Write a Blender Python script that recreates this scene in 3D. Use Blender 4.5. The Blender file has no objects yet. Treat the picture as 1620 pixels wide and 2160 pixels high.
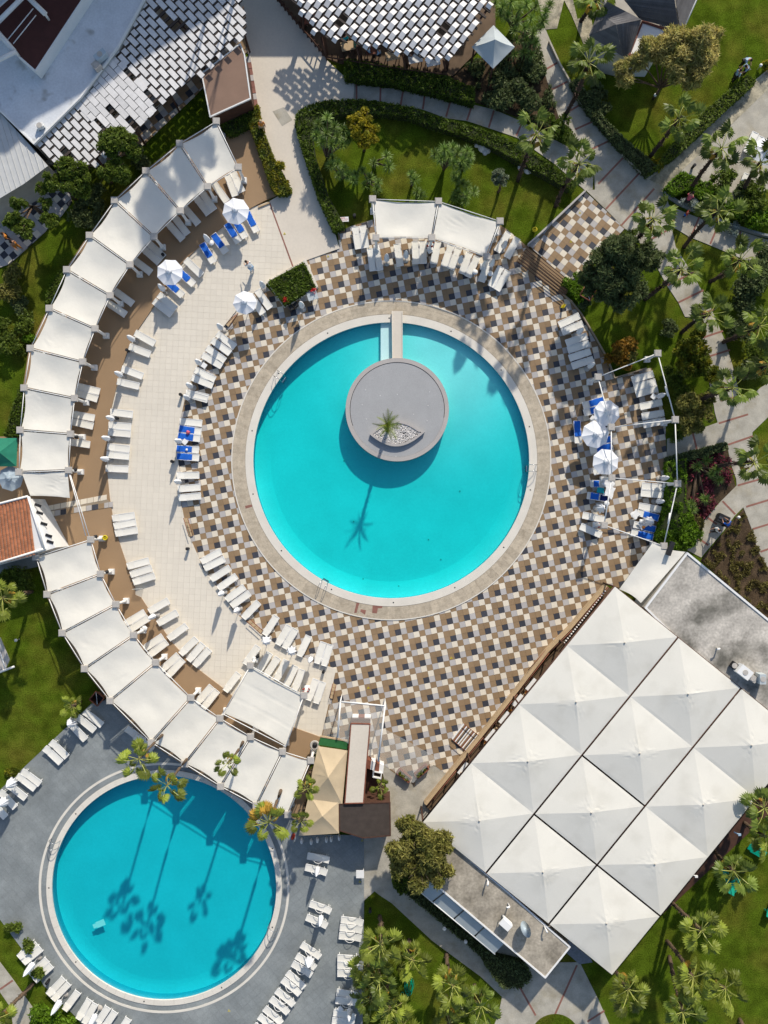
import bpy, bmesh, math, random
import numpy as np
from mathutils import Vector, Matrix, noise
from mathutils.geometry import tessellate_polygon

R = math.radians
random.seed(7)
rng = np.random.default_rng(11)
scene = bpy.context.scene
col = scene.collection

# ------------------------------------------------------------------ camera, sky, sun, exposure
S = 0.04           # metres of ground per photograph pixel
H = 65.0           # height of the drone
cam_d = bpy.data.cameras.new('camera')
cam = bpy.data.objects.new('camera', cam_d)
col.objects.link(cam)
cam.location = (0, 0, H)
cam.rotation_euler = (0, 0, 0)
cam_d.sensor_fit = 'VERTICAL'
cam_d.sensor_height = 24.0
cam_d.lens = 24.0 * H / (2160 * S)
cam_d.clip_end = 600
scene.camera = cam

SUN_EL = R(31.5)
SUN_AZ = math.atan2(0.29, 1.0)
w = bpy.data.worlds.new('World')
scene.world = w
w.use_nodes = True
wn = w.node_tree
wn.nodes.clear()
sky = wn.nodes.new('ShaderNodeTexSky')
sky.sky_type = 'NISHITA'
sky.sun_disc = False
sky.sun_elevation = SUN_EL
sky.sun_rotation = SUN_AZ
sky.air_density = 1.0
sky.dust_density = 1.2
bgn = wn.nodes.new('ShaderNodeBackground')
bgn.inputs[1].default_value = 0.145
wo = wn.nodes.new('ShaderNodeOutputWorld')
wn.links.new(sky.outputs[0], bgn.inputs[0])
wn.links.new(bgn.outputs[0], wo.inputs[0])

sl = bpy.data.lights.new('sun', 'SUN')
sl.energy = 4.45
sl.angle = R(0.9)
sl.color = (1.0, 0.93, 0.82)
sun = bpy.data.objects.new('sun', sl)
col.objects.link(sun)
sd = Vector((-math.sin(SUN_AZ) * math.cos(SUN_EL), -math.cos(SUN_AZ) * math.cos(SUN_EL), -math.sin(SUN_EL)))
sun.rotation_euler = sd.to_track_quat('-Z', 'Y').to_euler()
sun.location = (20, 60, 60)
scene.view_settings.view_transform = 'Standard'
scene.view_settings.look = 'None'
scene.view_settings.exposure = 0.0
scene.view_settings.gamma = 1.0
scene.view_settings.use_curve_mapping = False
scene.cycles.max_bounces = 6
scene.cycles.transparent_max_bounces = 12
scene.cycles.sample_clamp_indirect = 6

# ------------------------------------------------------------------ coordinates
def G(x, y, z=0.0):
    k = S * (H - z) / H
    return Vector(((x - 810) * k, (1080 - y) * k, z))

def ordw(n):
    return ['first', 'second', 'third', 'fourth', 'fifth', 'sixth', 'seventh', 'eighth', 'ninth', 'tenth', 'eleventh', 'twelfth',
            'thirteenth', 'fourteenth', 'fifteenth', 'sixteenth', 'seventeenth', 'eighteenth', 'nineteenth', 'twentieth',
            'twenty-first', 'twenty-second', 'twenty-third', 'twenty-fourth'][n]

# ------------------------------------------------------------------ materials
def mat(name, c, rough=0.75, var=0.12, scale=1.2, fine=0.06, fscale=25.0, bump=0.0, bscale=30.0, orand=0.0, island=0.0,
        spec=0.3, metal=0.0, c2=None, c2scale=0.5, c2lo=0.5, c2hi=0.7, transl=0.0, coat=0.0):
    m = bpy.data.materials.new(name)
    m.use_nodes = True
    t = m.node_tree
    N, L = t.nodes, t.links
    b = N['Principled BSDF']
    geo = N.new('ShaderNodeNewGeometry')
    pos = geo.outputs['Position']
    def nz(sc, det=3):
        n = N.new('ShaderNodeTexNoise')
        n.inputs['Scale'].default_value = sc
        n.inputs['Detail'].default_value = det
        L.new(pos, n.inputs['Vector'])
        return n.outputs['Fac']
    def mr(src, lo, hi, a=0.25, bb=0.75):
        r = N.new('ShaderNodeMapRange')
        r.inputs[1].default_value = a
        r.inputs[2].default_value = bb
        r.inputs[3].default_value = lo
        r.inputs[4].default_value = hi
        L.new(src, r.inputs[0])
        return r.outputs[0]
    def mul(x, y):
        q = N.new('ShaderNodeMath')
        q.operation = 'MULTIPLY'
        L.new(x, q.inputs[0])
        L.new(y, q.inputs[1])
        return q.outputs[0]
    v = mr(nz(scale, 4), 1 - var, 1 + var)
    if fine:
        v = mul(v, mr(nz(fscale, 2), 1 - fine, 1 + fine))
    if orand:
        oi = N.new('ShaderNodeObjectInfo')
        v = mul(v, mr(oi.outputs['Random'], 1 - orand, 1 + orand, 0, 1))
    if island:
        v = mul(v, mr(geo.outputs['Random Per Island'], 1 - island, 1 + island, 0, 1))
    base = N.new('ShaderNodeRGB')
    base.outputs[0].default_value = (*c, 1)
    src = base.outputs[0]
    if c2 is not None:
        mx = N.new('ShaderNodeMix')
        mx.data_type = 'RGBA'
        L.new(mr(nz(c2scale, 5), 0, 1, c2lo, c2hi), mx.inputs[0])
        L.new(src, mx.inputs[6])
        mx.inputs[7].default_value = (*c2, 1)
        src = mx.outputs[2]
    vm = N.new('ShaderNodeVectorMath')
    vm.operation = 'SCALE'
    L.new(src, vm.inputs[0])
    L.new(v, vm.inputs['Scale'])
    L.new(vm.outputs[0], b.inputs['Base Color'])
    b.inputs['Roughness'].default_value = rough
    b.inputs['Specular IOR Level'].default_value = spec
    b.inputs['Metallic'].default_value = metal
    if bump:
        bp = N.new('ShaderNodeBump')
        bp.inputs['Strength'].default_value = min(1.0, bump)
        bp.inputs['Distance'].default_value = 0.02 * max(1.0, bump)
        L.new(nz(bscale, 3), bp.inputs['Height'])
        L.new(bp.outputs[0], b.inputs['Normal'])
    if transl:
        out = N['Material Output']
        tr = N.new('ShaderNodeBsdfTranslucent')
        L.new(vm.outputs[0], tr.inputs[0])
        ms = N.new('ShaderNodeMixShader')
        ms.inputs[0].default_value = transl
        L.new(b.outputs[0], ms.inputs[1])
        L.new(tr.outputs[0], ms.inputs[2])
        L.new(ms.outputs[0], out.inputs[0])
    return m

MT = {}
MT['grass'] = mat('grass', (0.068, 0.105, 0.008), 0.95, 0.42, 0.9, 0.55, 11, 1.6, 22, spec=0.0, c2=(0.115, 0.108, 0.016), c2scale=0.28, c2lo=0.45, c2hi=0.75)
MT['soil'] = mat('soil', (0.075, 0.052, 0.032), 0.95, 0.4, 1.5, 0.4, 12, 1.5, 14, spec=0.05)
MT['beige_tile'] = mat('beige_tile', (0.72, 0.655, 0.545), 0.7, 0.035, 0.25, 0.02, 8, 0, orand=0.025, island=0.025)
MT['beige_joint'] = mat('beige_joint', (0.63, 0.56, 0.46), 0.9, 0.05)
MT['plaza'] = mat('plaza', (0.66, 0.59, 0.49), 0.75, 0.07, 0.3, 0.04, 6)
MT['path'] = mat('path', (0.42, 0.39, 0.325), 0.85, 0.22, 0.9, 0.12, 14, 0.3, 40, c2=(0.34, 0.30, 0.22), c2scale=0.8, c2lo=0.5, c2hi=0.75)
MT['path_rough'] = mat('path_rough', (0.44, 0.39, 0.28), 0.9, 0.32, 2.0, 0.25, 9, 0.4, 30, c2=(0.25, 0.23, 0.17), c2scale=0.9, c2lo=0.45, c2hi=0.6)
MT['band'] = mat('band', (0.27, 0.125, 0.095), 0.85, 0.2, 2, 0.1, 20)
MT['terrace'] = mat('terrace', (0.325, 0.215, 0.122), 0.8, 0.06, 0.5, 0.06, 30, 0)
MT['t_brown'] = mat('t_brown', (0.285, 0.190, 0.105), 0.75, 0.08, 0.8, 0.05, 40, orand=0.08, island=0.08)
MT['t_slate'] = mat('t_slate', (0.052, 0.054, 0.066), 0.6, 0.10, 1, 0.08, 30, orand=0.12, island=0.12)
MT['t_cream'] = mat('t_cream', (0.72, 0.64, 0.51), 0.7, 0.04, 0.8, 0.03, 30, orand=0.05, island=0.05)
MT['t_grey'] = mat('t_grey', (0.46, 0.43, 0.405), 0.7, 0.05, 0.8, 0.04, 30, orand=0.05, island=0.05)
MT['t_joint'] = mat('t_joint', (0.30, 0.24, 0.17), 0.9, 0.1)
MT['stone_ring'] = mat('stone_ring', (0.49, 0.415, 0.31), 0.8, 0.14, 2.2, 0.12, 9, 0, island=0.10, c2=(0.38, 0.315, 0.23), c2scale=2.5, c2lo=0.5, c2hi=0.75)
MT['coping'] = mat('coping', (0.70, 0.65, 0.56), 0.6, 0.06, 0.8, 0.04, 15)
MT['grey_deck'] = mat('grey_deck', (0.215, 0.235, 0.235), 0.8, 0.13, 0.5, 0.10, 9, 0.1, 40, c2=(0.28, 0.30, 0.295), c2scale=0.35, c2lo=0.45, c2hi=0.7)
MT['white'] = mat('white', (0.80, 0.79, 0.76), 0.5, 0.03, 2, 0.02, 20)
MT['sling'] = mat('sling', (0.79, 0.76, 0.68), 0.7, 0.03, 3, 0.03, 60, orand=0.05)
MT['umb_white'] = mat('umb_white', (0.85, 0.86, 0.88), 0.6, 0.04, 3, 0.02, 20, transl=0.12)
MT['umb_grey'] = mat('umb_grey', (0.44, 0.53, 0.60), 0.4, 0.05, 3, transl=0.2)
MT['fabric'] = mat('fabric', (0.79, 0.755, 0.665), 0.8, 0.05, 0.7, 0.02, 12, 0.5, 3.5, transl=0.06)
MT['fabric_tent'] = mat('fabric_tent', (0.70, 0.675, 0.60), 0.75, 0.035, 0.35, 0.015, 9, c2=(0.60, 0.575, 0.50), c2scale=0.6, c2lo=0.5, c2hi=0.85)
MT['fabric_tan'] = mat('fabric_tan', (0.58, 0.455, 0.29), 0.8, 0.08, 1.2, 0.03, 12)
MT['stone_cap'] = mat('stone_cap', (0.45, 0.42, 0.38), 0.8, 0.12, 6, 0.06, 30)
MT['blue'] = mat('blue', (0.010, 0.115, 0.52), 0.85, 0.18, 4, 0.08, 30, 0.6, 8)
MT['teal'] = mat('teal', (0.01, 0.36, 0.42), 0.85, 0.1)
MT['navy'] = mat('navy', (0.006, 0.02, 0.12), 0.85, 0.15)
MT['wood_dark'] = mat('wood_dark', (0.075, 0.035, 0.022), 0.7, 0.25, 3, 0.1, 30)
MT['wood_red'] = mat('wood_red', (0.21, 0.075, 0.045), 0.7, 0.2, 3, 0.1, 30, orand=0.1)
MT['wood_tan'] = mat('wood_tan', (0.50, 0.36, 0.21), 0.7, 0.12, 3, 0.05, 30)
MT['lath'] = mat('lath', (0.70, 0.68, 0.66), 0.6, 0.07, 3, 0.05, 30, orand=0.09)
MT['brown_dark'] = mat('brown_dark', (0.060, 0.046, 0.038), 0.8, 0.2, 2, 0.1, 20)
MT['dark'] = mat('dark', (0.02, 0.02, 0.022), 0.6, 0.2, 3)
MT['rust'] = mat('rust', (0.17, 0.06, 0.04), 0.8, 0.15, 2)
MT['roof_white'] = mat('roof_white', (0.66, 0.68, 0.70), 0.8, 0.10, 0.6, 0.08, 6, c2=(0.28, 0.26, 0.22), c2scale=0.75, c2lo=0.57, c2hi=0.74)
MT['roof_red'] = mat('roof_red', (0.075, 0.025, 0.02), 0.8, 0.12, 2, 0.08, 20)
MT['roof_metal'] = mat('roof_metal', (0.55, 0.55, 0.53), 0.45, 0.06, 2, 0.03, 20, spec=0.5)
MT['roof_brown'] = mat('roof_brown', (0.245, 0.155, 0.11), 0.8, 0.08, 1, 0.05, 20)
MT['roof_grey'] = mat('roof_grey', (0.50, 0.46, 0.40), 0.9, 0.28, 0.9, 0.22, 5, 0.3, 20, c2=(0.16, 0.15, 0.125), c2scale=0.42, c2lo=0.46, c2hi=0.68)
MT['roof_grey2'] = mat('roof_grey2', (0.38, 0.335, 0.265), 0.9, 0.3, 1.1, 0.22, 5, 0.3, 20, c2=(0.19, 0.165, 0.125), c2scale=0.6, c2lo=0.5, c2hi=0.75)
MT['shingle'] = mat('shingle', (0.125, 0.12, 0.12), 0.9, 0.15, 2, 0.15, 20, orand=0.2, island=0.25)
MT['terracotta'] = mat('terracotta', (0.42, 0.16, 0.075), 0.8, 0.12, 2, 0.12, 12, orand=0.25, island=0.3)
MT['wall_white'] = mat('wall_white', (0.78, 0.77, 0.74), 0.7, 0.04)
MT['wall_dirty'] = mat('wall_dirty', (0.45, 0.42, 0.37), 0.85, 0.12, 1.5)
MT['awning'] = mat('awning', (0.50, 0.55, 0.56), 0.6, 0.06, 1, transl=0.1)
MT['green_fab'] = mat('green_fab', (0.02, 0.20, 0.12), 0.7, 0.12, 2)
MT['astro'] = mat('astro', (0.03, 0.14, 0.04), 0.95, 0.12, 5, 0.2, 50)
MT['green_plastic'] = mat('green_plastic', (0.0, 0.26, 0.17), 0.4, 0.08)
MT['hose'] = mat('hose', (0.0, 0.33, 0.19), 0.4, 0.05)
MT['island'] = mat('island', (0.36, 0.36, 0.36), 0.8, 0.05, 1, 0.16, 22)
MT['island_rim'] = mat('island_rim', (0.42, 0.39, 0.365), 0.8, 0.06, 1, 0.12, 22)
MT['pebble'] = mat('pebble', (0.62, 0.59, 0.56), 0.8, 0.2, 6, 0.1, 40, island=0.45)
MT['rock'] = mat('rock', (0.62, 0.60, 0.56), 0.8, 0.18, 2, 0.1, 12)
MT['gravel'] = mat('gravel', (0.22, 0.23, 0.25), 0.9, 0.2, 6, 0.1, 40, island=0.5)
MT['steel'] = mat('steel', (0.6, 0.6, 0.6), 0.25, 0.03, metal=1.0)
MT['bark'] = mat('bark', (0.125, 0.085, 0.055), 0.95, 0.35, 6, 0.3, 25, 1.0, 20)
MT['bark_dark'] = mat('bark_dark', (0.055, 0.036, 0.028), 0.95, 0.35, 6, 0.3, 25, 1.0, 20)
MT['skin'] = mat('skin', (0.48, 0.26, 0.17), 0.6, 0.05)
MT['hair'] = mat('hair', (0.03, 0.018, 0.012), 0.7, 0.1)
MT['red'] = mat('red', (0.45, 0.05, 0.03), 0.5, 0.08)
MT['pink'] = mat('pink', (0.60, 0.11, 0.15), 0.7, 0.1)
MT['orange'] = mat('orange', (0.60, 0.22, 0.03), 0.6, 0.1)
MT['yellow'] = mat('yellow', (0.62, 0.50, 0.02), 0.6, 0.08)
MT['shirt_blue'] = mat('shirt_blue', (0.35, 0.48, 0.60), 0.8, 0.1)
MT['hull'] = mat('hull', (0.42, 0.50, 0.55), 0.5, 0.06)
MT['green_sign'] = mat('green_sign', (0.7, 0.7, 0.68), 0.5, 0.05)

def foliage(name, c, var=0.5, c2=None, tr=0.42, **k):
    return mat(name, c, 0.6, 0.25, 1.6, 0.0, 10, island=var, spec=0.25, transl=tr, c2=c2, c2scale=1.4, c2lo=0.45, c2hi=0.7, **k)
FL = {}
FL['hedge'] = foliage('leaf_hedge', (0.095, 0.145, 0.014), 0.45)
FL['hedge_bright'] = foliage('leaf_bright', (0.13, 0.235, 0.012), 0.4)
FL['hedge_yellow'] = foliage('leaf_hedge_yellow', (0.12, 0.155, 0.015), 0.45, (0.26, 0.22, 0.012))
FL['dark'] = foliage('leaf_dark', (0.115, 0.150, 0.055), 0.5)
FL['mid'] = foliage('leaf_mid', (0.125, 0.175, 0.022), 0.5)
FL['olive'] = foliage('leaf_olive', (0.27, 0.25, 0.065), 0.5, (0.14, 0.155, 0.030))
FL['tamarisk'] = foliage('leaf_tamarisk', (0.50, 0.43, 0.15), 0.45, (0.30, 0.31, 0.08))
FL['yellow'] = foliage('leaf_yellow', (0.40, 0.33, 0.02), 0.45, (0.13, 0.17, 0.02))
FL['orange'] = foliage('leaf_orange', (0.33, 0.17, 0.02), 0.45, (0.16, 0.13, 0.02))
FL['grey'] = foliage('leaf_grey', (0.20, 0.24, 0.15), 0.4)
FL['palm'] = foliage('leaf_palm', (0.125, 0.185, 0.028), 0.18, orand=0.3, tr=0.28) if False else mat('leaf_palm', (0.130, 0.180, 0.026), 0.45, 0.3, 2.0, 0.0, 10, orand=0.5, spec=0.3, transl=0.3, island=0.1)
FL['petiole'] = mat('petiole', (0.36, 0.38, 0.09), 0.5, 0.15, 2.0)
FL['palm_yellow'] = mat('leaf_palm_yellow', (0.42, 0.25, 0.035), 0.6, 0.25, 2.0, 0.0, 10, orand=0.3, transl=0.3)
FL['palm_gold'] = mat('leaf_palm_gold', (0.185, 0.225, 0.028), 0.5, 0.3, 2.0, 0.0, 10, orand=0.5, transl=0.3)
FL['yucca'] = mat('leaf_yucca', (0.165, 0.25, 0.05), 0.45, 0.2, 2.0, 0.0, 10, orand=0.25, transl=0.2, island=0.3)
FL['red'] = foliage('leaf_red', (0.22, 0.05, 0.07), 0.5, (0.07, 0.05, 0.03))
FL['flower'] = foliage('flower_pink', (0.55, 0.10, 0.14), 0.3)
FL['white'] = foliage('leaf_white', (0.45, 0.50, 0.47), 0.4, (0.14, 0.2, 0.1))
FL['scrub'] = foliage('leaf_scrub', (0.16, 0.14, 0.035), 0.5, (0.10, 0.075, 0.03))

# ------------------------------------------------------------------ object helpers
LABELS = {}
def tag(o, label=None, cat=None, group=None, kind=None):
    if label:
        n = len(label.split())
        if not (4 <= n <= 16): print('LABEL LENGTH', n, label)
        if label in LABELS: print('LABEL TWICE', label)
        LABELS[label] = 1
        o['label'] = label
    if cat: o['category'] = cat
    if group: o['group'] = group
    if kind: o['kind'] = kind
    return o

def link(name, data, parent=None, loc=None, rotz=None):
    o = bpy.data.objects.new(name, data)
    col.objects.link(o)
    if parent is not None: o.parent = parent
    if loc is not None: o.location = loc
    if rotz is not None: o.rotation_euler = (0, 0, rotz)
    return o

def thing(name, label, cat, loc=(0, 0, 0), rotz=0.0, group=None):
    o = link(name, None, None, loc, rotz)
    o.empty_display_size = 0.3
    return tag(o, label, cat, group)

def child_copy(o, parent):
    c = o.copy()
    col.objects.link(c)
    c.parent = parent
    for g in o.children:
        child_copy(g, c)
    return c

def dup(root, loc, rotz, label, cat=None, group=None):
    r = root.copy()
    col.objects.link(r)
    r.location = loc
    r.rotation_euler = (0, 0, rotz)
    if 'label' in r: del r['label']
    if 'group' in r: del r['group']
    tag(r, label, cat, group)
    for c in root.children: child_copy(c, r)
    return r

class MB:
    """collects faces for one mesh"""
    def __init__(s): s.v, s.f, s.m, s.sm = [], [], [], []
    def add(s, vs, fs, mi=0, smooth=False):
        n = len(s.v)
        s.v += [tuple(v) for v in vs]
        for f in fs:
            s.f.append(tuple(n + i for i in f)); s.m.append(mi); s.sm.append(smooth)
        return s
    def box(s, c, size, rot=0.0, mi=0, tilt=None):
        x, y, z = size[0] / 2, size[1] / 2, size[2] / 2
        M_ = Matrix.Rotation(rot, 3, 'Z')
        if tilt is not None: M_ = M_ @ Matrix.Rotation(tilt, 3, 'Y')
        vs = [Vector(c) + M_ @ Vector(p) for p in [(-x, -y, -z), (x, -y, -z), (x, y, -z), (-x, y, -z), (-x, -y, z), (x, -y, z), (x, y, z), (-x, y, z)]]
        return s.add(vs, [(0, 3, 2, 1), (4, 5, 6, 7), (0, 1, 5, 4), (1, 2, 6, 5), (2, 3, 7, 6), (3, 0, 4, 7)], mi)
    def tube(s, pts, r, seg=6, mi=0, cap=True, smooth=True):
        pts = [Vector(p) for p in pts]
        if not isinstance(r, (list, tuple)): r = [r] * len(pts)
        vs = []
        for i, p in enumerate(pts):
            d = (pts[min(i + 1, len(pts) - 1)] - pts[max(i - 1, 0)])
            d = d.normalized() if d.length > 1e-9 else Vector((0, 0, 1))
            a = d.cross(Vector((0, 0, 1)))
            if a.length < 1e-3: a = Vector((1, 0, 0))
            a.normalize()
            b = d.cross(a).normalized()
            for k in range(seg):
                t = 2 * math.pi * k / seg
                vs.append(p + (a * math.cos(t) + b * math.sin(t)) * r[i])
        fs = []
        for i in range(len(pts) - 1):
            for k in range(seg):
                k2 = (k + 1) % seg
                fs.append((i * seg + k, i * seg + k2, (i + 1) * seg + k2, (i + 1) * seg + k))
        s.add(vs, fs, mi, smooth)
        if cap:
            n = len(s.v) - len(vs)
            s.f.append(tuple(n + k for k in range(seg))[::-1]); s.m.append(mi); s.sm.append(False)
            s.f.append(tuple(n + (len(pts) - 1) * seg + k for k in range(seg))); s.m.append(mi); s.sm.append(False)
        return s
    def lathe(s, prof, seg=12, c=(0, 0, 0), mi=0, smooth=True, wob=None):
        vs, fs = [], []
        for (r, z) in prof:
            for k in range(seg):
                t = 2 * math.pi * k / seg
                rr = r * (wob(k, z) if wob else 1)
                vs.append((c[0] + rr * math.cos(t), c[1] + rr * math.sin(t), c[2] + z))
        for i in range(len(prof) - 1):
            for k in range(seg):
                k2 = (k + 1) % seg
                fs.append((i * seg + k, i * seg + k2, (i + 1) * seg + k2, (i + 1) * seg + k))
        fs.append(tuple(range(seg))[::-1])
        fs.append(tuple((len(prof) - 1) * seg + k for k in range(seg)))
        return s.add(vs, fs, mi, smooth)
    def prism(s, poly, z0, z1, mi=0, holes=()):
        """poly: world xy list; vertical sides; top and bottom tessellated"""
        loops = [[Vector((p[0], p[1], 0)) for p in poly]] + [[Vector((p[0], p[1], 0)) for p in h] for h in holes]
        tri = tessellate_polygon(loops)
        flat = [p for l in loops for p in l]
        n = len(flat)
        vs = [(p.x, p.y, z1) for p in flat] + [(p.x, p.y, z0) for p in flat]
        fs = []
        for t in tri:
            a, b, c = [flat[i] for i in t]
            if (b - a).cross(c - a).z < 0: t = (t[0], t[2], t[1])
            fs.append(tuple(t)); fs.append((t[0] + n, t[2] + n, t[1] + n))
        off = 0
        for li, l in enumerate(loops):
            m_ = len(l)
            area = sum(l[i].x * l[(i + 1) % m_].y - l[(i + 1) % m_].x * l[i].y for i in range(m_))
            flip = (area < 0) != (li > 0)
            for i in range(m_):
                j = (i + 1) % m_
                q = (off + i, off + i + n, off + j + n, off + j)
                fs.append(q if not flip else q[::-1])
            off += m_
        return s.add(vs, fs, mi)
    def mesh(s, name, mats):
        me = bpy.data.meshes.new(name)
        me.from_pydata(s.v, [], s.f)
        if not isinstance(mats, (list, tuple)): mats = [mats]
        for m_ in mats: me.materials.append(m_)
        me.polygons.foreach_set('material_index', s.m)
        me.polygons.foreach_set('use_smooth', s.sm)
        me.update()
        return me
    def build(s, name, mats, parent=None, loc=None, rotz=None):
        return link(name, s.mesh(name, mats), parent, loc, rotz)

def tagtop(o, *a, **k): return tag(o, *a, **k)

def quads_mesh(name, V, nq, mats, k=4):
    """V: (n*k,3) array -> n polygons of k corners"""
    me = bpy.data.meshes.new(name)
    me.vertices.add(len(V))
    me.vertices.foreach_set('co', np.asarray(V, dtype=np.float32).ravel())
    me.loops.add(nq * k)
    me.loops.foreach_set('vertex_index', np.arange(nq * k, dtype=np.int32))
    me.polygons.add(nq)
    me.polygons.foreach_set('loop_start', np.arange(0, nq * k, k, dtype=np.int32))
    if not isinstance(mats, (list, tuple)): mats = [mats]
    for m_ in mats: me.materials.append(m_)
    me.update(calc_edges=True)
    return me

def leaf_quads(P, size, up=0.5, elong=1.6, rg=rng):
    """P (n,3) centres -> V (4n,3) diamond leaves with random tilt, biased to lie flat by up"""
    n = len(P)
    a = rg.normal(size=(n, 3)); a[:, 2] *= (1 - up)
    a /= np.linalg.norm(a, axis=1)[:, None] + 1e-9
    b = rg.normal(size=(n, 3)); b[:, 2] *= (1 - up * 0.7)
    b -= (a * b).sum(1)[:, None] * a
    b /= np.linalg.norm(b, axis=1)[:, None] + 1e-9
    s_ = size * (0.6 + 0.8 * rg.random(n))[:, None]
    V = np.stack([P - a * s_ * elong, P + b * s_ * 0.6, P + a * s_ * elong, P - b * s_ * 0.6], 1)
    return V.reshape(-1, 3)

def pin(poly, pts):
    """points in polygon, vectorised"""
    x, y = pts[:, 0], pts[:, 1]
    ins = np.zeros(len(pts), bool)
    n = len(poly)
    for i in range(n):
        x1, y1 = poly[i]; x2, y2 = poly[(i + 1) % n]
        c = ((y1 > y) != (y2 > y))
        with np.errstate(divide='ignore', invalid='ignore'):
            xi = (x2 - x1) * (y - y1) / (y2 - y1 + 1e-12) + x1
        ins ^= c & (x < xi)
    return ins

def polyW(pts, z=0.0):
    return [tuple(G(x, y, z)[:2]) for x, y in pts]

def circ(cx, cy, r, n=96, a0=0, a1=2 * math.pi, full=True):
    m_ = n if full else n + 1
    return [(cx + r * math.cos(a0 + (a1 - a0) * i / n), cy + r * math.sin(a0 + (a1 - a0) * i / n)) for i in range(m_)]

def slab(name, pts, z0, z1, m_, parent=None, holes=(), **tg):
    o = MB().prism(polyW(pts, z1), z0, z1, 0, [polyW(h, z1) for h in holes]).build(name, m_, parent)
    if tg: tag(o, **tg)
    return o
# ------------------------------------------------------------------ ground and decks
MP = (825.3, 971.0)          # main pool
SP = (346.0, 1873.0)         # small pool
BIG = [(-900, -900), (2520, -900), (2520, 3060), (-900, 3060)]
slab('lawn_ground', BIG, -0.35, 0.0, MT['grass'], holes=[circ(*MP, 297, 96), circ(*SP, 240, 96)], kind='structure')

def clip(sub, win):
    """Sutherland-Hodgman; win convex, counter-clockwise"""
    out = sub
    n = len(win)
    for i in range(n):
        ax, ay = win[i]; bx, by = win[(i + 1) % n]
        ex, ey = bx - ax, by - ay
        inp, out = out, []
        if not inp: return []
        px, py = inp[-1]
        pd = ex * (py - ay) - ey * (px - ax)
        for (x, y) in inp:
            d = ex * (y - ay) - ey * (x - ax)
            if d >= 0:
                if pd < 0:
                    t = pd / (pd - d); out.append((px + (x - px) * t, py + (y - py) * t))
                out.append((x, y))
            elif pd >= 0:
                t = pd / (pd - d); out.append((px + (x - px) * t, py + (y - py) * t))
            px, py, pd = x, y, d
    return out

def parea(p):
    return 0.5 * sum(p[i][0] * p[(i + 1) % len(p)][1] - p[(i + 1) % len(p)][0] * p[i][1] for i in range(len(p)))

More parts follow.
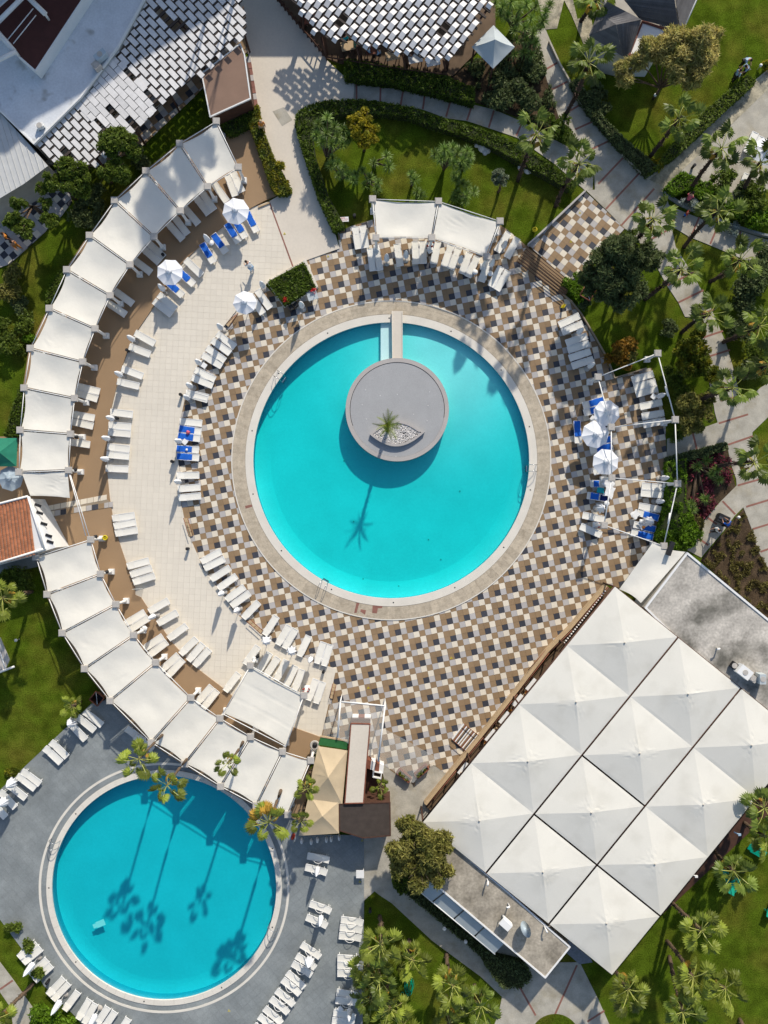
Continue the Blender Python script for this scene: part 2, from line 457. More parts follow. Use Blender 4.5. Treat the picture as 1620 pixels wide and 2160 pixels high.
def tiles(parent, region, org, u, pattern, mats, z0, z1, gap, nobj, excl=None, part='tile', near=(810, 1080)):
    """lays square tiles of side u (vector, photo px) over region; nobj of them as objects, the rest as one mesh"""
    reg = [Vector((p[0], -p[1])) for p in region]
    reg = [(p.x, p.y) for p in reg]
    if parea(reg) < 0: reg = reg[::-1]
    ux, uy = u[0], -u[1]
    vx, vy = uy, -ux         # 90 degrees clockwise as seen: image down
    ox, oy = org[0], -org[1]
    L2 = ux * ux + uy * uy
    xs = [p[0] for p in reg]; ys = [p[1] for p in reg]
    cs = [((x - ox) * ux + (y - oy) * uy) / L2 for x in (min(xs), max(xs)) for y in (min(ys), max(ys))]
    ds = [((x - ox) * vx + (y - oy) * vy) / L2 for x in (min(xs), max(xs)) for y in (min(ys), max(ys))]
    full, part_ = [], []
    k = S * (H - z1) / H
    g = gap / 2 / k / math.sqrt(L2)
    cells = [(i, j) for i in range(int(min(cs)) - 2, int(max(cs)) + 3) for j in range(int(min(ds)) - 2, int(max(ds)) + 3)]
    ctr = np.array([(ox + (i + .5) * ux + (j + .5) * vx, oy + (i + .5) * uy + (j + .5) * vy) for i, j in cells])
    nearreg = pin(reg, ctr)
    L = math.sqrt(L2)
    P0 = np.array(reg); P1 = np.roll(P0, -1, 0); E = P1 - P0
    el = (E ** 2).sum(1)
    for ci, (i, j) in enumerate(cells):
        c = ctr[ci]
        t = np.clip(((c - P0) * E).sum(1) / np.maximum(el, 1e-9), 0, 1)
        dmin = np.sqrt((((P0 + E * t[:, None]) - c) ** 2).sum(1).min())
        if not nearreg[ci] and dmin > L * 0.75: continue
        if excl and excl(c[0], -c[1]): continue
        corners = []
        for a, b in ((g, g), (1 - g, g), (1 - g, 1 - g), (g, 1 - g)):
            corners.append((ox + (i + a) * ux + (j + b) * vx, oy + (i + a) * uy + (j + b) * vy))
        if parea(corners) < 0: corners = corners[::-1]
        mi = pattern(i, j)
        if nearreg[ci] and dmin > L * 0.72:
            full.append((math.hypot(c[0] - near[0], c[1] + near[1]), c, corners, mi))
        else:
            q = clip(reg, corners)
            if len(q) >= 3 and parea(q) > 0.03 * L2: part_.append((q, mi))
    full.sort(key=lambda f: f[0])
    hw = math.sqrt(L2) * k * (0.5 - g)
    ang = math.atan2(uy, ux)
    meshes = []
    for mi, mt in enumerate(mats):
        meshes.append(MB().box((0, 0, (z0 + z1) / 2), (2 * hw, 2 * hw, z1 - z0)).mesh(part, mt))
    for (_, c, _, mi) in full[:nobj]:
        link(part, meshes[mi], parent, ((c[0] - 810) * k, (c[1] + 1080) * k, random.uniform(-.0015, .0015)), ang)
    vs, fs, ms = [], [], []
    def emit(q, mi):
        n = len(vs); m_ = len(q)
        dz = random.uniform(-.0015, .0015)
        for (x, y) in q: vs.append(((x - 810) * k, (y + 1080) * k, z1 + dz))
        for (x, y) in q: vs.append(((x - 810) * k, (y + 1080) * k, z0))
        fs.append(tuple(range(n, n + m_))); ms.append(mi)
        for a in range(m_):
            b = (a + 1) % m_
            fs.append((n + a, n + a + m_, n + b + m_, n + b)); ms.append(mi)
    for (_, _, q, mi) in full[nobj:]: emit(q, mi)
    for (q, mi) in part_: emit(q, mi)
    me = bpy.data.meshes.new(part + '_field')
    me.from_pydata(vs, [], fs)
    for mt in mats: me.materials.append(mt)
    me.polygons.foreach_set('material_index', ms)
    me.update()
    o = link(part + '_field', me, parent)
    o['kind'] = 'stuff'
    return len(full), len(part_)

def checker(i, j):
    # 0 brown, 1 slate, 2 cream, 3 grey
    a, b = i % 3, j % 3
    if a < 2 and b < 2: return 1 if (a == 1 and b == 1) else 0
    if a == 2 and b == 2: return 0
    if a == 2: return 2 if b == 0 else 3
    return 3 if a == 0 else 2
CT = [MT['t_brown'], MT['t_slate'], MT['t_cream'], MT['t_grey']]
U = (36.31 / 3, -7.82 / 3)
def in_pool(x, y): return math.hypot(x - MP[0], y - MP[1]) < 326

left_edge = [(500, 653), (474, 686), (465, 697), (424, 755), (414, 776), (402, 804), (393, 833), (389, 844), (381, 883), (376, 914),
             (373, 942), (376, 972), (380, 1010), (382, 1065), (388, 1093), (400, 1133), (420, 1178), (427, 1199), (442, 1217),
             (457, 1239), (474, 1261), (494, 1292), (507, 1302), (553, 1339), (581, 1358), (609, 1371), (624, 1379), (661, 1397), (689, 1405),
             (709, 1410), (704, 1434), (695, 1477), (678, 1553)]
CHECK = [(643, 550), (668, 606), (600, 646), (560, 602), (532, 620)] + left_edge + [
    (715, 1566), (760, 1590), (806, 1610), (820, 1622), (836, 1633), (870, 1654), (874, 1661), (878, 1640), (900, 1622), (915, 1614), (924, 1620),
    (937, 1630), (948, 1629), (956, 1620), (1013, 1550), (1049, 1506), (1085, 1459), (1152, 1371), (1200, 1322), (1276, 1231), (1307, 1240),
    (1376, 1148), (1382, 1127), (1394, 1095), (1400, 1068), (1404, 1027), (1406, 980), (1407, 967), (1404, 925), (1404, 893), (1396, 854),
    (1389, 825), (1379, 794), (1374, 776), (1362, 778), (1295, 800), (1291, 789), (1283, 771), (1271, 745), (1256, 719), (1239, 690),
    (1222, 662), (1200, 634), (1188, 626), (1090, 550), (1112, 520), (1070, 484), (1040, 466), (900, 462), (790, 462), (738, 478), (712, 490), (716, 524)]
deck = slab('checkered_deck', CHECK, -0.30, 0.02, MT['t_joint'], holes=[circ(*MP, 297, 96)], kind='structure')
# slate square is the lower right cell of its 2x2 block: centre at (839.9, 1334)
ORG = (839.9 - 1.5 * U[0] - 1.5 * (-U[1]), 1334.0 - 1.5 * U[1] - 1.5 * U[0])
n = tiles(deck, CHECK, ORG, U, checker, CT, 0.0, 0.05, 0.012, 300, in_pool, near=(810, 1080))
print('checker', n)

# north-east checkered extension, laid at another angle
EXT = [(1115, 518), (1235, 404), (1318, 482), (1208, 600)]
ext = slab('upper_checkered_deck', EXT, -0.2, 0.06, MT['t_joint'], kind='structure')
UE = (29.8 / 3, 23.3 / 3)
tiles(ext, EXT, (1242.8 - 0.5 * UE[0] + 0.5 * UE[1], 464.8 - 0.5 * UE[1] - 0.5 * UE[0]), UE, lambda i, j: checker(i + 1, j + 1), CT, 0.04, 0.09, 0.012, 90)
MB().prism(polyW([(1112, 516), (1232, 402), (1236, 404), (1116, 520)], .2), 0, 0.2).build('edge_kerb', MT['t_grey'], ext)

# beige deck and plaza
brown_in = [(612, 398), (580, 413), (568, 418), (528, 439), (484, 467), (471, 477), (420, 520), (381, 558), (326, 644), (291, 695), (276, 723), (254, 782), (234, 863),
            (226, 932), (224, 982), (231, 1050), (237, 1086), (248, 1134), (268, 1193), (284, 1233), (285, 1255), (297, 1260), (319, 1294), (339, 1321),
            (363, 1356), (393, 1388), (418, 1412), (472, 1453), (489, 1468), (540, 1500), (620, 1535), (676, 1555)]
BEIGE = [(567, 425)] + brown_in[3:] + left_edge[::-1] + [(532, 620), (560, 602), (565, 593), (617, 562)]
bd = slab('beige_deck', BEIGE, -0.1, 0.10, MT['beige_joint'], kind='structure')
tiles(bd, BEIGE, (300, 1000), (12.4 * math.cos(R(3)), 12.4 * math.sin(R(3))), lambda i, j: 0, [MT['beige_tile']], 0.09, 0.125, 0.008, 300, near=(480, 1300))
PLAZA = [(430, -60), (575, -60), (590, 0), (640, 60), (690, 127), (728, 163), (748, 172), (745, 212), (680, 214), (636, 236), (626, 262), (640, 320), (672, 415), (705, 485), (716, 524),
         (643, 550), (617, 562), (567, 425), (600, 406), (613, 398), (600, 370), (572, 322), (548, 258), (545, 222), (536, 200), (520, 90), (505, 0)]
plaza = slab('plaza_paving', PLAZA, -0.1, 0.12, MT['plaza'], kind='structure')
MB().prism(polyW([(566, 425), (569, 425), (619, 561), (616, 562)], .13), 0.05, 0.128).build('drain_strip', MT['band'], plaza)
MB().prism(polyW([(575, 235), (598, 226), (617, 253), (595, 266)], .13), 0.05, 0.126).build('paving_patch', MT['path'], plaza)

# brown terrace
BROWN = [(445, 262), (480, 283), (527, 262), (545, 305), (560, 345), (578, 395)] + brown_in + [(655, 1610), (640, 1735), (607, 1722), (540, 1702), (465, 1662), (389, 1615),
         (318, 1569), (231, 1481), (177, 1413), (130, 1337), (98, 1256), (75, 1177), (95, 1160), (62, 1055), (37, 996), (39, 907), (48, 819), (61, 734), (101, 650),
         (138, 568), (186, 496), (239, 422), (305, 360), (376, 302)]
brown = slab('brown_terrace', BROWN, -0.1, 0.22, MT['terrace'], kind='structure')
# the checkered strip let into the terrace
ST = [(97, 1068), (144, 1058), (152, 1056), (215, 1046), (232, 1058), (232, 1068), (103, 1092)]
ss = slab('threshold_strip', ST, 0.15, 0.24, MT['t_joint'], brown)
for i, (c, wd) in enumerate([(2, 12), (3, 12), (1, 12), (0, 16), (3, 14), (2, 12), (3, 12), (1, 14), (0, 12), (3, 10), (3, 9)]):
    x = 104 + sum([12, 12, 12, 16, 14, 12, 12, 14, 12, 10, 9][:i])
    y = 1084 - (x - 104) * 0.155
    MB().prism(polyW([(x, y - 5), (x + wd - 1, y - 5 - wd * .155), (x + wd - 1, y + 6 - wd * .155), (x, y + 6)], .25), .2, .252).build('tile', CT[c], brown)
for i in range(9):
    x = 100 + i * 14
    y = 1072 - (x - 100) * 0.19
    MB().prism(polyW([(x, y - 5), (x + 13, y - 7.5), (x + 13, y + 3), (x, y + 6)], .25), .2, .252).build('tile', MT['t_cream'], brown)

# grey deck around the small pool
MT['grey_tile'] = mat('grey_tile', (0.225, 0.245, 0.245), 0.8, 0.13, 0.5, 0.10, 9, 0, orand=0.04, island=0.04, c2=(0.285, 0.305, 0.30), c2scale=0.35, c2lo=0.45, c2hi=0.7)
GREY = [(192, 1485), (240, 1470), (330, 1540), (440, 1600), (560, 1640), (640, 1690), (640, 1760), (768, 1762), (768, 1900), (764, 2260), (250, 2260), (160, 2145), (93, 2080), (45, 2000),
        (0, 1940), (-50, 1880), (-50, 1710), (0, 1666), (49, 1620)]
gd = slab('grey_deck', GREY, -0.3, 0.04, MT['grey_deck'], holes=[circ(*SP, 240, 96)], kind='structure')
tiles(gd, GREY, (300, 1700), (14 * math.cos(R(-40)), 14 * math.sin(R(-40))), lambda i, j: 0, [MT['grey_tile']], 0.035, 0.052, 0.014, 300, lambda x, y: math.hypot(x - SP[0], y - SP[1]) < 255, near=(600, 1500))
def ring(name, c, r0, r1, z0, z1, m_, parent=None, seg=144, a0=0, a1=2 * math.pi, joints=0):
    b = MB()
    full = abs(a1 - a0 - 2 * math.pi) < 1e-6
    if joints:
        for q in range(joints):
            s0 = a0 + (a1 - a0) * q / joints; s1 = a0 + (a1 - a0) * (q + 1) / joints
            e = 0.006 / (r1 * S)
            pts = [(c[0] + r1 * math.cos(s0 + e + (s1 - s0 - 2 * e) * t / 2), c[1] + r1 * math.sin(s0 + e + (s1 - s0 - 2 * e) * t / 2)) for t in range(3)]
            pts += [(c[0] + r0 * math.cos(s0 + e + (s1 - s0 - 2 * e) * t / 2), c[1] + r0 * math.sin(s0 + e + (s1 - s0 - 2 * e) * t / 2)) for t in (2, 1, 0)]
            b.prism(polyW(pts, z1), z0, z1)
    elif full:
        b.prism(polyW(circ(*c, r1, seg), z1), z0, z1, 0, [polyW(circ(*c, r0, seg), z1)])
    else:
        b.prism(polyW(circ(*c, r1, seg, a0, a1, False) + circ(*c, r0, seg, a0, a1, False)[::-1], z1), z0, z1)
    return b.build(name, m_, parent)

# ------------------------------------------------------------------ pools
def water_mat(name, absorb, dens):
    m = bpy.data.materials.new(name); m.use_nodes = True
    N, L = m.node_tree.nodes, m.node_tree.links
    N.clear()
    out = N.new('ShaderNodeOutputMaterial')
    tr = N.new('ShaderNodeBsdfTransparent')
    gl = N.new('ShaderNodeBsdfGlossy'); gl.inputs['Roughness'].default_value = 0.06
    fr = N.new('ShaderNodeFresnel'); fr.inputs['IOR'].default_value = 1.33
    mx = N.new('ShaderNodeMixShader')
    geo = N.new('ShaderNodeNewGeometry')
    bump = N.new('ShaderNodeBump'); bump.inputs['Strength'].default_value = 0.6; bump.inputs['Distance'].default_value = 0.03
    nz = N.new('ShaderNodeTexNoise'); nz.inputs['Scale'].default_value = 4.5; nz.inputs['Detail'].default_value = 4
    L.new(geo.outputs['Position'], nz.inputs['Vector']); L.new(nz.outputs['Fac'], bump.inputs['Height'])
    L.new(bump.outputs[0], gl.inputs['Normal']); L.new(bump.outputs[0], fr.inputs['Normal'])
    fb = N.new('ShaderNodeMath'); fb.operation = 'SUBTRACT'; fb.use_clamp = True
    L.new(fr.outputs[0], fb.inputs[0]); L.new(geo.outputs['Backfacing'], fb.inputs[1])
    L.new(fb.outputs[0], mx.inputs[0]); L.new(tr.outputs[0], mx.inputs[1]); L.new(gl.outputs[0], mx.inputs[2])
    L.new(mx.outputs[0], out.inputs[0])
    ab = N.new('ShaderNodeVolumeAbsorption'); ab.inputs['Color'].default_value = (*absorb, 1); ab.inputs['Density'].default_value = dens
    L.new(ab.outputs[0], out.inputs['Volume'])
    return m
MT['water'] = water_mat('water', (0.0, 0.930, 0.928), 1.75)
MT['water2'] = water_mat('water2', (0.0, 0.895, 0.915), 1.7)
MT['basin'] = mat('basin', (0.72, 0.80, 0.80), 0.7, 0.07, 0.35, 0.03, 5)
MT['basin2'] = mat('basin2', (0.66, 0.76, 0.79), 0.7, 0.06, 0.35, 0.03, 5)

MT['tile_band'] = mat('tile_band', (0.10, 0.36, 0.46), 0.5, 0.05)
def depth_main(x, y):
    d = math.hypot(x - 950, y - 745)
    t = min(1, max(0, (d - 40) / 330))
    t = t * t * (3 - 2 * t)
    edge = 1 - math.hypot(x - MP[0], y - MP[1]) / 291.5
    return 0.30 + 0.62 * t - 0.26 * t * max(0, 1 - edge / 0.12) * min(1, max(0, (y - 900) / 150))
def depth_small(x, y):
    edge = 1 - math.hypot(x - SP[0], y - SP[1]) / 237
    return 0.95 - 0.10 * max(0, 1 - edge / 0.10) * min(1, max(0, (y - 1850) / 150))

def pool(name, label, C_, r, depth, level, wm, bm, parts):
    k = S
    root = tag(link(name, None, None, G(C_[0], C_[1], 0)), label, 'swimming pool')
    ox, oy = G(C_[0], C_[1], 0)[:2]
    nr, ns = 26, 120
    vs, fs = [], []
    for i in range(nr + 1):
        rr = r * i / nr
        for j in range(ns):
            a = 2 * math.pi * j / ns
            vs.append((rr * k * math.cos(a), -rr * k * math.sin(a), level - depth(C_[0] + rr * math.cos(a), C_[1] + rr * math.sin(a))))
    for i in range(nr):
        for j in range(ns):
            j2 = (j + 1) % ns
            fs.append((i * ns + j, (i + 1) * ns + j, (i + 1) * ns + j2, i * ns + j2)[::-1] if i else (j, ns + j, ns + j2)[::-1])
    n0 = nr * ns
    m0 = len(vs)
    for j in range(ns):
        a = 2 * math.pi * j / ns
        vs.append((r * k * math.cos(a), -r * k * math.sin(a), 0.02))
    for j in range(ns):
        j2 = (j + 1) % ns
        fs.append((n0 + j, n0 + j2, m0 + j2, m0 + j))
    me = bpy.data.meshes.new('basin'); me.from_pydata(vs, [], fs); me.materials.append(bm); me.update()
    me.materials.append(MT['tile_band'])
    wi = [1 if i >= len(me.polygons) - ns else 0 for i in range(len(me.polygons))]
    me.polygons.foreach_set('material_index', wi)
    link('basin', me, root)
    # the water body: closed, ends just inside the basin
    vs2, fs2 = [], []
    r2 = r - 0.15
    for i in range(nr + 1):
        rr = r2 * i / nr
        for j in range(ns):
            a = 2 * math.pi * j / ns
            vs2.append((rr * k * math.cos(a), -rr * k * math.sin(a), level - depth(C_[0] + rr * math.cos(a), C_[1] + rr * math.sin(a)) + 0.012))
    top = len(vs2)
    for j in range(ns):
        a = 2 * math.pi * j / ns
        vs2.append((r2 * k * math.cos(a), -r2 * k * math.sin(a), level))
    for i in range(nr):
        for j in range(ns):
            j2 = (j + 1) % ns
            fs2.append((i * ns + j, (i + 1) * ns + j, (i + 1) * ns + j2, i * ns + j2))
    for j in range(ns):
        j2 = (j + 1) % ns
        fs2.append((n0 + j, top + j, top + j2, n0 + j2))
    fs2.append(tuple(range(top, top + ns)))
    bm_ = bmesh.new()
    me2 = bpy.data.meshes.new('water_body'); me2.from_pydata(vs2, [], fs2); me2.materials.append(wm)
    bm_.from_mesh(me2); bmesh.ops.remove_doubles(bm_, verts=bm_.verts, dist=1e-4); bmesh.ops.recalc_face_normals(bm_, faces=bm_.faces)
    bm_.to_mesh(me2); bm_.free()
    wo_ = link('water_surface', me2, root)
    return root

def reparent(o, p):
    o.parent = p
    o.location = Vector(o.location) - Vector(p.location)

pm = pool('main_pool', 'large round turquoise swimming pool with grey island and narrow bridge', MP, 291.5, depth_main, -0.10, MT['water'], MT['basin'], None)
reparent(ring('coping', MP, 291.2, 308, -0.05, 0.10, MT['coping'], pm), pm)
reparent(ring('stone_surround', MP, 308.4, 335, -0.02, 0.078, MT['stone_ring'], pm), pm)
for r0_, r1_ in ((308.8, 317.2), (317.5, 326), (326.3, 334.8)):
    o = ring('stone_block', MP, r0_, r1_, 0.07, 0.085, MT['stone_ring'], pm, joints=130); o['kind'] = 'stuff'; reparent(o, pm)
reparent(ring('surround_edge', MP, 335.2, 337.6, -0.02, 0.10, MT['coping'], pm), pm)
for i in range(14):
    a = R(12 + i * 360 / 14)
    x, y = MP[0] + 300 * math.cos(a), MP[1] + 300 * math.sin(a)
    reparent(MB().box(G(x, y, .105), (.10, .10, .012), a).build('drain_grate', MT['dark'], pm), pm)
for (x, y) in [(726, 972), (970, 1036), (904, 1138), (766, 1221), (746, 1100), (841, 1236), (930, 1180)]:
    p = G(x, y, -1.0); z = -0.10 - depth_main(x, y)
    reparent(MB().box((p.x, p.y, z + .03), (.11, .11, .02)).build('floor_drain', MT['stone_cap'], pm), pm)
for pts in [[(517, 1067), (531, 1064), (532, 1069), (518, 1073)], [(752, 1271), (758, 1272), (752, 1293), (747, 1293)], [(761, 1285), (772, 1287), (770, 1297), (763, 1292), (760, 1290)],
            [(786, 1277), (807, 1278), (806, 1283), (797, 1283), (795, 1294), (785, 1293)]]:
    b = MB().prism(polyW(pts, .09), 0.06, 0.0895).build('stone_insert', MT['band'], pm); reparent(b, pm)
# sunk ledge beside the bridge
reparent(MB().prism(polyW([(803, 681), (827, 680), (827, 765), (803, 768)], -.15), -0.8, -0.16).build('ledge', MT['basin'], pm), pm)
# bridge
reparent(MB().prism(polyW([(827.5, 656), (848, 656), (848.5, 762), (828.5, 762)], .36), 0.24, 0.36).build('bridge_deck', MT['plaza'], pm), pm)
reparent(MB().prism(polyW([(826.3, 656), (827.5, 656), (828.5, 762), (827.3, 762)], .42), 0.2, 0.42).prism(polyW([(848, 656), (849.2, 656), (849.7, 762), (848.5, 762)], .42), 0.2, 0.42).build('bridge_kerb', MT['coping'], pm), pm)
# island
isl = thing('pool_island', 'round grey pebble-dash island with raised rim standing in the pool', 'island', G(838, 864, 0))
ox, oy = isl.location[:2]
def il(o): reparent(o, isl); return o
il(MB().prism(polyW(circ(838, 864, 100, 72), .42), -1.1, 0.42).build('deck', MT['island'], isl))
il(ring('rim', (838, 864), 100.2, 109, -1.1, 0.46, MT['island_rim'], isl, 96))
il(ring('channel', (838, 864), 99, 100.6, .40, 0.424, MT['dark'], isl, 72, R(-200), R(10)))
for (x, y) in [(771, 823), (764, 854), (773, 884), (802, 835), (838, 832), (906, 827), (903, 856), (872, 874), (901, 888), (835, 963)]:
    il(MB().lathe([(.035, 0), (.035, .02), (.0, .024)], 8, G(x, y, .42)).build('light_fitting', MT['white'], isl))
# eye-shaped planter
eye = [(780, 916)] + [(780 + t * 115, 916 - 29 * math.sin(math.pi * t) ** 0.9) for t in np.linspace(.06, .94, 14)] + [(896, 911)] + \
      [(896 - t * 116, 911 + 5 * t + 28 * math.sin(math.pi * t) ** 0.9) for t in np.linspace(.06, .94, 14)]
inn = [(838 + (x - 838) * .88, 914 + (y - 914) * .80) for x, y in eye]
pl = thing('eye_planter', 'low eye-shaped planter filled with white pebbles on the grey island', 'planter', G(838, 914, 0))
reparent(MB().prism(polyW(eye, .75), .42, .75, 0, [polyW(inn, .75)]).build('rim', MT['island_rim'], pl), pl)
pts = np.array([(random.uniform(780, 896), random.uniform(880, 950)) for _ in range(5200)])
pts = pts[pin(inn, pts)]
b = MB()
for (x, y) in pts[:2300]:
    p = G(x, y, .68); s_ = random.uniform(.035, .07)
    q = Matrix.Rotation(random.random() * 6, 3, 'Z')
    vs = [p + q @ Vector(v) * s_ for v in ((1, 0, 0), (0, .8, 0), (-.9, 0, 0), (0, -.8, 0), (0, 0, .6))]
    b.add(vs, [(0, 1, 4), (1, 2, 4), (2, 3, 4), (3, 0, 4)])
o = b.build('pebble', MT['pebble'], pl); o['kind'] = 'stuff'; reparent(o, pl)
reparent(MB().prism(polyW(inn, .66), .43, .66).build('soil', MT['dark'], pl), pl)

ps = pool('small_pool', 'smaller round blue swimming pool in the grey paved deck', SP, 237, depth_small, -0.06, MT['water2'], MT['basin2'], None)
reparent(ring('coping', SP, 236.8, 248.5, -0.05, 0.09, MT['coping'], ps, joints=72), ps)
reparent(ring('outer_band', SP, 259.5, 264.5, -0.02, 0.072, MT['coping'], ps), ps)
for i in range(9):
    a = R(20 + i * 40); x, y = SP[0] + 243 * math.cos(a), SP[1] + 243 * math.sin(a)
    reparent(MB().box(G(x, y, .095), (.10, .10, .012), a).build('drain_grate', MT['dark'], ps), ps)

def ladder(x, y, ang, label):
    t = thing('pool_ladder', label, 'ladder', G(x, y, .1), ang)
    for s_ in (-.27, .27):
        pts = [(-.55, s_, 0), (-.55, s_, .55)] + [(-.55 + .75 * i / 6, s_, .55 + .28 * math.sin(math.pi * i / 6)) for i in range(1, 6)] + [(.2, s_, .45), (.2, s_, -.9)]
        MB().tube(pts, .024, 6).build('handrail', MT['steel'], t)
    for k in range(3): MB().box((.2, 0, -.25 - k * .25), (.08, .5, .03)).build('tread', MT['steel'], t)
ladder(594, 797, R(145 + 180) , 'steel pool ladder on the upper left rim of the large pool')
ladder(1117, 988, R(180), 'steel pool ladder on the right rim of the large pool')
ladder(684, 1229, R(60), 'steel pool ladder on the lower left rim of the large pool')
ladder(121, 1778, R(-12), 'steel pool ladder on the left rim of the small pool')
ladder(571, 1958, R(155), 'steel pool ladder on the right rim of the small pool')

o = MB().box((0, 0, 0), (.75, .5, .03), R(22)).box((-.45, -.2, 0), (.35, .35, .028), R(22)).build('pool_mat', MT['white'], None, G(212, 1948, -.40)); tag(o, 'pale rectangular mat lying on the floor of the small pool', 'mat')
# ------------------------------------------------------------------ garden paths
def path(name, pts, z, m_, bands=()):
    o = slab(name, pts, -0.1, z, m_, kind='structure')
    for (x1, y1, x2, y2) in bands:
        dx, dy = x2 - x1, y2 - y1; l = math.hypot(dx, dy); nx, ny = -dy / l * 2.0, dx / l * 2.0
        MB().prism(polyW([(x1 + nx, y1 + ny), (x2 + nx, y2 + ny), (x2 - nx, y2 - ny), (x1 - nx, y1 - ny)], z), z - .04, z + .006).build('brick_band', MT['band'], o)
    return o
path('hedge_path', [(745, 170), (800, 176), (852, 181), (897, 192), (952, 205), (996, 220), (1042, 231), (1098, 255), (1160, 290), (1215, 318), (1253, 345), (1250, 400), (1235, 402), (1215, 385), (1169, 345), (1090, 290),
     (1031, 270), (985, 255), (940, 249), (892, 231), (845, 223), (802, 214), (742, 211)], 0.04, MT['path'],
     [(752, 171, 752, 209), (803, 177, 802, 213), (852, 183, 845, 221), (897, 193, 892, 230), (952, 206, 941, 246), (996, 221, 985, 254), (1042, 233, 1031, 269), (1100, 262, 1089, 286)])
path('junction_path', [(1120, 60), (1150, 60), (1182, 135), (1202, 166), (1252, 251), (1304, 311), (1345, 355), (1368, 375), (1425, 332), (1470, 293), (1584, 176), (1700, 80), (1700, 300), (1620, 400), (1530, 430), (1475, 380), (1440, 362), (1402, 402), (1411, 432),
     (1438, 445), (1480, 462), (1545, 482), (1610, 503), (1700, 520), (1700, 580), (1620, 566), (1590, 556), (1500, 518), (1455, 500), (1416, 476), (1425, 520), (1462, 580), (1487, 625), (1502, 655), (1530, 720),
     (1545, 770), (1556, 815), (1559, 833), (1521, 842), (1503, 836), (1495, 800), (1490, 755), (1480, 705), (1459, 670), (1445, 668), (1431, 638), (1407, 602), (1370, 535), (1335, 495), (1318, 482), (1277, 441), (1237, 402),
     (1255, 400), (1253, 345), (1215, 311), (1180, 250), (1163, 202), (1147, 145), (1134, 101)], 0.045, MT['path'],
     [(1145, 150, 1176, 132), (1162, 190, 1197, 172), (1186, 244, 1225, 220), (1213, 273, 1249, 257), (1237, 320, 1283, 298), (1262, 388, 1314, 333), (1278, 441, 1348, 366),
      (1311, 475, 1380, 398), (1366, 509, 1412, 483), (1428, 432, 1420, 470), (1475, 458, 1459, 496), (1515, 475, 1498, 515), (1562, 488, 1553, 530), (1606, 503, 1598, 552),
      (1408, 602, 1468, 572), (1431, 638, 1484, 612), (1459, 670, 1508, 652), (1483, 712, 1525, 698), (1492, 753, 1540, 738)])
MB().prism(polyW([(1370, 379), (1440, 320), (1530, 240), (1640, 128), (1660, 150), (1530, 275), (1440, 358), (1404, 398)], .055), 0.0, 0.055).build('side_paving', MT['path_rough'], None)['kind'] = 'structure'
path('lower_path', [(1503, 838), (1521, 842), (1558, 833), (1571, 850), (1604, 818), (1700, 760), (1700, 820), (1620, 880), (1587, 912), (1590, 945), (1600, 980), (1612, 1012), (1650, 1060), (1700, 1150), (1700, 1260), (1622, 1204), (1599, 1162), (1584, 1111), (1568, 1070),
     (1550, 1088), (1527, 1119), (1479, 1176), (1449, 1160), (1467, 1132), (1475, 1111), (1519, 1059), (1554, 1024), (1553, 1010), (1540, 974), (1534, 937), (1470, 950), (1407, 967), (1407, 926), (1459, 911), (1514, 891), (1508, 870)], 0.04, MT['path'],
     [(1520, 845, 1559, 836), (1516, 893, 1578, 874), (1461, 912, 1470, 948), (1536, 938, 1588, 920), (1556, 1024, 1606, 1010), (1524, 1057, 1551, 1085), (1574, 1069, 1630, 1052), (1493, 1092, 1512, 1106), (1470, 1133, 1494, 1150), (1588, 1116, 1640, 1100), (1604, 1164, 1650, 1148)])
path('entrance_path', [(768, 1763), (822, 1765), (822, 1690), (800, 1602), (820, 1612), (836, 1624), (870, 1646), (905, 1612), (937, 1624), (960, 1640), (925, 1690), (930, 1760), (1000, 1850), (1150, 2030), (1223, 2030), (1262, 2108), (1285, 2160), (1300, 2260), (1000, 2260), (1051, 2142), (1059, 2103), (1015, 2061),
     (911, 1984), (826, 1905), (800, 1888), (790, 1880), (768, 1900)], 0.035, MT['path'],
     [(1094, 2078, 1130, 2142), (1217, 2036, 1171, 2139), (1239, 2155, 1275, 2132)])
slab('round_lawn_bed', circ(1171, 2192, 53, 40), 0.0, 0.06, MT['grass'], kind='structure')
path('corner_path', [(-60, 1960), (0, 2030), (28, 2067), (75, 2134), (62, 2160), (80, 2260), (40, 2260), (22, 2125), (0, 2093), (-60, 2020)], 0.035, MT['path'], [(0, 2087, 27, 2068)])
slab('upper_path', [(1120, -60), (1195, -60), (1218, 40), (1245, 30), (1262, 110), (1232, 95), (1205, 30), (1190, 0), (1175, 60), (1150, 62)], -0.1, 0.03, MT['path_rough'], kind='structure')
slab('planting_bed', [(1450, 966), (1534, 947), (1540, 985), (1553, 1030), (1516, 1060), (1472, 1110), (1462, 1140), (1440, 1080)], 0.0, 0.03, MT['soil'], kind='structure')
slab('dry_bed', [(1568, 1074), (1584, 1113), (1622, 1208), (1700, 1260), (1700, 1400), (1620, 1312), (1478, 1182), (1527, 1123), (1551, 1092)], 0.0, 0.03, MT['soil'], kind='structure')
slab('shade_bed', [(925, 170), (1020, 120), (1120, 60), (1140, 110), (1165, 205), (1205, 300), (1100, 250), (1000, 215)], 0.0, 0.03, MT['soil'], kind='structure')
slab('gravel_bed', [(1150, 1990), (1215, 1960), (1250, 2030), (1222, 2034), (1195, 2010)], 0.0, 0.05, MT['gravel'], kind='structure')
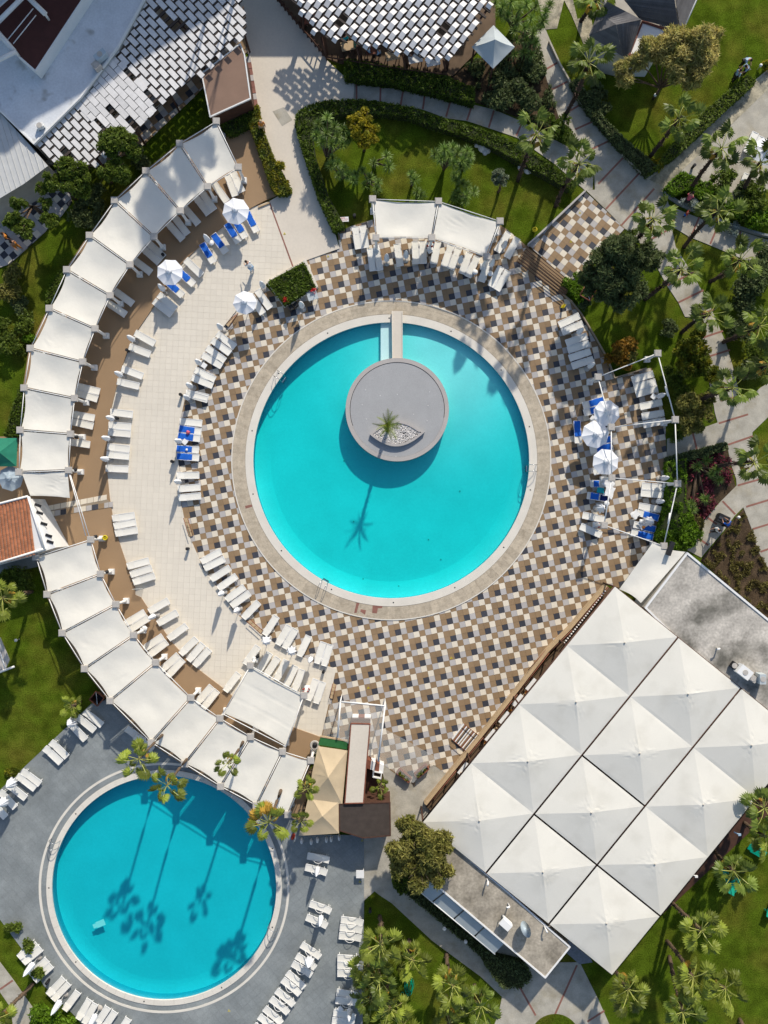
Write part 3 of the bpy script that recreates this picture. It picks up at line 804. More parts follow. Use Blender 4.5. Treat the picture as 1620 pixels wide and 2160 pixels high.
# steps with dark rails between the two checkered decks
st = thing('ramp_steps', 'shallow brown steps with dark rails joining the two checkered decks', 'steps', G(1150, 572, 0))
A_, B_, C_, D_ = Vector((1112, 520)), Vector((1090, 551)), Vector((1190, 626)), Vector((1210, 600))
for i in range(3):
    q = [A_.lerp(B_, i / 3), A_.lerp(B_, (i + 1) / 3 - .01), D_.lerp(C_, (i + 1) / 3 - .01), D_.lerp(C_, i / 3)]
    reparent(MB().prism(polyW([tuple(v) for v in q], .1), -.02, .12 - i * .02).build('step', MT['t_brown'], st), st)
for i in range(7):
    a = A_.lerp(B_, i / 6); d_ = D_.lerp(C_, i / 6)
    reparent(MB().tube([G(a.x, a.y, .45), G(d_.x, d_.y, .45)], .035, 6).build('rail', MT['wood_dark'], st), st)
MT['floor_wood'] = mat('floor_wood', (0.13, 0.085, 0.05), 0.8, 0.25, 1.5, 0.1, 20)
# ------------------------------------------------------------------ shade pergolas
def add_column(root, ground, zt, name='column', big=1.0):
    """white turned column on a square foot; world coordinates"""
    b = MB()
    g = Vector((ground[0], ground[1], 0.0)); h = zt
    b.box((g.x, g.y, .36), (.46 * big, .46 * big, .32)).box((g.x, g.y, .56), (.38 * big, .38 * big, .1))
    b.lathe([(.15, .6), (.13, .9), (.115, h * .55), (.12, h - .45), (.17, h - .3)], 12, (g.x, g.y, 0))
    b.box((g.x, g.y, h - .22), (.42 * big, .42 * big, .16))
    o = b.build(name, MT['white'], root); reparent(o, root)
    c = MB().box((g.x, g.y, h - .08), (.56 * big, .56 * big, .12)).box((g.x, g.y, h), (.47 * big, .47 * big, .05)).build('cap', MT['stone_cap'], root); reparent(c, root)

def fabric_panel(root, quad, sag=.22, seed=0, mt='fabric', nx=22, ny=22, wr=1.0, name='canopy_panel', hems=True):
    """quad: 4 world corners (outer_a, outer_b, inner_b, inner_a)"""
    A, B, C, D = [Vector(q) for q in quad]
    vs, fs = [], []
    for i in range(nx + 1):
        for j in range(ny + 1):
            u, v = i / nx, j / ny
            ue = u
            pull = 0.030 * math.sin(math.pi * u) * (1 - 2 * v) + 0.0
            p = (A.lerp(B, ue)).lerp(D.lerp(C, ue), v + pull)
            edge = math.sin(math.pi * u) * .75 + .25 * math.sin(math.pi * v)
            z = -sag * math.sin(math.pi * u) * (.4 + .6 * math.sin(math.pi * v))
            k1 = noise.noise(Vector((p.x * .8 + seed * 7.3, p.y * .8, seed))) * .045
            # tension folds running out of the corners
            f = math.sin((u * 1.0 + v * 2.2 + .4 * noise.noise(Vector((u * 3, v * 3, seed)))) * 34) * .020 * max(0, noise.noise(Vector((u * 2.1, v * 2.1, seed + 9))) + .12)
            seam = -.018 * (abs(math.sin(math.pi * 3 * v)) < .14)
            z += (k1 * math.sin(math.pi * u) + f * wr + seam)
            vs.append((p.x, p.y, p.z + z))
    for i in range(nx):
        for j in range(ny):
            a = i * (ny + 1) + j
            fs.append((a, a + 1, a + ny + 2, a + ny + 1))
    b = MB(); b.add(vs, fs, 0, True)
    o = b.build(name, MT[mt], root); reparent(o, root)
    if o.data.polygons[0].normal.z < 0:
        o.data.flip_normals()
    return o

def inset(q, a, b):
    """shrink quad: a along the row (between frames), b across"""
    A, B, C, D = [Vector(x) for x in q]
    def pt(u, v): return A.lerp(B, u).lerp(D.lerp(C, u), v)
    la = (B - A).length; lb = (D - A).length
    a /= la; b /= lb
    return [pt(a, b), pt(1 - a, b), pt(1 - a, 1 - b), pt(a, 1 - b)]

def pergola(name, label, outer, inner, zt=2.95, skip=(), wr=None, group=None, cols_outer=True, lace=True):
    root = thing(name, label, 'pergola', G(*outer[len(outer) // 2], 0), 0, group)
    O = [G(x, y, zt) for x, y in outer]; I = [G(x, y, zt) for x, y in inner]
    for p in (O if cols_outer else []) + I: add_column(root, p, zt)
    n = len(O)
    def beam(a, b, off=0.0, r=.035, nm='beam'):
        d = (b - a).normalized(); s_ = Vector((-d.y, d.x, 0)) * off
        o = MB().tube([a + s_ - Vector((0, 0, .1)), b + s_ - Vector((0, 0, .1))], r, 6).build(nm, MT['white'], root); reparent(o, root)
    for i in range(n):
        beam(O[i], I[i], .0, .035)
    for i in range(n - 1):
        beam(O[i], O[i + 1], .0, .032); beam(I[i], I[i + 1], .0, .032)
        if i in skip: continue
        q = [O[i], O[i + 1], I[i + 1], I[i]]
        q = inset([v - Vector((0, 0, .12)) for v in q], .11, .05)
        fabric_panel(root, q, .16 + .08 * random.random(), i + len(outer) * 13, wr=(wr[i] if wr else 1.0))
        if lace:
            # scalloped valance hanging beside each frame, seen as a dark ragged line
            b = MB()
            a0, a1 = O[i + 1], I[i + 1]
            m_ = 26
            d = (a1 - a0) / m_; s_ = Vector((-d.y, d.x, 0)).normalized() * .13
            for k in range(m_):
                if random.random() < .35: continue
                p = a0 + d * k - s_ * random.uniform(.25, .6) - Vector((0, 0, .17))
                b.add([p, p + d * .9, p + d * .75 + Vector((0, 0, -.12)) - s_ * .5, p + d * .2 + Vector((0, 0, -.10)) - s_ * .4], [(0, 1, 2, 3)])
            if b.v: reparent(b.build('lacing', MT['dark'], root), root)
    return root

OUT1 = [(455.7, 255), (378.5, 302), (307, 360), (241, 422), (188, 496), (140, 568.5), (103, 650), (63, 734.5), (50, 818), (41.5, 907), (39, 996)]
INN1 = [(502.4, 352), (437.6, 392.8), (379.8, 444), (324, 498.5), (273.5, 558), (231.5, 623), (199.6, 693), (173.7, 763), (156.3, 840), (147.8, 915.4), (143.9, 991.9)]
pg1 = pergola('shade_pergola', 'long curved white pergola with cream canopies along the upper left terrace', OUT1, INN1, wr=[.2, .6, .5, 1.2, .2, .7, 1.2, .3, 1.6, .2, .2])
# tail canopy hung towards the tiled house
q = [G(45, 996, 2.8), G(143, 992, 2.8), G(148, 1052, 2.75), G(64, 1047, 2.75)]
fabric_panel(pg1, inset(q, .02, .05), .1, 77, wr=2.0)
OUT2 = [(75, 1175), (98.5, 1254), (130.4, 1335.5), (177.6, 1411), (231.5, 1478.7), (318.4, 1566.5), (389, 1612), (464.8, 1659.6), (540, 1699.8), (607, 1719)]
INN2 = [(190.6, 1138.3), (211.3, 1211), (243.7, 1275), (281.3, 1340), (328, 1398), (401.9, 1472.2), (463.5, 1516), (528.3, 1555), (595.7, 1586), (655.4, 1604.5)]
pg2 = pergola('shade_pergola', 'curved white pergola with cream canopies between both pools', OUT2, INN2, wr=[.3, .6, 1.3, 1.5, .6, .5, .6, .9, .4])
for a, b in (((143.9, 991.9), (181, 1130)), ((148, 1000), (190, 1138))):
    reparent(MB().tube([G(*a, 2.85), G(*b, 2.85)], .035, 6).build('beam', MT['white'], pg2), pg2)
# square awning off the lower pergola
aw = thing('square_awning', 'large square cream awning over white sun loungers beside the kiosk', 'awning', G(560, 1480, 0))
qa = [G(528, 1404, 2.9), G(641, 1467, 2.9), G(603, 1575, 2.9), G(470, 1506, 2.9)]
fabric_panel(aw, inset([v - Vector((0, 0, .12)) for v in qa], .05, .05), .12, 5, wr=.3, nx=30, ny=30)
for v in qa[:2]: add_column(aw, v, 2.95)
for i in range(4):
    a, b = qa[i], qa[(i + 1) % 4]
    reparent(MB().tube([a, b], .035, 6).build('beam', MT['white'], aw), aw)
# top pergola, two panels
pg3 = pergola('shade_pergola', 'short white pergola with two cream canopies behind the upper loungers', [(786, 419), (925, 424), (1055, 466)], [(793, 501), (911, 501), (1027, 541)], wr=[.3, 1.5], lace=True)
# bare frame on the right
OUT4 = [(1388, 745), (1425, 885), (1430, 1020), (1401, 1152)]
INN4 = [(1262, 795), (1290, 901), (1291, 1008), (1275, 1108)]
pg4 = thing('frame_pergola', 'bare white pergola frame without canopy over the right side loungers', 'pergola', G(1430, 950, 0))
O4 = [G(x, y, 2.95) for x, y in OUT4]; I4 = [G(x, y, 2.95) for x, y in INN4]
for p in O4 + I4: add_column(pg4, p, 2.95)
for i in range(4):
    reparent(MB().tube([O4[i] - Vector((0, 0, .1)), I4[i] - Vector((0, 0, .1))], .04, 6).build('beam', MT['white'], pg4), pg4)
    if i < 3:
        reparent(MB().tube([O4[i] - Vector((0, 0, .1)), O4[i + 1] - Vector((0, 0, .1))], .05, 6).build('beam', MT['white'], pg4), pg4)
        reparent(MB().tube([I4[i] - Vector((0, 0, .1)), I4[i + 1] - Vector((0, 0, .1))], .05, 6).build('beam', MT['white'], pg4), pg4)
for (a, b) in (((1403, 815), (1409, 836)), ((1413, 1082), (1409, 1105))):
    reparent(MB().tube([G(*a, 2.9), G(*b, 2.9)], .06, 6).build('floodlight', MT['white'], pg4), pg4)

# ------------------------------------------------------------------ the big tent
A_ = Vector((134.2, 108.4)); B_ = Vector((-102.2, 125.4)); P0 = Vector((1318, 1356))
EZ, RZ = 3.3, 0.54
tent = thing('marquee', 'large white marquee with twelve peaked roof panels over the dining terrace', 'marquee', G(1290, 1650, 0))
def tpt(i, j, z=EZ):
    q = P0 + A_ * i + B_ * j
    return G(q.x, q.y, 3.9).to_2d()
for i in range(3):
    for j in range(4):
        c = tpt(i, j); a = (tpt(i + .5, j) - c); b = (tpt(i, j + .5) - c)
        n_ = 28
        vs, fs = [], []
        seed = i * 7 + j * 3
        for p in range(n_ + 1):
            for q in range(n_ + 1):
                u, v = 2 * p / n_ - 1, 2 * q / n_ - 1
                m_ = max(abs(u), abs(v)); oct_ = max(m_, (abs(u) + abs(v)) * .72)
                t = .88 * m_ + .12 * oct_
                z = RZ * (max(0.0, 1 - t) * .93 + .07 * max(0.0, 1 - t) ** 5) - .012 * (abs((m_ * 3) % 1 - .5) > .47)
                # straight valley edges, slight slack between
                gapu = .012 if i in (0, 1, 2) else .0
                su = u * (1 - (.022 if (u > 0 and i < 2) or (u < 0 and i > 0) else 0)); sv = v * (1 - .022 * ((v > 0 and (i, j) in ((1, 1), (1, 2), (2, 2))) or (v < 0 and (i, j) in ((1, 2), (1, 3), (2, 3)))))
                if (i, j) in ((0, 2),) and v > 0: pass
                ang = math.atan2(v, u)
                z += .026 * math.sin(ang * 22 + seed) * max(0, 1 - m_ * 2.4) * (1 if noise.noise(Vector((ang, seed, 0))) > 0 else .2)
                z += .03 * noise.noise(Vector((u * 1.5 + seed, v * 1.5, 3.3)))* (1 - m_)
                pos = c + a * su + b * sv 
                vs.append((pos.x, pos.y, EZ + z))
        for p in range(n_):
            for q in range(n_):
                k = p * (n_ + 1) + q
                a_, b_, c_, d_q = k, k + n_ + 1, k + n_ + 2, k + 1
                if (p + .5 - n_ / 2) * (q + .5 - n_ / 2) > 0: fs += [(a_, b_, c_), (a_, c_, d_q)]
                else: fs += [(a_, b_, d_q), (b_, c_, d_q)]
        o = MB().add(vs, fs, 0, False).build('roof_panel', MT['fabric_tent'], tent)
        o.data.flip_normals() if o.data.polygons[0].normal.z < 0 else None
        o.data.polygons.foreach_set('use_smooth', [False] * len(o.data.polygons))
        reparent(o, tent)
        reparent(MB().lathe([(.05, 0), (.08, .06), (.02, .12)], 8, (c.x, c.y, EZ + RZ - .03)).build('peak_cap', MT['stone_cap'], tent), tent)
for i in range(4):
    for j in range(5):
        q = tpt(i - .5, j - .5)
        reparent(MB().tube([(q.x, q.y, 0), (q.x, q.y, EZ - .12)], .07, 8).build('post', MT['wood_dark'], tent), tent)
for i in range(4):
    a, b = tpt(i - .5, -.5), tpt(i - .5, 3.5)
    reparent(MB().tube([(a.x, a.y, EZ - .14), (b.x, b.y, EZ - .14)], .1, 4).build('gutter', MT['wood_dark'], tent), tent)
for j in (0, 4):
    a, b = tpt(-.5, j - .5), tpt(2.5, j - .5)
    reparent(MB().tube([(a.x, a.y, EZ - .1), (b.x, b.y, EZ - .1)], .06, 4).build('gutter', MT['wood_dark'], tent), tent)
# a low dark floor under the marquee
slab('dining_floor', [(1290, 1244), (1640, 1530), (1640, 1700), (1290, 2030), (1150, 1925), (925, 1725), (897, 1700)], 0.0, 0.05, MT['wood_dark'], kind='structure')
# terrace edge: parapet, deck strip, rail, tables
par = thing('terrace_parapet', 'beige parapet and dark rail along the marquee terrace edge', 'parapet', G(1080, 1470, 0))
E0, E1 = Vector((1277, 1233)), Vector((893, 1697))
d_ = (E1 - E0); nrm = Vector((-d_.y, d_.x)).normalized()   # towards lower right?
if (nrm.x) < 0: nrm = -nrm
pts = [E0, Vector((1200, 1324)), Vector((1152, 1372)), Vector((1085, 1459)), Vector((1013, 1550)), Vector((956, 1620)), Vector((895, 1695))]
b = MB()
for k in range(len(pts) - 1):
    p, q = pts[k], pts[k + 1]
    b.prism(polyW([tuple(p), tuple(q), tuple(q + nrm * 6), tuple(p + nrm * 6)], .75), .0, .75)
reparent(b.build('wall', MT['wood_tan'], par), par)
for k in range(len(pts) - 1):
    p, q = pts[k] + nrm * 8.5, pts[k + 1] + nrm * 8.5
    reparent(MB().tube([G(p.x, p.y, .9), G(q.x, q.y, .9)], .035, 6).build('rail', MT['wood_red'], par), par)
for k in range(15):
    p = E0.lerp(E1, (k + .3) / 15) + nrm * 8.5
    reparent(MB().box(G(p.x, p.y, .6), (.10, .10, .7), R(50)).build('post', MT['wood_dark'], par), par)
slab('terrace_strip', [tuple(E0 + nrm * 6), tuple(E1 + nrm * 6), tuple(E1 + nrm * 40), tuple(E0 + nrm * 34)], .06, .30, MT['floor_wood'], kind='structure')

def dining_table(x, y, ang, label, top='white', chairs=2, z=.30):
    t = thing('dining_table', label, 'table', G(x, y, z), ang)
    MB().box((0, 0, .74), (1.15, .75, .05)).build('tabletop', MT[top], t)
    for sx in (-.5, .5):
        for sy in (-.3, .3):
            MB().box((sx, sy, .36), (.06, .06, .72)).build('leg', MT['wood_dark'], t)
    return t
def dining_chair(x, y, ang, label, m_='wood_tan', z=.30):
    t = thing('dining_chair', label, 'chair', G(x, y, z), ang)
    MB().box((0, 0, .45), (.42, .42, .05)).build('seat', MT[m_], t)
    MB().box((-.2, 0, .72), (.05, .42, .42)).build('backrest', MT[m_], t)
    for sx in (-.18, .18):
        for sy in (-.18, .18): MB().box((sx, sy, .22), (.04, .04, .44)).build('leg', MT['wood_dark'], t)
    return t
tb = [(1121, 1443), (1093, 1476), (1065, 1512), (1036, 1549), (979, 1618)]
for k, (x, y) in enumerate(tb):
    dining_table(x, y, R(51), ordw(k) + ' white-topped table from the top along the marquee terrace edge')
chs = [(1112, 1457), (1105, 1466), (1088, 1490), (1076, 1500), (1058, 1524), (1045, 1537), (1027, 1562), (970, 1630)]
for k, (x, y) in enumerate(chs):
    dining_chair(x, y, R(51 + 180 * (k % 2)), ordw(k) + ' tan wooden chair from the top along the marquee terrace edge', 'wood_tan' if k % 3 else 'orange')
# white bottles / lanterns lined up on the parapet
for k in range(24):
    p = Vector((1271, 1243)).lerp(Vector((1185, 1352)), k / 23) + nrm * 6
    o = MB().lathe([(.07, 0), (.08, .12), (.05, .2), (.0, .24)], 8).build('lantern', MT['white'], None, G(p.x, p.y, .75))
    tag(o, ordw(k % 24) + ' small white lantern from the top of the row on the parapet', 'lantern', 'white lanterns on the terrace parapet')

# ------------------------------------------------------------------ roofs right of and below the marquee
def building(name, label, cat, pts, zt, wallm, roofm, par_h=.22, par_w=.28, parm='white', holes=(), zb=-.1, rim=True):
    cx = sum(p[0] for p in pts) / len(pts); cy = sum(p[1] for p in pts) / len(pts)
    root = thing(name, label, cat, G(cx, cy, 0))
    P = polyW(pts, zt)
    reparent(MB().prism([(x, y) for x, y in P], zb, zt - .02).build('wall', MT[wallm], root), root)
    c = Vector((sum(p[0] for p in P) / len(P), sum(p[1] for p in P) / len(P)))
    if rim:
        for i in range(len(P)):
            a, b = Vector(P[i]), Vector(P[(i + 1) % len(P)])
            d = (b - a).normalized(); n_ = Vector((-d.y, d.x))
            if n_.dot(c - a) < 0: n_ = -n_
            reparent(MB().prism([tuple(a - n_ * .03), tuple(b - n_ * .03), tuple(b + n_ * par_w), tuple(a + n_ * par_w)], zt - .1 - i * .002, zt + par_h - i * .003).build('parapet', MT[parm], root), root)
    reparent(MB().prism([(x, y) for x, y in polyW(pts, zt)], zt - .02, zt + .004).build('roof', MT[roofm], root), root)
    return root
b1 = building('flat_roof_building', 'flat stained grey roof of the service building beside the marquee', 'building', [(1449, 1165), (1700, 1372), (1760, 1640), (1640, 1560), (1360, 1282)], 3.0, 'wall_dirty', 'roof_grey', .08, .13)
# side canopy by the corner
sc = thing('corner_canopy', 'cream stretched canopy between the pergola frame and the marquee', 'awning', G(1380, 1200, 0))
fabric_panel(sc, [G(1306, 1243, 3.0), G(1352, 1272, 3.0), G(1446, 1164, 3.0), G(1376, 1146, 3.0)][::-1], .2, 31, wr=.6)
reparent(MB().box(G(1414, 1157, 3.2), (.35, 1.15, .3), R(-20)).build('dark_speaker', MT['dark'], sc), sc)
b2 = building('low_flat_roof_building', 'low building with a dusty flat roof below the marquee', 'building', [(888, 1841), (948, 1776), (1075, 1884), (1203, 1997), (1150, 2063)], 3.0, 'wall_dirty', 'roof_grey2', .06, .10)
# awnings along its wall
awn = thing('wall_awning', 'row of four pale blue-grey awnings along the low building', 'awning', G(970, 1930, 0))
a0, a1 = Vector((893, 1848)), Vector((1064, 1992))
a2, a3 = Vector((868, 1885)), Vector((1045, 2013))
a2 = Vector((868, 1866)); a3 = Vector((1044, 2013))
for k in range(4):
    u0, u1 = k / 4 + .008, (k + 1) / 4 - .008
    p = [a0.lerp(a1, u0), a0.lerp(a1, u1), a2.lerp(a3, u1), a2.lerp(a3, u0)]
    q = [G(p[0].x, p[0].y, 2.75), G(p[1].x, p[1].y, 2.75), G(p[2].x, p[2].y, 2.3), G(p[3].x, p[3].y, 2.3)]
    q = [q[0], q[1], q[2], q[3]]
    n_ = [v + Vector((0, 0, -.03)) for v in q]
    reparent(MB().add(q + n_, [(0, 3, 2, 1), (4, 5, 6, 7), (0, 1, 5, 4), (1, 2, 6, 5), (2, 3, 7, 6), (3, 0, 4, 7)]).build('awning_panel', MT['awning'], awn), awn)
reparent(MB().tube([G(a2.x, a2.y, 2.3), G(a3.x, a3.y, 2.3)], .05, 6).build('front_bar', MT['white'], awn), awn)
# things on the roofs
def dish(x, y, z, rz, tilt, rad, m_, label):
    t = thing('satellite_dish', label, 'satellite dish', G(x, y, z), rz)
    prof = [(rad * k / 6, .25 * rad * (k / 6) ** 2) for k in range(7)]
    b = MB().lathe(prof, 20, (0, 0, 0))
    o = b.build('bowl', MT[m_], t, (0, 0, .6)); o.rotation_euler = (0, R(tilt), 0)
    MB().tube([(0, 0, 0), (0, 0, .6)], .05, 6).build('mast', MT['steel'], t)
    MB().tube([(0, 0, .6), (rad * math.sin(R(tilt)) , 0, .6 + rad * .7)], .02, 5).build('feed_arm', MT['steel'], t)
dish(1103, 1953, 3.1, R(40), 62, .62, 'hull', 'oval blue-grey satellite dish on the dusty low roof')
t = thing('roof_ventilator', 'white hooded ventilator on the dusty low roof', 'ventilator', G(1064, 1943, 3.1), R(-42))
MB().box((0, 0, .55), (.95, .55, .12)).box((0, .3, .3), (.95, .08, .5)).build('hood', MT['white'], t)
for sx in (-.4, .4): MB().box((sx, -.2, .25), (.05, .05, .5)).build('leg', MT['steel'], t)
def acunit(x, y, z, rz, label, sx=1.0, sy=.8, sz=.8, m_='white'):
    t = thing('air_conditioning_unit', label, 'air conditioner', G(x, y, z), rz)
    MB().box((0, 0, sz / 2 + .1), (sx, sy, sz)).build('housing', MT[m_], t)
    MB().lathe([(.22, 0), (.22, .03)], 14, (0, 0, sz + .1), smooth=False).build('fan_grille', MT['stone_cap'], t)
    for a in (-sx / 2 + .08, sx / 2 - .08): MB().box((a, 0, .05), (.08, sy, .1)).build('foot', MT['dark'], t)
acunit(1562, 1414, 3.0, R(-38), 'large white unit among the machines on the grey roof', 1.1, .8, .75)
acunit(1582, 1428, 3.0, R(-38), 'grey unit right of the large white roof unit', .7, .5, .45, 'stone_cap')
acunit(1598, 1428, 3.0, R(0), 'dark upright unit at the right end of the roof machines', .5, .8, .8, 'awning')
acunit(1545, 1402, 3.0, R(-38), 'small dark unit left of the large white roof unit', .5, .5, .3, 'dark')
acunit(217, 125, 3.3, R(40), 'dark air conditioning box at the edge of the white flat roof', 1.0, .5, .6, 'hull')
acunit(208, 145, 3.3, R(40), 'grey air conditioning box beside the dark one on the white roof', .6, .6, .5, 'stone_cap')
acunit(88, 270, 3.3, R(25), 'white ventilation box at the lower corner of the white roof', .6, .35, .35)
def pipe(x, y, z, label, h=.7):
    o = MB().tube([(0, 0, 0), (0, 0, h), (.14, 0, h + .12), (.25, 0, h + .08)], .07, 8).build('vent_pipe', MT['white'], None, G(x, y, z), random.random() * 6)
    tag(o, label, 'vent pipe')
pipe(1512, 1366, 3.0, 'bent vent pipe alone in the middle of the grey roof', .5)
pipe(1027, 1853, 3.0, 'white vent pipe under the marquee edge on the low roof', .6)
pipe(1072, 1905, 3.0, 'white vent pipe right of the roof ventilator', .6)
pipe(1148, 1953, 3.0, 'white vent pipe nearest the end of the low roof', .5)

# ------------------------------------------------------------------ kiosk bar
kb = thing('kiosk_tent', 'tan two-peaked kiosk tent with a green strip beside the bar', 'tent', G(690, 1660, 0))
def hip(root, pts, zt, rise, m_, apex=None, name='roof_panel', thick=.03):
    P = [G(x, y, zt) for x, y in pts]
    ap = G(*apex, zt + rise) if apex else sum(P, Vector()) / len(P) + Vector((0, 0, rise))
    for i in range(len(P)):
        a, b = P[i], P[(i + 1) % len(P)]
        n_ = 8
        vs, fs = [], []
        for p in range(n_ + 1):
            for q in range(n_ + 1):
                u, v = p / n_, q / n_
                pt = a.lerp(b, u).lerp(ap, v)
                pt.z += -.10 * rise * math.sin(math.pi * v) + .02 * math.sin(u * 40 + 3 * v) * (1 - v) * math.sin(math.pi * v)
                vs.append(pt)
        for p in range(n_):
            for q in range(n_):
                k = p * (n_ + 1) + q
                fs.append((k, k + 1, k + n_ + 2, k + n_ + 1))
        o = MB().add(vs, fs, 0, True).build(name, MT[m_], root)
        if o.data.polygons[0].normal.z < 0: o.data.flip_normals()
        if root.location.length: reparent(o, root)
hip(kb, [(671, 1574), (733, 1583), (722, 1698), (652, 1690), (658, 1632)], 2.5, .75, 'fabric_tan', (692, 1640))
hip(kb, [(652, 1676), (722, 1686), (715, 1758), (630, 1763)], 2.45, .55, 'fabric_tan', (680, 1722))
reparent(MB().prism(polyW([(677, 1554), (735, 1564), (732, 1581), (671, 1571)], 2.3), 2.2, 2.3).build('green_strip', MT['astro'], kb), kb)
reparent(MB().prism(polyW([(675, 1552), (737, 1562), (736, 1565), (676, 1555)], 2.34), 2.2, 2.34).build('edge_board', MT['wood_tan'], kb), kb)
for (x, y) in ((673, 1576), (731, 1585), (655, 1688), (718, 1696), (634, 1760), (712, 1756)):
    p = G(x, y, 2.4); reparent(MB().tube([(p.x, p.y, 0), (p.x, p.y, 2.4)], .05, 6).build('post', MT['wood_tan'], kb), kb)
bar = building('bar_kiosk', 'narrow bar kiosk with a long cream flat roof', 'kiosk', [(740, 1526), (781, 1527), (773, 1620), (767, 1694), (727, 1695)], 2.7, 'wood_dark', 'plaza', .03, .06, 'wood_red')
shed = building('brown_shed', 'small building with a dark brown flat roof behind the bar', 'shed', [(715, 1696), (823, 1692), (824, 1763), (766, 1768), (716, 1752)], 2.5, 'wood_dark', 'brown_dark', .03, .06, 'wood_dark')
# striped planters / counters at the kiosk
cnt = thing('striped_counter', 'white and red striped counter at the top of the bar', 'counter', G(762, 1518, 0))
for k, c in enumerate(('white', 'wood_red', 'white')):
    reparent(MB().prism(polyW([(743 + k * 13, 1512 + k * .4), (756 + k * 13, 1512 + k * .4), (756 + k * 13, 1525), (742 + k * 13, 1525)], 1.0), 0, 1.0).build('panel', MT[c], cnt), cnt)
cn2 = thing('striped_counter', 'white and red striped counter with a glass case right of the bar', 'counter', G(795, 1615, 0))
for k, c in enumerate(('wood_red', 'white', 'wood_red', 'white')):
    reparent(MB().prism(polyW([(774 + k * 9, 1602 + k * 3), (783 + k * 9, 1605 + k * 3), (781 + k * 9, 1623 + k * 3), (772 + k * 9, 1620 + k * 3)], 1.0), 0, 1.0).build('panel', MT[c], cn2), cn2)
reparent(MB().prism(polyW([(787, 1626), (806, 1630), (804, 1644), (785, 1640)], 1.1), .9, 1.1, 0, [polyW([(789, 1629), (804, 1632), (802, 1641), (788, 1638)], 1.1)]).build('glass_case_frame', MT['white'], cn2), cn2)
bx = thing('palm_bed', 'dark planting bed with a white kerb right of the bar kiosk', 'planter', G(790, 1660, 0))
reparent(MB().prism(polyW([(770, 1622), (806, 1628), (813, 1686), (768, 1690)], .2), 0, .2).build('bed', MT['wood_dark'], bx), bx)
reparent(MB().prism(polyW([(768, 1690), (815, 1685), (816, 1692), (768, 1697)], .9), 0, .9).build('kerb', MT['white'], bx), bx)
# translucent clear canopy around the bar
gm = bpy.data.materials.new('clear_sheet'); gm.use_nodes = True
N_, L_ = gm.node_tree.nodes, gm.node_tree.links
N_.clear()
o_ = N_.new('ShaderNodeOutputMaterial'); m_ = N_.new('ShaderNodeMixShader'); t_ = N_.new('ShaderNodeBsdfTransparent'); d__ = N_.new('ShaderNodeBsdfDiffuse')
d__.inputs[0].default_value = (.78, .79, .74, 1); m_.inputs[0].default_value = .22
L_.new(t_.outputs[0], m_.inputs[1]); L_.new(d__.outputs[0], m_.inputs[2]); L_.new(m_.outputs[0], o_.inputs[0])
MT['clear'] = gm
gc = thing('clear_canopy', 'white-framed clear sheet canopy standing around the bar kiosk', 'canopy', G(765, 1540, 0))
fr = [(717, 1480), (812, 1488), (812, 1495), (802, 1540), (798, 1604)]
CC = [G(x, y, 2.6) for x, y in [(718, 1480), (812, 1489), (798, 1606), (712, 1555)]]
reparent(MB().add(CC, [(0, 1, 2, 3)]).build('sheet', gm, gc), gc)
for i in range(4):
    a, b = CC[i], CC[(i + 1) % 4]
    if i == 2: continue
    reparent(MB().tube([a, b], .07, 4).build('frame_bar', MT['white'], gc), gc)
for v in CC: reparent(MB().tube([(v.x, v.y, 0), v], .05, 6).build('post', MT['white'], gc), gc)
# thin translucent lower skirt of sheets leaning on the deck to the right
SK = [G(x, y, .6) for x, y in [(696, 1485), (716, 1482), (710, 1556), (679, 1556)]]
reparent(MB().add(SK, [(0, 1, 2, 3)]).build('sheet', gm, gc), gc)
SK = [G(x, y, .6) for x, y in [(806, 1535), (845, 1555), (925, 1600), (905, 1612), (872, 1652), (838, 1632), (800, 1604)]]
reparent(MB().add(SK, [tuple(range(7))]).build('sheet', gm, gc), gc)

# ------------------------------------------------------------------ house on the left
hs = thing('tiled_house', 'small white house with a terracotta tiled roof at the left edge', 'house', G(40, 1115, 0))
HR = [(-60, 1090), (0, 1062), (60, 1048), (93, 1158), (0, 1186), (-40, 1200)]
def hw(o): reparent(o, hs); return o
hw(MB().prism(polyW([(-50, 1085), (64, 1052), (117, 1155), (95, 1162), (-40, 1198)], 2.9), 0, 2.9).build('wall', MT['wall_white'], hs))
PR = [G(x, y, 3.3) for x, y in [(-60, 1078), (59, 1047), (93, 1158), (-45, 1200)]]
hw(MB().prism([tuple(v[:2]) for v in PR], 2.9, 3.2).build('roof_board', MT['wall_white'], hs))
# barrel tiles in rows
b = MB(); cnt_ = 0
u_ = (PR[1] - PR[0]); v_ = (PR[3] - PR[0])
rows, cols_ = 17, 26
tile_me = None
ul, vl = u_.length, v_.length
un, vn = u_.normalized(), v_.normalized()
ang = math.atan2(vn.y, vn.x)
tb_ = MB(); L0 = vl / cols_ * 1.15; W0 = ul / rows
vs, fs = [], []
for e in (0, 1):
    for k in range(5):
        t = math.pi * k / 4
        vs.append((e * L0, -math.cos(t) * W0 * .46, .02 + math.sin(t) * W0 * .30 + (.03 if e == 0 else 0)))
for k in range(4): fs.append((k, k + 1, k + 6, k + 5))
tile_me = MB().add(vs, fs, 0, True).mesh('roof_tile', MT['terracotta'])
placed = 0; rest = MB()
for r_ in range(rows):
    for c_ in range(cols_):
        base = PR[0] + un * (r_ + .5) * W0 + vn * c_ * vl / cols_ + Vector((0, 0, -.08))
        px = 810 + base.x / S * H / (H - 3.3)
        if px > -12 and placed < 300:
            o = link('roof_tile', tile_me, hs, base - hs.location, ang); placed += 1
        else:
            M_ = Matrix.Rotation(ang, 3, 'Z')
            rest.add([base + M_ @ Vector(v) for v in vs], fs, 0, True)
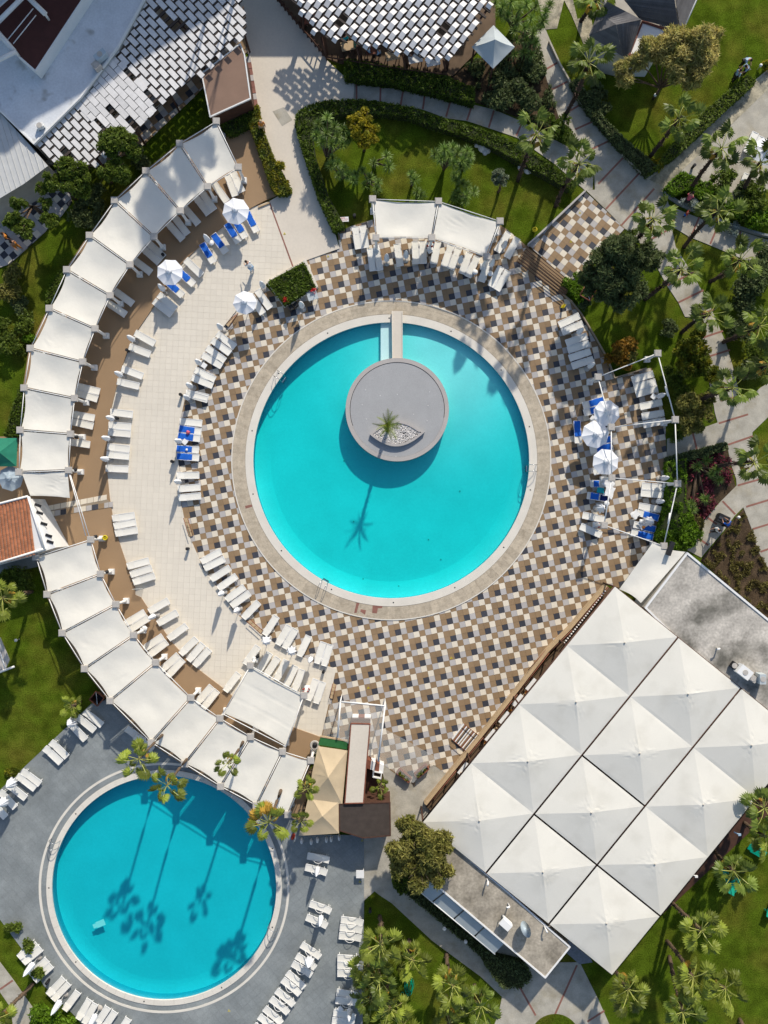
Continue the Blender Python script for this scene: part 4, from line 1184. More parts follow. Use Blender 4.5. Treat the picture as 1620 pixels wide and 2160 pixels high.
o = rest.build('roof_tiles_rest', MT['terracotta'], hs); o['kind'] = 'stuff'; hw(o)
for i in range(4):
    a, b = PR[i], PR[(i + 1) % 4]
    hw(MB().tube([a + Vector((0, 0, .02)), b + Vector((0, 0, .02))], .10, 4).build('eaves_board', MT['wall_white'], hs))
for (x, y) in ((80, 1066), (84, 1082), (93, 1105), (103, 1130), (106, 1143)):
    p = G(x, y, 2.9)
    hw(MB().box((p.x, p.y, 2.92), (.22, .55, .05), R(72 + 0)).build('skylight', MT['dark'], hs))
# square green parasol and glass-look round parasol beside it
gp = thing('green_parasol', 'square dark green parasol cut by the left edge', 'parasol', G(0, 954, 0))
hip(gp, [(-42, 924), (37, 924), (35, 984), (-42, 984)], 2.5, .7, 'green_fab', (-2, 954), 'canopy_panel')
reparent(MB().tube([(G(0, 954, 0).x, G(0, 954, 0).y, 0), (G(0, 954, 0).x, G(0, 954, 0).y, 3.0)], .05, 8).build('pole', MT['wood_dark'], gp), gp)
slab('side_patio', [(-80, 922), (41, 920), (40, 996), (62, 1047), (0, 1062), (-80, 1085)], -.1, .1, MT['terrace'], kind='structure')
slab('side_yard', [(-60, 1195), (93, 1162), (80, 1195), (0, 1215), (-60, 1225)], -.1, .03, MT['grey_deck'], kind='structure')
# dark sheet roof with white frame at left edge
lf = thing('edge_shelter', 'grey shelter roof with a white edge at the left of the lawn', 'shelter', G(5, 1380, 0))
reparent(MB().prism(polyW([(-60, 1330), (0, 1345), (20, 1392), (11, 1412), (-60, 1440)], 2.2), 2.1, 2.2).build('roof', MT['stone_cap'], lf), lf)
reparent(MB().tube([G(-20, 1425, 2.25), G(30, 1406, 2.25)], .09, 4).build('edge_bar', MT['white'], lf), lf)
reparent(MB().tube([G(0, 1375, 2.25), G(12, 1412, 2.25)], .06, 4).build('edge_bar', MT['white'], lf), lf)
reparent(MB().tube([G(-15, 1400, 0), G(-15, 1400, 2.1)], .06, 6).build('post', MT['white'], lf), lf)

# ------------------------------------------------------------------ upper left building
ub = building('white_roof_building', 'large building with a stained white flat roof at the upper left', 'building', [(-80, 210), (-80, -60), (320, -60), (305, 0), (250, 100), (172, 205), (72, 305), (0, 235)], 3.3, 'wall_dirty', 'roof_white', .12, .10, 'wall_white')
rr = building('red_roof_block', 'raised block with a dark red-brown roof on the white roof', 'building', [(-30, 40), (60, -40), (200, -40), (75, 150), (32, 112)], 4.4, 'wall_white', 'roof_red', .05, .06, 'wall_white', zb=3.3)
fr_ = thing('roof_frame', 'white steel frame standing over the dark red-brown roof', 'frame', G(40, 50, 4.4))
for (a, b, r_) in (((-20, 62), (62, -20), .22), ((60, -5), (96, 30), .2), ((-10, 62), (30, 108), .2), ((-20, 135), (35, 108), .2), ((28, 92), (76, 32), .04), ((16, 84), (70, 18), .04)):
    reparent(MB().tube([G(*a, 5.3), G(*b, 5.3)], r_, 4).build('frame_bar', MT['wall_white'], fr_), fr_)
for p in ((62, -15), (30, 105), (94, 28), (-10, 70)):
    q = G(*p, 5.2); reparent(MB().tube([(q.x, q.y, 4.4), q], .1, 6).build('post', MT['wall_white'], fr_), fr_)
mrf = thing('metal_roof_shed', 'ribbed pale metal roof cut by the left edge below the white roof', 'building', G(30, 330, 0))
MR = [(-80, 190), (-5, 232), (62, 305), (101, 350), (50, 388), (0, 418), (-80, 470)]
reparent(MB().prism(polyW(MR, 3.0), 0, 2.95).build('wall', MT['wall_dirty'], mrf), mrf)
reparent(MB().prism(polyW(MR, 3.0), 2.95, 3.0).build('roof_sheet', MT['roof_metal'], mrf), mrf)
for k in range(12):
    a = Vector((-66 + k * 15.2, 195 + k * 9.5)); b_ = a + Vector((62, 200))
    reg = [Vector((p[0], -p[1])) for p in MR]
    w_ = .9
    q = [(a.x, -a.y), (b_.x, -b_.y), (b_.x + w_, -b_.y), (a.x + w_, -a.y)]
    if parea(q) < 0: q = q[::-1]
    R_ = [(p.x, p.y) for p in reg]
    if parea(R_) < 0: R_ = R_[::-1]
    c = clip(R_, q)
    if len(c) > 2: reparent(MB().prism(polyW([(x, -y) for x, y in c], 3.05), 3.0, 3.05).build('roof_rib', MT['roof_metal'], mrf), mrf)

# dark checkered terrace beneath
UT = [(-80, 380), (0, 340), (80, 352), (160, 345), (290, 315), (355, 255), (410, 200), (470, 150), (540, 95), (538, 40), (500, -60), (300, -60), (200, 100), (60, 300), (-80, 200)]
ut = slab('upper_terrace', UT, -.1, .06, MT['t_joint'], kind='structure')
tiles(ut, [(90, 345), (200, 352), (292, 316), (355, 256), (412, 202), (436, 176), (520, 100), (538, 95), (520, 30), (400, 60), (250, 180)], (300, 300), (13.5 * math.cos(R(-38)), 13.5 * math.sin(R(-38))), checker, CT, .05, .09, .012, 120, near=(400, 200))
UT2 = [(-60, 440), (60, 385), (130, 352), (152, 425), (130, 455), (97, 487), (20, 557), (-60, 585)]
u2 = slab('side_checkered_terrace', UT2, -.1, .06, MT['t_joint'], kind='structure')
tiles(u2, UT2, (20, 500), (13.5 * math.cos(R(-42)), 13.5 * math.sin(R(-42))), lambda i, j: (1, 2, 3, 0)[(i % 2) + 2 * (j % 2)] if (i + j) % 2 else (1 if (i // 2 + j) % 2 else 3), CT, .05, .09, .012, 60, near=(60, 450))

def lath_roof(root, region, u, l, pitch_l, w_, pitch_w, z, bend=0.0, name='lath_panel', skip=None, miss=.03, org=(0, 0), slide=None, mt='lath'):
    """staggered loose panels on purlins over region (px)"""
    ang_ = math.atan2(-u[1], u[0])
    ul_ = math.hypot(*u); u0 = (u[0] / ul_, u[1] / ul_); v0 = (-u0[1], u0[0])
    k = S * (H - z) / H
    reg = [(p[0], p[1]) for p in region]
    xs = [p[0] for p in reg]; ys = [p[1] for p in reg]
    cx, cy = sum(xs) / len(xs), sum(ys) / len(ys)
    rad = max(math.hypot(x - cx, y - cy) for x, y in reg)
    nl, nw = int(rad / pitch_l) + 2, int(rad / pitch_w) + 2
    L_, W_ = l * k, w_ * k
    def pm_(frac):
        lb = L_ * frac
        if bend:
            h_ = bend
            vs = [(-lb / 2, -W_ / 2, 0), (0, -W_ / 2, h_), (lb / 2, -W_ / 2, 0), (lb / 2, W_ / 2, 0), (0, W_ / 2, h_), (-lb / 2, W_ / 2, 0)]
            vs += [(x, y, z_ - .02) for x, y, z_ in vs]
            fs = [(0, 1, 4, 5), (1, 2, 3, 4), (11, 10, 7, 6), (10, 9, 8, 7), (0, 6, 7, 1), (1, 7, 8, 2), (2, 8, 9, 3), (3, 9, 10, 4), (4, 10, 11, 5), (5, 11, 6, 0)]
            return MB().add(vs, fs).mesh(name, MT[mt])
        return MB().box((0, 0, 0), (lb, W_, .03)).mesh(name, MT[mt])
    mesh = pm_(1); half = pm_(.55)
    n = 0
    for j in range(-nw, nw + 1):
        for i in range(-nl, nl + 1):
            a = i * pitch_l + (pitch_l / 2 if j % 2 else 0); b_ = j * pitch_w
            x = cx + org[0] + u0[0] * a + v0[0] * b_; y = cy + org[1] + u0[1] * a + v0[1] * b_
            if slide: x, y = slide(x, y)
            ends = np.array([(x, y), (x + u0[0] * l * .42, y + u0[1] * l * .42), (x - u0[0] * l * .42, y - u0[1] * l * .42)])
            ins = pin(reg, ends)
            if not ins[0] and ins.sum() < 1: continue
            if skip and skip(x, y): continue
            if random.random() < miss: continue
            m_, c_ = mesh, (x, y)
            if ins.sum() < 3:
                if ins[1] and not ins[2]: c_ = (x + u0[0] * l * .22, y + u0[1] * l * .22)
                elif ins[2] and not ins[1]: c_ = (x - u0[0] * l * .22, y - u0[1] * l * .22)
                m_ = half
            p = G(c_[0], c_[1], z)
            o = link(name, m_, root, p - root.location, ang_ + random.gauss(0, .012)); n += 1
            o.rotation_euler.x = random.gauss(0, .015); o.rotation_euler.y = random.gauss(0, .01)
    print(name, n)
def purlins(root, region, u, pitch, z, th=.09, mt='wood_dark', nm='purlin'):
    ul_ = math.hypot(*u); u0 = (u[0] / ul_, u[1] / ul_); v0 = (-u0[1], u0[0])
    reg = [(p[0], -p[1]) for p in region]
    if parea(reg) < 0: reg = reg[::-1]
    cx = sum(p[0] for p in reg) / len(reg); cy = -sum(p[1] for p in reg) / len(reg)
    rad = max(math.hypot(p[0] - cx, p[1] + cy) for p in reg)
    n = int(rad / pitch) + 1
    hw_ = th / 2 / (S * (H - z) / H)
    for j in range(-n, n + 1):
        x, y = cx + v0[0] * j * pitch, cy + v0[1] * j * pitch
        q = [(x + u0[0] * s_ * rad + v0[0] * t_ * hw_, -(y + u0[1] * s_ * rad + v0[1] * t_ * hw_)) for s_, t_ in ((-1, -1), (1, -1), (1, 1), (-1, 1))]
        if parea(q) < 0: q = q[::-1]
        c = clip(reg, q)
        if len(c) > 2:
            reparent(MB().prism(polyW([(a, -b_) for a, b_ in c], z), z - .14, z).build(nm, MT[mt], root), root)
# lath pergola of the upper left
lp = thing('lath_pergola', 'long pergola roofed with staggered grey-white lath panels at the upper left', 'pergola', G(300, 160, 0))
LP = [(75, 305), (172, 205), (252, 100), (312, -10), (330, -50), (500, -50), (519, 35), (520, 70), (480, 100), (430, 145), (336, 220), (280, 280), (205, 342), (185, 358), (148, 350), (110, 340)]
dense = [(225, 118), (292, 160), (332, 222), (280, 280), (255, 290), (158, 226)]
lath_roof(lp, LP, (.69, .73), 25.5, 31, 10.9, 13.9, 3.0, 0.0, skip=lambda x, y: pin(dense, np.array([(x, y)]))[0], miss=.02)
lath_roof(lp, dense, (.69, .73), 29.5, 31, 12.6, 13.6, 3.02, 0.0, miss=.05)
purlins(lp, LP, (.73, -.69), 15.5, 2.95, .2, 'brown_dark')
purlins(lp, LP, (.69, .73), 70, 2.80, .12)
for (x, y) in ((120, 335), (205, 335), (285, 272), (360, 200), (430, 140), (515, 70)):
    p = G(x, y, 2.7); reparent(MB().tube([(p.x, p.y, 0), (p.x, p.y, 2.7)], .09, 6).build('post', MT['wood_dark'], lp), lp)
# brown roof
br = building('brown_roof_hut', 'hut with a plain reddish-brown roof edged in white', 'hut', [(425, 155), (507, 92), (516, 115), (529, 208), (443, 247)], 2.5, 'wood_dark', 'roof_brown', .05, .07, 'wall_white')
cwt = thing('glass_counter', 'white framed glass counter below the reddish-brown roof', 'counter', G(475, 240, 0))
reparent(MB().prism(polyW([(447, 250), (493, 232), (497, 240), (463, 256)], 1.0), 0, 1.0).build('counter', MT['awning'], cwt), cwt)
for k in range(5):
    p = G(452 + k * 10, 249 - k * 4, 1.02); reparent(MB().box(p, (.25, .12, .06), R(25)).build('tray', MT['green_plastic'] if k % 2 else MT['white'], cwt), cwt)
bp_ = thing('brick_steps', 'narrow strip of red brick steps beside the plaza', 'steps', G(527, 190, 0))
for k in range(8):
    reparent(MB().prism(polyW([(518 + k * 2.0, 120 + k * 13), (528 + k * 2.0, 119 + k * 13), (530 + k * 2, 131 + k * 13), (520 + k * 2.0, 132 + k * 13)], .16), .05, .16 + (k % 2) * .02).build('step', MT['band'] if k % 3 else MT['t_grey'], bp_), bp_)

# ------------------------------------------------------------------ restaurant pergola, top centre
rp = thing('restaurant_pergola', 'dark timber restaurant pergola roofed with bent white lath panels', 'pergola', G(800, 60, 0))
RP = [(610, -50), (614, 0), (640, 32), (677, 77), (760, 95), (855, 116), (938, 128), (952, 120), (988, 85), (1036, 22), (1040, -50)]
lath_roof(rp, RP, (.62, -.78), 25.5, 30, 11.0, 15.0, 3.7, .16, miss=.05)
purlins(rp, RP, (.78, .62), 15, 3.65, .16, 'brown_dark')
purlins(rp, RP, (.60, -.80), 70, 3.5, .14)
RF = [(560, -50), (585, 0), (640, 65), (688, 122), (722, 134), (735, 128), (830, 143), (940, 160), (955, 160), (1000, 115), (1045, 60), (1045, -50)]
slab('restaurant_floor', RF, -.1, .16, MT['floor_wood'], kind='structure')
rim = [(584, -5), (640, 62), (688, 120), (725, 126), (830, 143), (945, 158)]
rl = thing('timber_railing', 'dark timber railing and posts around the restaurant terrace', 'railing', G(760, 130, 0))
for k in range(len(rim) - 1):
    a, b_ = Vector(rim[k]), Vector(rim[k + 1])
    reparent(MB().tube([G(a.x, a.y, 1.05), G(b_.x, b_.y, 1.05)], .07, 4).build('rail', MT['wood_dark'], rl), rl)
    reparent(MB().tube([G(a.x, a.y, .5), G(b_.x, b_.y, .5)], .05, 4).build('rail', MT['wood_dark'], rl), rl)
    m_ = max(2, int((b_ - a).length / 12))
    for q in range(m_):
        p = a.lerp(b_, q / m_); reparent(MB().box(G(p.x, p.y, .6), (.09, .09, .95), R(45)).build('baluster', MT['wood_dark'], rl), rl)
for (x, y) in ((640, 62), (688, 116), (760, 128), (855, 146), (940, 150)):
    p = G(x, y, 0)
    reparent(MB().box((p.x, p.y, 1.5), (.28, .28, 2.9), R(20)).build('post', MT['wood_dark'], rl), rl)
for (a, b_) in (((640, 62), (640, 30)), ((688, 116), (677, 78)), ((760, 128), (752, 95)), ((855, 146), (850, 115)), ((940, 150), (935, 126))):
    reparent(MB().tube([G(*a, 2.4), G(*b_, 3.0)], .09, 4).build('brace', MT['wood_dark'], rl), rl)
for k, (x, y) in enumerate(((735, 108), (786, 116), (828, 128), (875, 134), (912, 140), (655, 52))):
    dining_table(x, y, R(12), ordw(k) + ' table from the left at the restaurant terrace edge' if k < 5 else 'restaurant table at the left corner of the terrace', 'wood_tan' if k in (0, 2) else ('white' if k in (3, 4) else 'wood_red'), z=.16)
# gazebo
gz = thing('gazebo', 'small gazebo with a pale grey pyramid roof beside the restaurant', 'gazebo', G(1040, 100, 0))
hip(gz, [(1041, 53), (1086, 99), (1040, 145), (995, 99)], 2.7, 1.0, 'awning', None)
for (x, y) in ((1041, 58), (1080, 99), (1040, 139), (1001, 99)):
    p = G(x, y, 2.6); reparent(MB().tube([(p.x, p.y, 0), (p.x, p.y, 2.6)], .08, 6).build('post', MT['wood_dark'], gz), gz)

# ------------------------------------------------------------------ shingled house, top right
sh = thing('shingled_house', 'house with a dark grey hipped shingle roof at the upper right', 'house', G(1360, 20, 0))
SB = [(1243, 75), (1262, 30), (1282, -60), (1485, -60), (1467, 0), (1436, 70), (1400, 120), (1300, 120)]
reparent(MB().prism(polyW([(1250, 72), (1268, 30), (1290, -60), (1475, -60), (1458, 0), (1430, 64), (1395, 62), (1350, 52), (1320, 120), (1290, 112)], 2.8), 0, 2.8).build('wall', MT['wall_dirty'], sh), sh)
def plane_tiles(root, q, rows, mt, nm='shingle_course'):
    """q: eaves a, eaves b, ridge b, ridge a (world). long overlapping courses"""
    a, b_, c, d = [Vector(v) for v in q]
    for r_ in range(rows):
        t0, t1 = r_ / rows, min(1, (r_ + 1.25) / rows)
        p = [a.lerp(d, t0), b_.lerp(c, t0), b_.lerp(c, t1), a.lerp(d, t1)]
        n_ = (b_ - a).cross(d - a).normalized()
        if n_.z < 0: n_ = -n_
        p2 = [p[0] + n_ * .05, p[1] + n_ * .05, p[2] + n_ * .01, p[3] + n_ * .01]
        m_ = MB()
        m_.add(p2 + p, [(0, 1, 2, 3), (0, 4, 5, 1), (1, 5, 6, 2), (3, 7, 4, 0)])
        o = m_.build(nm, MT[mt], root); reparent(o, root)
        if o.data.polygons[0].normal.z < 0: o.data.flip_normals()
z0, z1 = 2.8, 4.3
pk1 = G(1300, 52, z1)      # small hip
ridge = G(1420, -20, 4.9)
plane_tiles(sh, [G(1243, 75, z0), G(1262, 28, z0), pk1, pk1], 8, 'shingle')
plane_tiles(sh, [G(1262, 28, z0), G(1282, 4, z0 + .9), G(1353, 41, z0 + 1.1), pk1], 9, 'shingle')
plane_tiles(sh, [G(1313, 118, z0), G(1243, 75, z0), pk1, pk1], 11, 'shingle')
plane_tiles(sh, [G(1353, 41, z0 + 1.0), G(1326, 122, z0), G(1313, 118, z0), pk1], 10, 'shingle')
plane_tiles(sh, [G(1350, 41, z0 + .2), G(1432, 62, z0 + .2), G(1415, -60, 5.2), G(1268, -60, 5.2)], 22, 'shingle')
plane_tiles(sh, [G(1436, 72, z0), G(1470, -5, z0), G(1415, -60, 5.2), G(1415, -60, 5.2)], 12, 'shingle')
plane_tiles(sh, [G(1470, -5, z0), G(1500, -60, z0), G(1415, -60, 5.2), G(1415, -60, 5.2)], 10, 'shingle')
reparent(MB().tube([G(1436, 73, 2.8), G(1471, -6, 2.8), G(1500, -70, 2.8)], .09, 4).build('gutter', MT['white'], sh), sh)
fl = building('white_annex', 'small white flat-roofed annex under the golden tree', 'annex', [(1354, 45), (1405, 62), (1385, 120), (1325, 118)], 2.85, 'wall_white', 'wall_white', .12, .12, 'rust')
# ------------------------------------------------------------------ sun loungers
def make_lounger(style):
    t = thing('sun_lounger', None, 'sun lounger')
    L2, W = .93, .275
    zt = .34
    def seg(x0, x1, dz0, dz1, nm):
        b = MB(); n_ = 5
        vs = [(x0 + (x1 - x0) * i / n_, y, zt + dz0 + (dz1 - dz0) * i / n_ - .018 * (abs(y) < .01) * 1.0) for i in range(n_ + 1) for y in (-W + .03, 0, W - .03)]
        fs = []
        for i in range(n_):
            for j in range(2):
                a = i * 3 + j; fs.append((a, a + 3, a + 4, a + 1))
        b.add(vs, fs, 0, True)
        vs2 = [(x, y, z - .02) for x, y, z in vs]
        b.add(vs2, [f[::-1] for f in fs], 0, True)
        return b.build(nm, MT['sling'], t)
    hr = {'flat': .01, 'low': .07, 'arm': .12}[style]
    seg(-L2 + .02, -.33, hr, .0, 'backrest')
    seg(-.30, L2 - .03, 0.0, .0, 'seat')
    f = MB()
    for s_ in (-1, 1):
        f.box((.30, s_ * W, zt - .01), (1.26, .045, .06))
        f.tube([(-.33, s_ * W, zt), (-L2, s_ * W, zt + hr)], .022, 5)
    f.box((L2, 0, zt - .01), (.045, 2 * W, .05)).box((-.315, 0, zt - .02), (.025, 2 * W, .03)).tube([(-L2, -W, zt + hr), (-L2, W, zt + hr)], .02, 5)
    f.build('frame', MT['white'], t)
    for x in (-.62, .80):
        for s_ in (-1, 1):
            MB().box((x, s_ * (W + .01), zt / 2), (.05, .04, zt)).build('leg', MT['white'], t)
    MB().tube([(-.75, -W, .06), (-.75, W, .06)], .02, 5).build('axle', MT['white'], t)
    if style == 'arm':
        for s_ in (-1, 1):
            pts = [(.42, s_ * W, zt)] + [(.42 - .80 * k / 8, s_ * (W + .10 * math.sin(math.pi * k / 8)), zt + .24 * math.sin(math.pi * k / 8) ** .7) for k in range(1, 8)] + [(-.38, s_ * W, zt)]
            MB().tube(pts, .020, 5).build('armrest', MT['white'], t)
    return t
protos = {k: make_lounger(k) for k in ('flat', 'low', 'arm')}
used = {}
def lounger(x, y, ang, label, style='flat', z=0.12, group=None):
    p = protos[style]
    loc = G(x, y, z + .3); loc.z = z
    if style not in used:
        used[style] = 1
        p.location = loc; p.rotation_euler = (0, 0, ang); tag(p, label, None, group); return p
    return dup(p, loc, ang, label, None, group)

towel_n = 0
def towel_mesh(l, seed, w_=.60):
    n1, n2 = 12, 6
    vs, fs = [], []
    for i in range(n1 + 1):
        for j in range(n2 + 1):
            u, v = i / n1, j / n2
            x = u * l; y = (v - .5) * w_ * (1 + .05 * math.sin(u * 9 + seed))
            z = .012 + .012 * noise.noise(Vector((x * 4, y * 4, seed))) + .012 * noise.noise(Vector((x * 9, y * 9, seed)))
            if abs(v - .5) > .46: z -= .03
            vs.append((x, y, z))
    for i in range(n1):
        for j in range(n2):
            a = i * (n2 + 1) + j
            fs.append((a, a + n2 + 1, a + n2 + 2, a + 1))
    return MB().add(vs, fs, 0, True).mesh('towel', MT['blue'])
TW = [towel_mesh(1.28, s_) for s_ in range(4)]
def towel(x, y, ang, label, z, mt=None, x0=-.91, sc=1.0):
    global towel_n
    loc = G(x, y, z + .3); loc.z = z + .365
    d = Vector((math.cos(ang), math.sin(ang), 0)) * x0
    me = TW[towel_n % 4]
    if mt:
        me = me.copy(); me.materials.clear(); me.materials.append(MT[mt])
    o = link('towel', me, None, loc + d, ang); towel_n += 1
    o.scale = (sc, 1, 1)
    tag(o, label, 'towel'); return o

def row(ox, oy, k, items, phrase, style='flat', z=.12, group=None, blue=(), colour='white', start=0, from_='top', tz=None):
    for n, it in enumerate(items):
        hx, hy, fx, fy = it[:4]
        h = Vector((ox + hx / k, oy + hy / k)); f = Vector((ox + fx / k, oy + fy / k))
        c = (h + f) / 2
        ang = math.atan2(-(f.y - h.y), f.x - h.x)
        lab = f'{ordw(n + start)} {colour} sun lounger from the {from_} {phrase}'
        if n in blue: lab = f'{ordw(n + start)} sun lounger from the {from_} {phrase}, under a blue towel'
        lounger(c.x, c.y, ang, lab, style, z, group)
        if n in blue:
            towel(c.x, c.y, ang, f'blue towel on the {ordw(n + start)} lounger from the {from_} {phrase}', z + (.0 if style == 'flat' else .03))

k8 = 8.1
row(360, 640, k8, [(810, 530, 1083, 735), (722, 635, 1002, 842), (628, 765, 917, 975), (555, 888, 862, 1065), (427, 1140, 748, 1300), (380, 1270, 707, 1400), (285, 1545, 620, 1640)],
    "on the checkered deck's upper left edge", z=.05, group='loungers along the left edge of the checkered deck')
row(340, 840, k8, [(200 + 90, 45, 560, 120)], "between umbrella and blue towels, left deck edge", z=.05, group='loungers along the left edge of the checkered deck') if False else None
row(340, 840, k8, [(330, 395, 688, 430), (317, 520, 675, 570), (297, 645, 655, 690), (278, 860, 630, 885), (272, 990, 643, 1018), (277, 1322, 642, 1315), (303, 1550, 658, 1520), (316, 1701, 664, 1669)],
    "in the left middle cluster", z=.05, group='loungers along the left edge of the checkered deck', blue=(1, 2, 3, 4))
row(400, 800, 3.857, [(-32 + 4, 110, 150, 150)], "alone between the closed parasol and bin", z=.05, from_='left')
row(200, 680, k8, [(692, 180, 1020, 362), (600, 415, 937, 545), (470, 790, 812, 920), (393, 1010, 750, 1092), (272, 1530, 645, 1575), (247, 1753, 612, 1783), (238, 1873, 605, 1906), (222, 2128, 588, 2166), (212, 2258, 578, 2290), (202, 2493, 560, 2508)],
    "on the beige deck's left side", z=.125, group='loungers on the beige deck beside the brown terrace')
row(220, 1060, k8, [(150, 272, 510, 222), (175, 405, 533, 335), (203, 528, 555, 470), (407, 1090, 752, 997), (460, 1232, 803, 1122), (507, 1360, 852, 1250)],
    "in the two lower left trios", z=.125, group='loungers on the beige deck beside the brown terrace')
row(400, 1150, k8, [(200, 285, 535, 108), (267, 392, 583, 238), (380, 580, 680, 388), (503, 733, 790, 532), (645, 922, 922, 722), (730, 1028, 1010, 825), (927, 1235, 1172, 983)],
    "along the checkered deck's lower left curve", z=.05, group='loungers along the lower left edge of the checkered deck')
row(530, 1280, k8, [(240, 460, 422, 180), (462, 630, 640, 338), (575, 692, 748, 395), (830, 820, 975, 518), (1125, 950, 1232, 620), (1247, 985, 1340, 665)],
    "at the beige deck's lower tip", z=.06, from_='left', group='loungers along the lower left edge of the checkered deck')
row(530, 1280, k8, [(137, 1080, 300, 815), (272, 1145, 430, 908), (445, 1215, 590, 945), (610, 1315, 738, 1050), (752, 1390, 860, 1110), (977, 1586, 1107, 1249), (1107, 1638, 1222, 1291)],
    "just above the square awning", z=.125, from_='left', group='loungers beside the square awning')
row(240, 1240, k8, [(622, 395, 920, 225), (770, 602, 1072, 428), (952, 860, 1232, 655), (1152, 1125, 1405, 875), (1285, 1235, 1517, 965), (1388, 1322, 1625, 1055), (1913, 1754, 2128, 1471)],
    "at the beige deck's lower left rim", z=.125, group='loungers on the lower beige deck')
row(400, 1300, k8, [(955, 812, 1165, 520)], "touching the awning's upper corner post", z=.125, from_='left', group='loungers beside the square awning')
row(240, 1240, k8, [(230, 595, 505, 430), (310, 695, 560, 530), (555, 1015, 803, 850), (640, 1125, 872, 948), (868, 1360, 1062, 1185), (960, 1465, 1145, 1265), (1448, 1936, 1651, 1706), (1558, 2016, 1741, 1786)],
    "half under the lower curved pergola", z=.22, group='loungers under the lower pergola')
row(380, 340, k8, [(905, 200, 1052, 512), (820, 265, 935, 570), (590, 400, 785, 670), (380, 545, 568, 820), (275, 625, 475, 885), (80, 800, 300, 1060)],
    "under the upper curved pergola", z=.22, group='loungers under the upper pergola')
row(260, 420, k8, [(880, 315, 1090, 590), (780, 430, 1000, 678), (445, 765, 665, 968), (365, 865, 585, 1060), (205, 1055, 443, 1232)],
    "at the upper pergola's middle bays", z=.22, group='loungers under the upper pergola')
row(200, 540, k8, [(350, 600, 645, 815), (222, 800, 522, 998)], "at the upper pergola's lower bays", z=.22, group='loungers under the upper pergola')
row(0, 800, 3.857, [(640, 60, 805, 100), (625, 110, 790, 160), (600, 285, 760, 315), (590, 345, 750, 380), (570, 510, 715, 530)], "under the pergola's left end", z=.22, group='loungers under the upper pergola')
row(380, 340, k8, [(1150, 900, 1295, 1175), (930, 1000, 1105, 1290), (800, 1075, 997, 1380), (568, 1255, 783, 1560), (385, 1430, 560, 1710)],
    "on the upper beige deck", z=.125, blue=(0, 1, 2, 3, 4), group='loungers with blue towels on the upper beige deck')
row(260, 420, k8, [(1075, 1045, 1330, 1290), (930, 1210, 1200, 1455), (740, 1400, 1010, 1645)], "near the second open parasol", z=.125, blue=(1, 2), group='loungers with blue towels on the upper beige deck')
row(200, 540, k8, [(1095, 665, 1380, 905), (1020, 775, 1303, 995)], "in the second open parasol's shade", z=.125, group='loungers in parasol shade on the beige deck')
row(400, 400, 3.857, [(557, 828, 648, 957), (500, 870, 590, 1000)], "beside the square hedge planter", z=.05, group='loungers beside the square hedge planter')
row(730, 460, k8, [(155, 160, 215, 520), (282, 140, 335, 500), (415, 540, 460, 890), (515, 532, 575, 880), (870, 455, 925, 812), (1180, 412, 1195, 775), (1305, 408, 1318, 770), (1565, 415, 1498, 775)],
    "below the short top pergola", z=.05, from_='left', group='loungers below the top pergola')
row(920, 460, k8, [(255, 470, 135, 822), (378, 530, 252, 868), (570, 600, 440, 945), (695, 678, 545, 990), (895, 730, 770, 1085), (1103, 848, 938, 1158), (1220, 915, 1040, 1220), (1230, 265, 1045, 560), (1380, 358, 1215, 665)],
    "below the top pergola's right half", z=.05, from_='left', group='loungers below the top pergola')
row(1160, 620, k8, [(485, 380, 172, 525), (550, 510, 215, 650), (622, 720, 287, 840), (652, 850, 320, 958), (682, 985, 338, 1098), (728, 1118, 385, 1232)],
    "along the upper right deck edge", z=.05, group='loungers along the upper right deck edge')
row(1300, 740, k8, [(620, 395, 275, 500), (655, 532, 315, 620), (697, 645, 338, 740), (770, 880, 412, 955), (805, 1062, 443, 1125), (830, 1195, 465, 1262)],
    "inside the bare right pergola frame", z=.05, group='loungers inside the bare pergola frame')
row(1180, 820, k8, [(760, 190, 410, 290), (770, 320, 432, 410), (300, 570, 320, 905), (875, 860, 535, 930), (880, 985, 545, 1050), (930, 1330, 600, 1420)],
    "around the three right parasols", z=.05, blue=(0, 1, 2, 3, 4), group='loungers around the three right parasols')
k7 = 7.364
row(1200, 980, k7, [(680, 300, 340, 295), (610, 530, 300, 480), (545, 855, 220, 785), (485, 1088, 192, 962)],
    "below the three right parasols", z=.05, group='loungers below the three right parasols')
row(1200, 980, k7, [(1470, 358, 1140, 330), (1458, 472, 1122, 440), (1420, 700, 1095, 645), (1390, 830, 1060, 740), (1340, 1010, 1010, 930), (1305, 1130, 970, 1050)],
    "in the lower right deck corner", z=.05, blue=(3, 4, 5), group='loungers in the lower right deck corner')
row(0, 1960, k8, [(330, 475, 618, 230), (410, 565, 700, 325), (525, 770, 808, 520), (597, 868, 880, 615), (830, 1112, 1095, 840), (915, 1195, 1172, 922), (1110, 1372, 1335, 1068), (1340, 1525, 1535, 1202), (1440, 1605, 1630, 1260)],
    "at the small pool's lower left", 'low', z=.04, group='loungers at the lower left of the small pool')
row(0, 1600, 3.857, [(795, 2150, 865, 2045), (850, 2185, 922, 2080), (960, 2240, 1030, 2140)], "at the bottom edge, small pool", 'low', z=.04, from_='left', group='loungers at the lower left of the small pool')
row(540, 1960, k8, [(1082, 450, 795, 270), (1010, 640, 700, 455), (940, 760, 640, 590), (808, 965, 552, 755), (738, 1080, 470, 870), (635, 1265, 365, 1055), (538, 1400, 272, 1195), (425, 1575, 162, 1360), (340, 1690, 75, 1500), (250, 1840, -10, 1650)],
    "in the diagonal small pool row", 'arm', z=.04, group='loungers in the diagonal row right of the small pool')
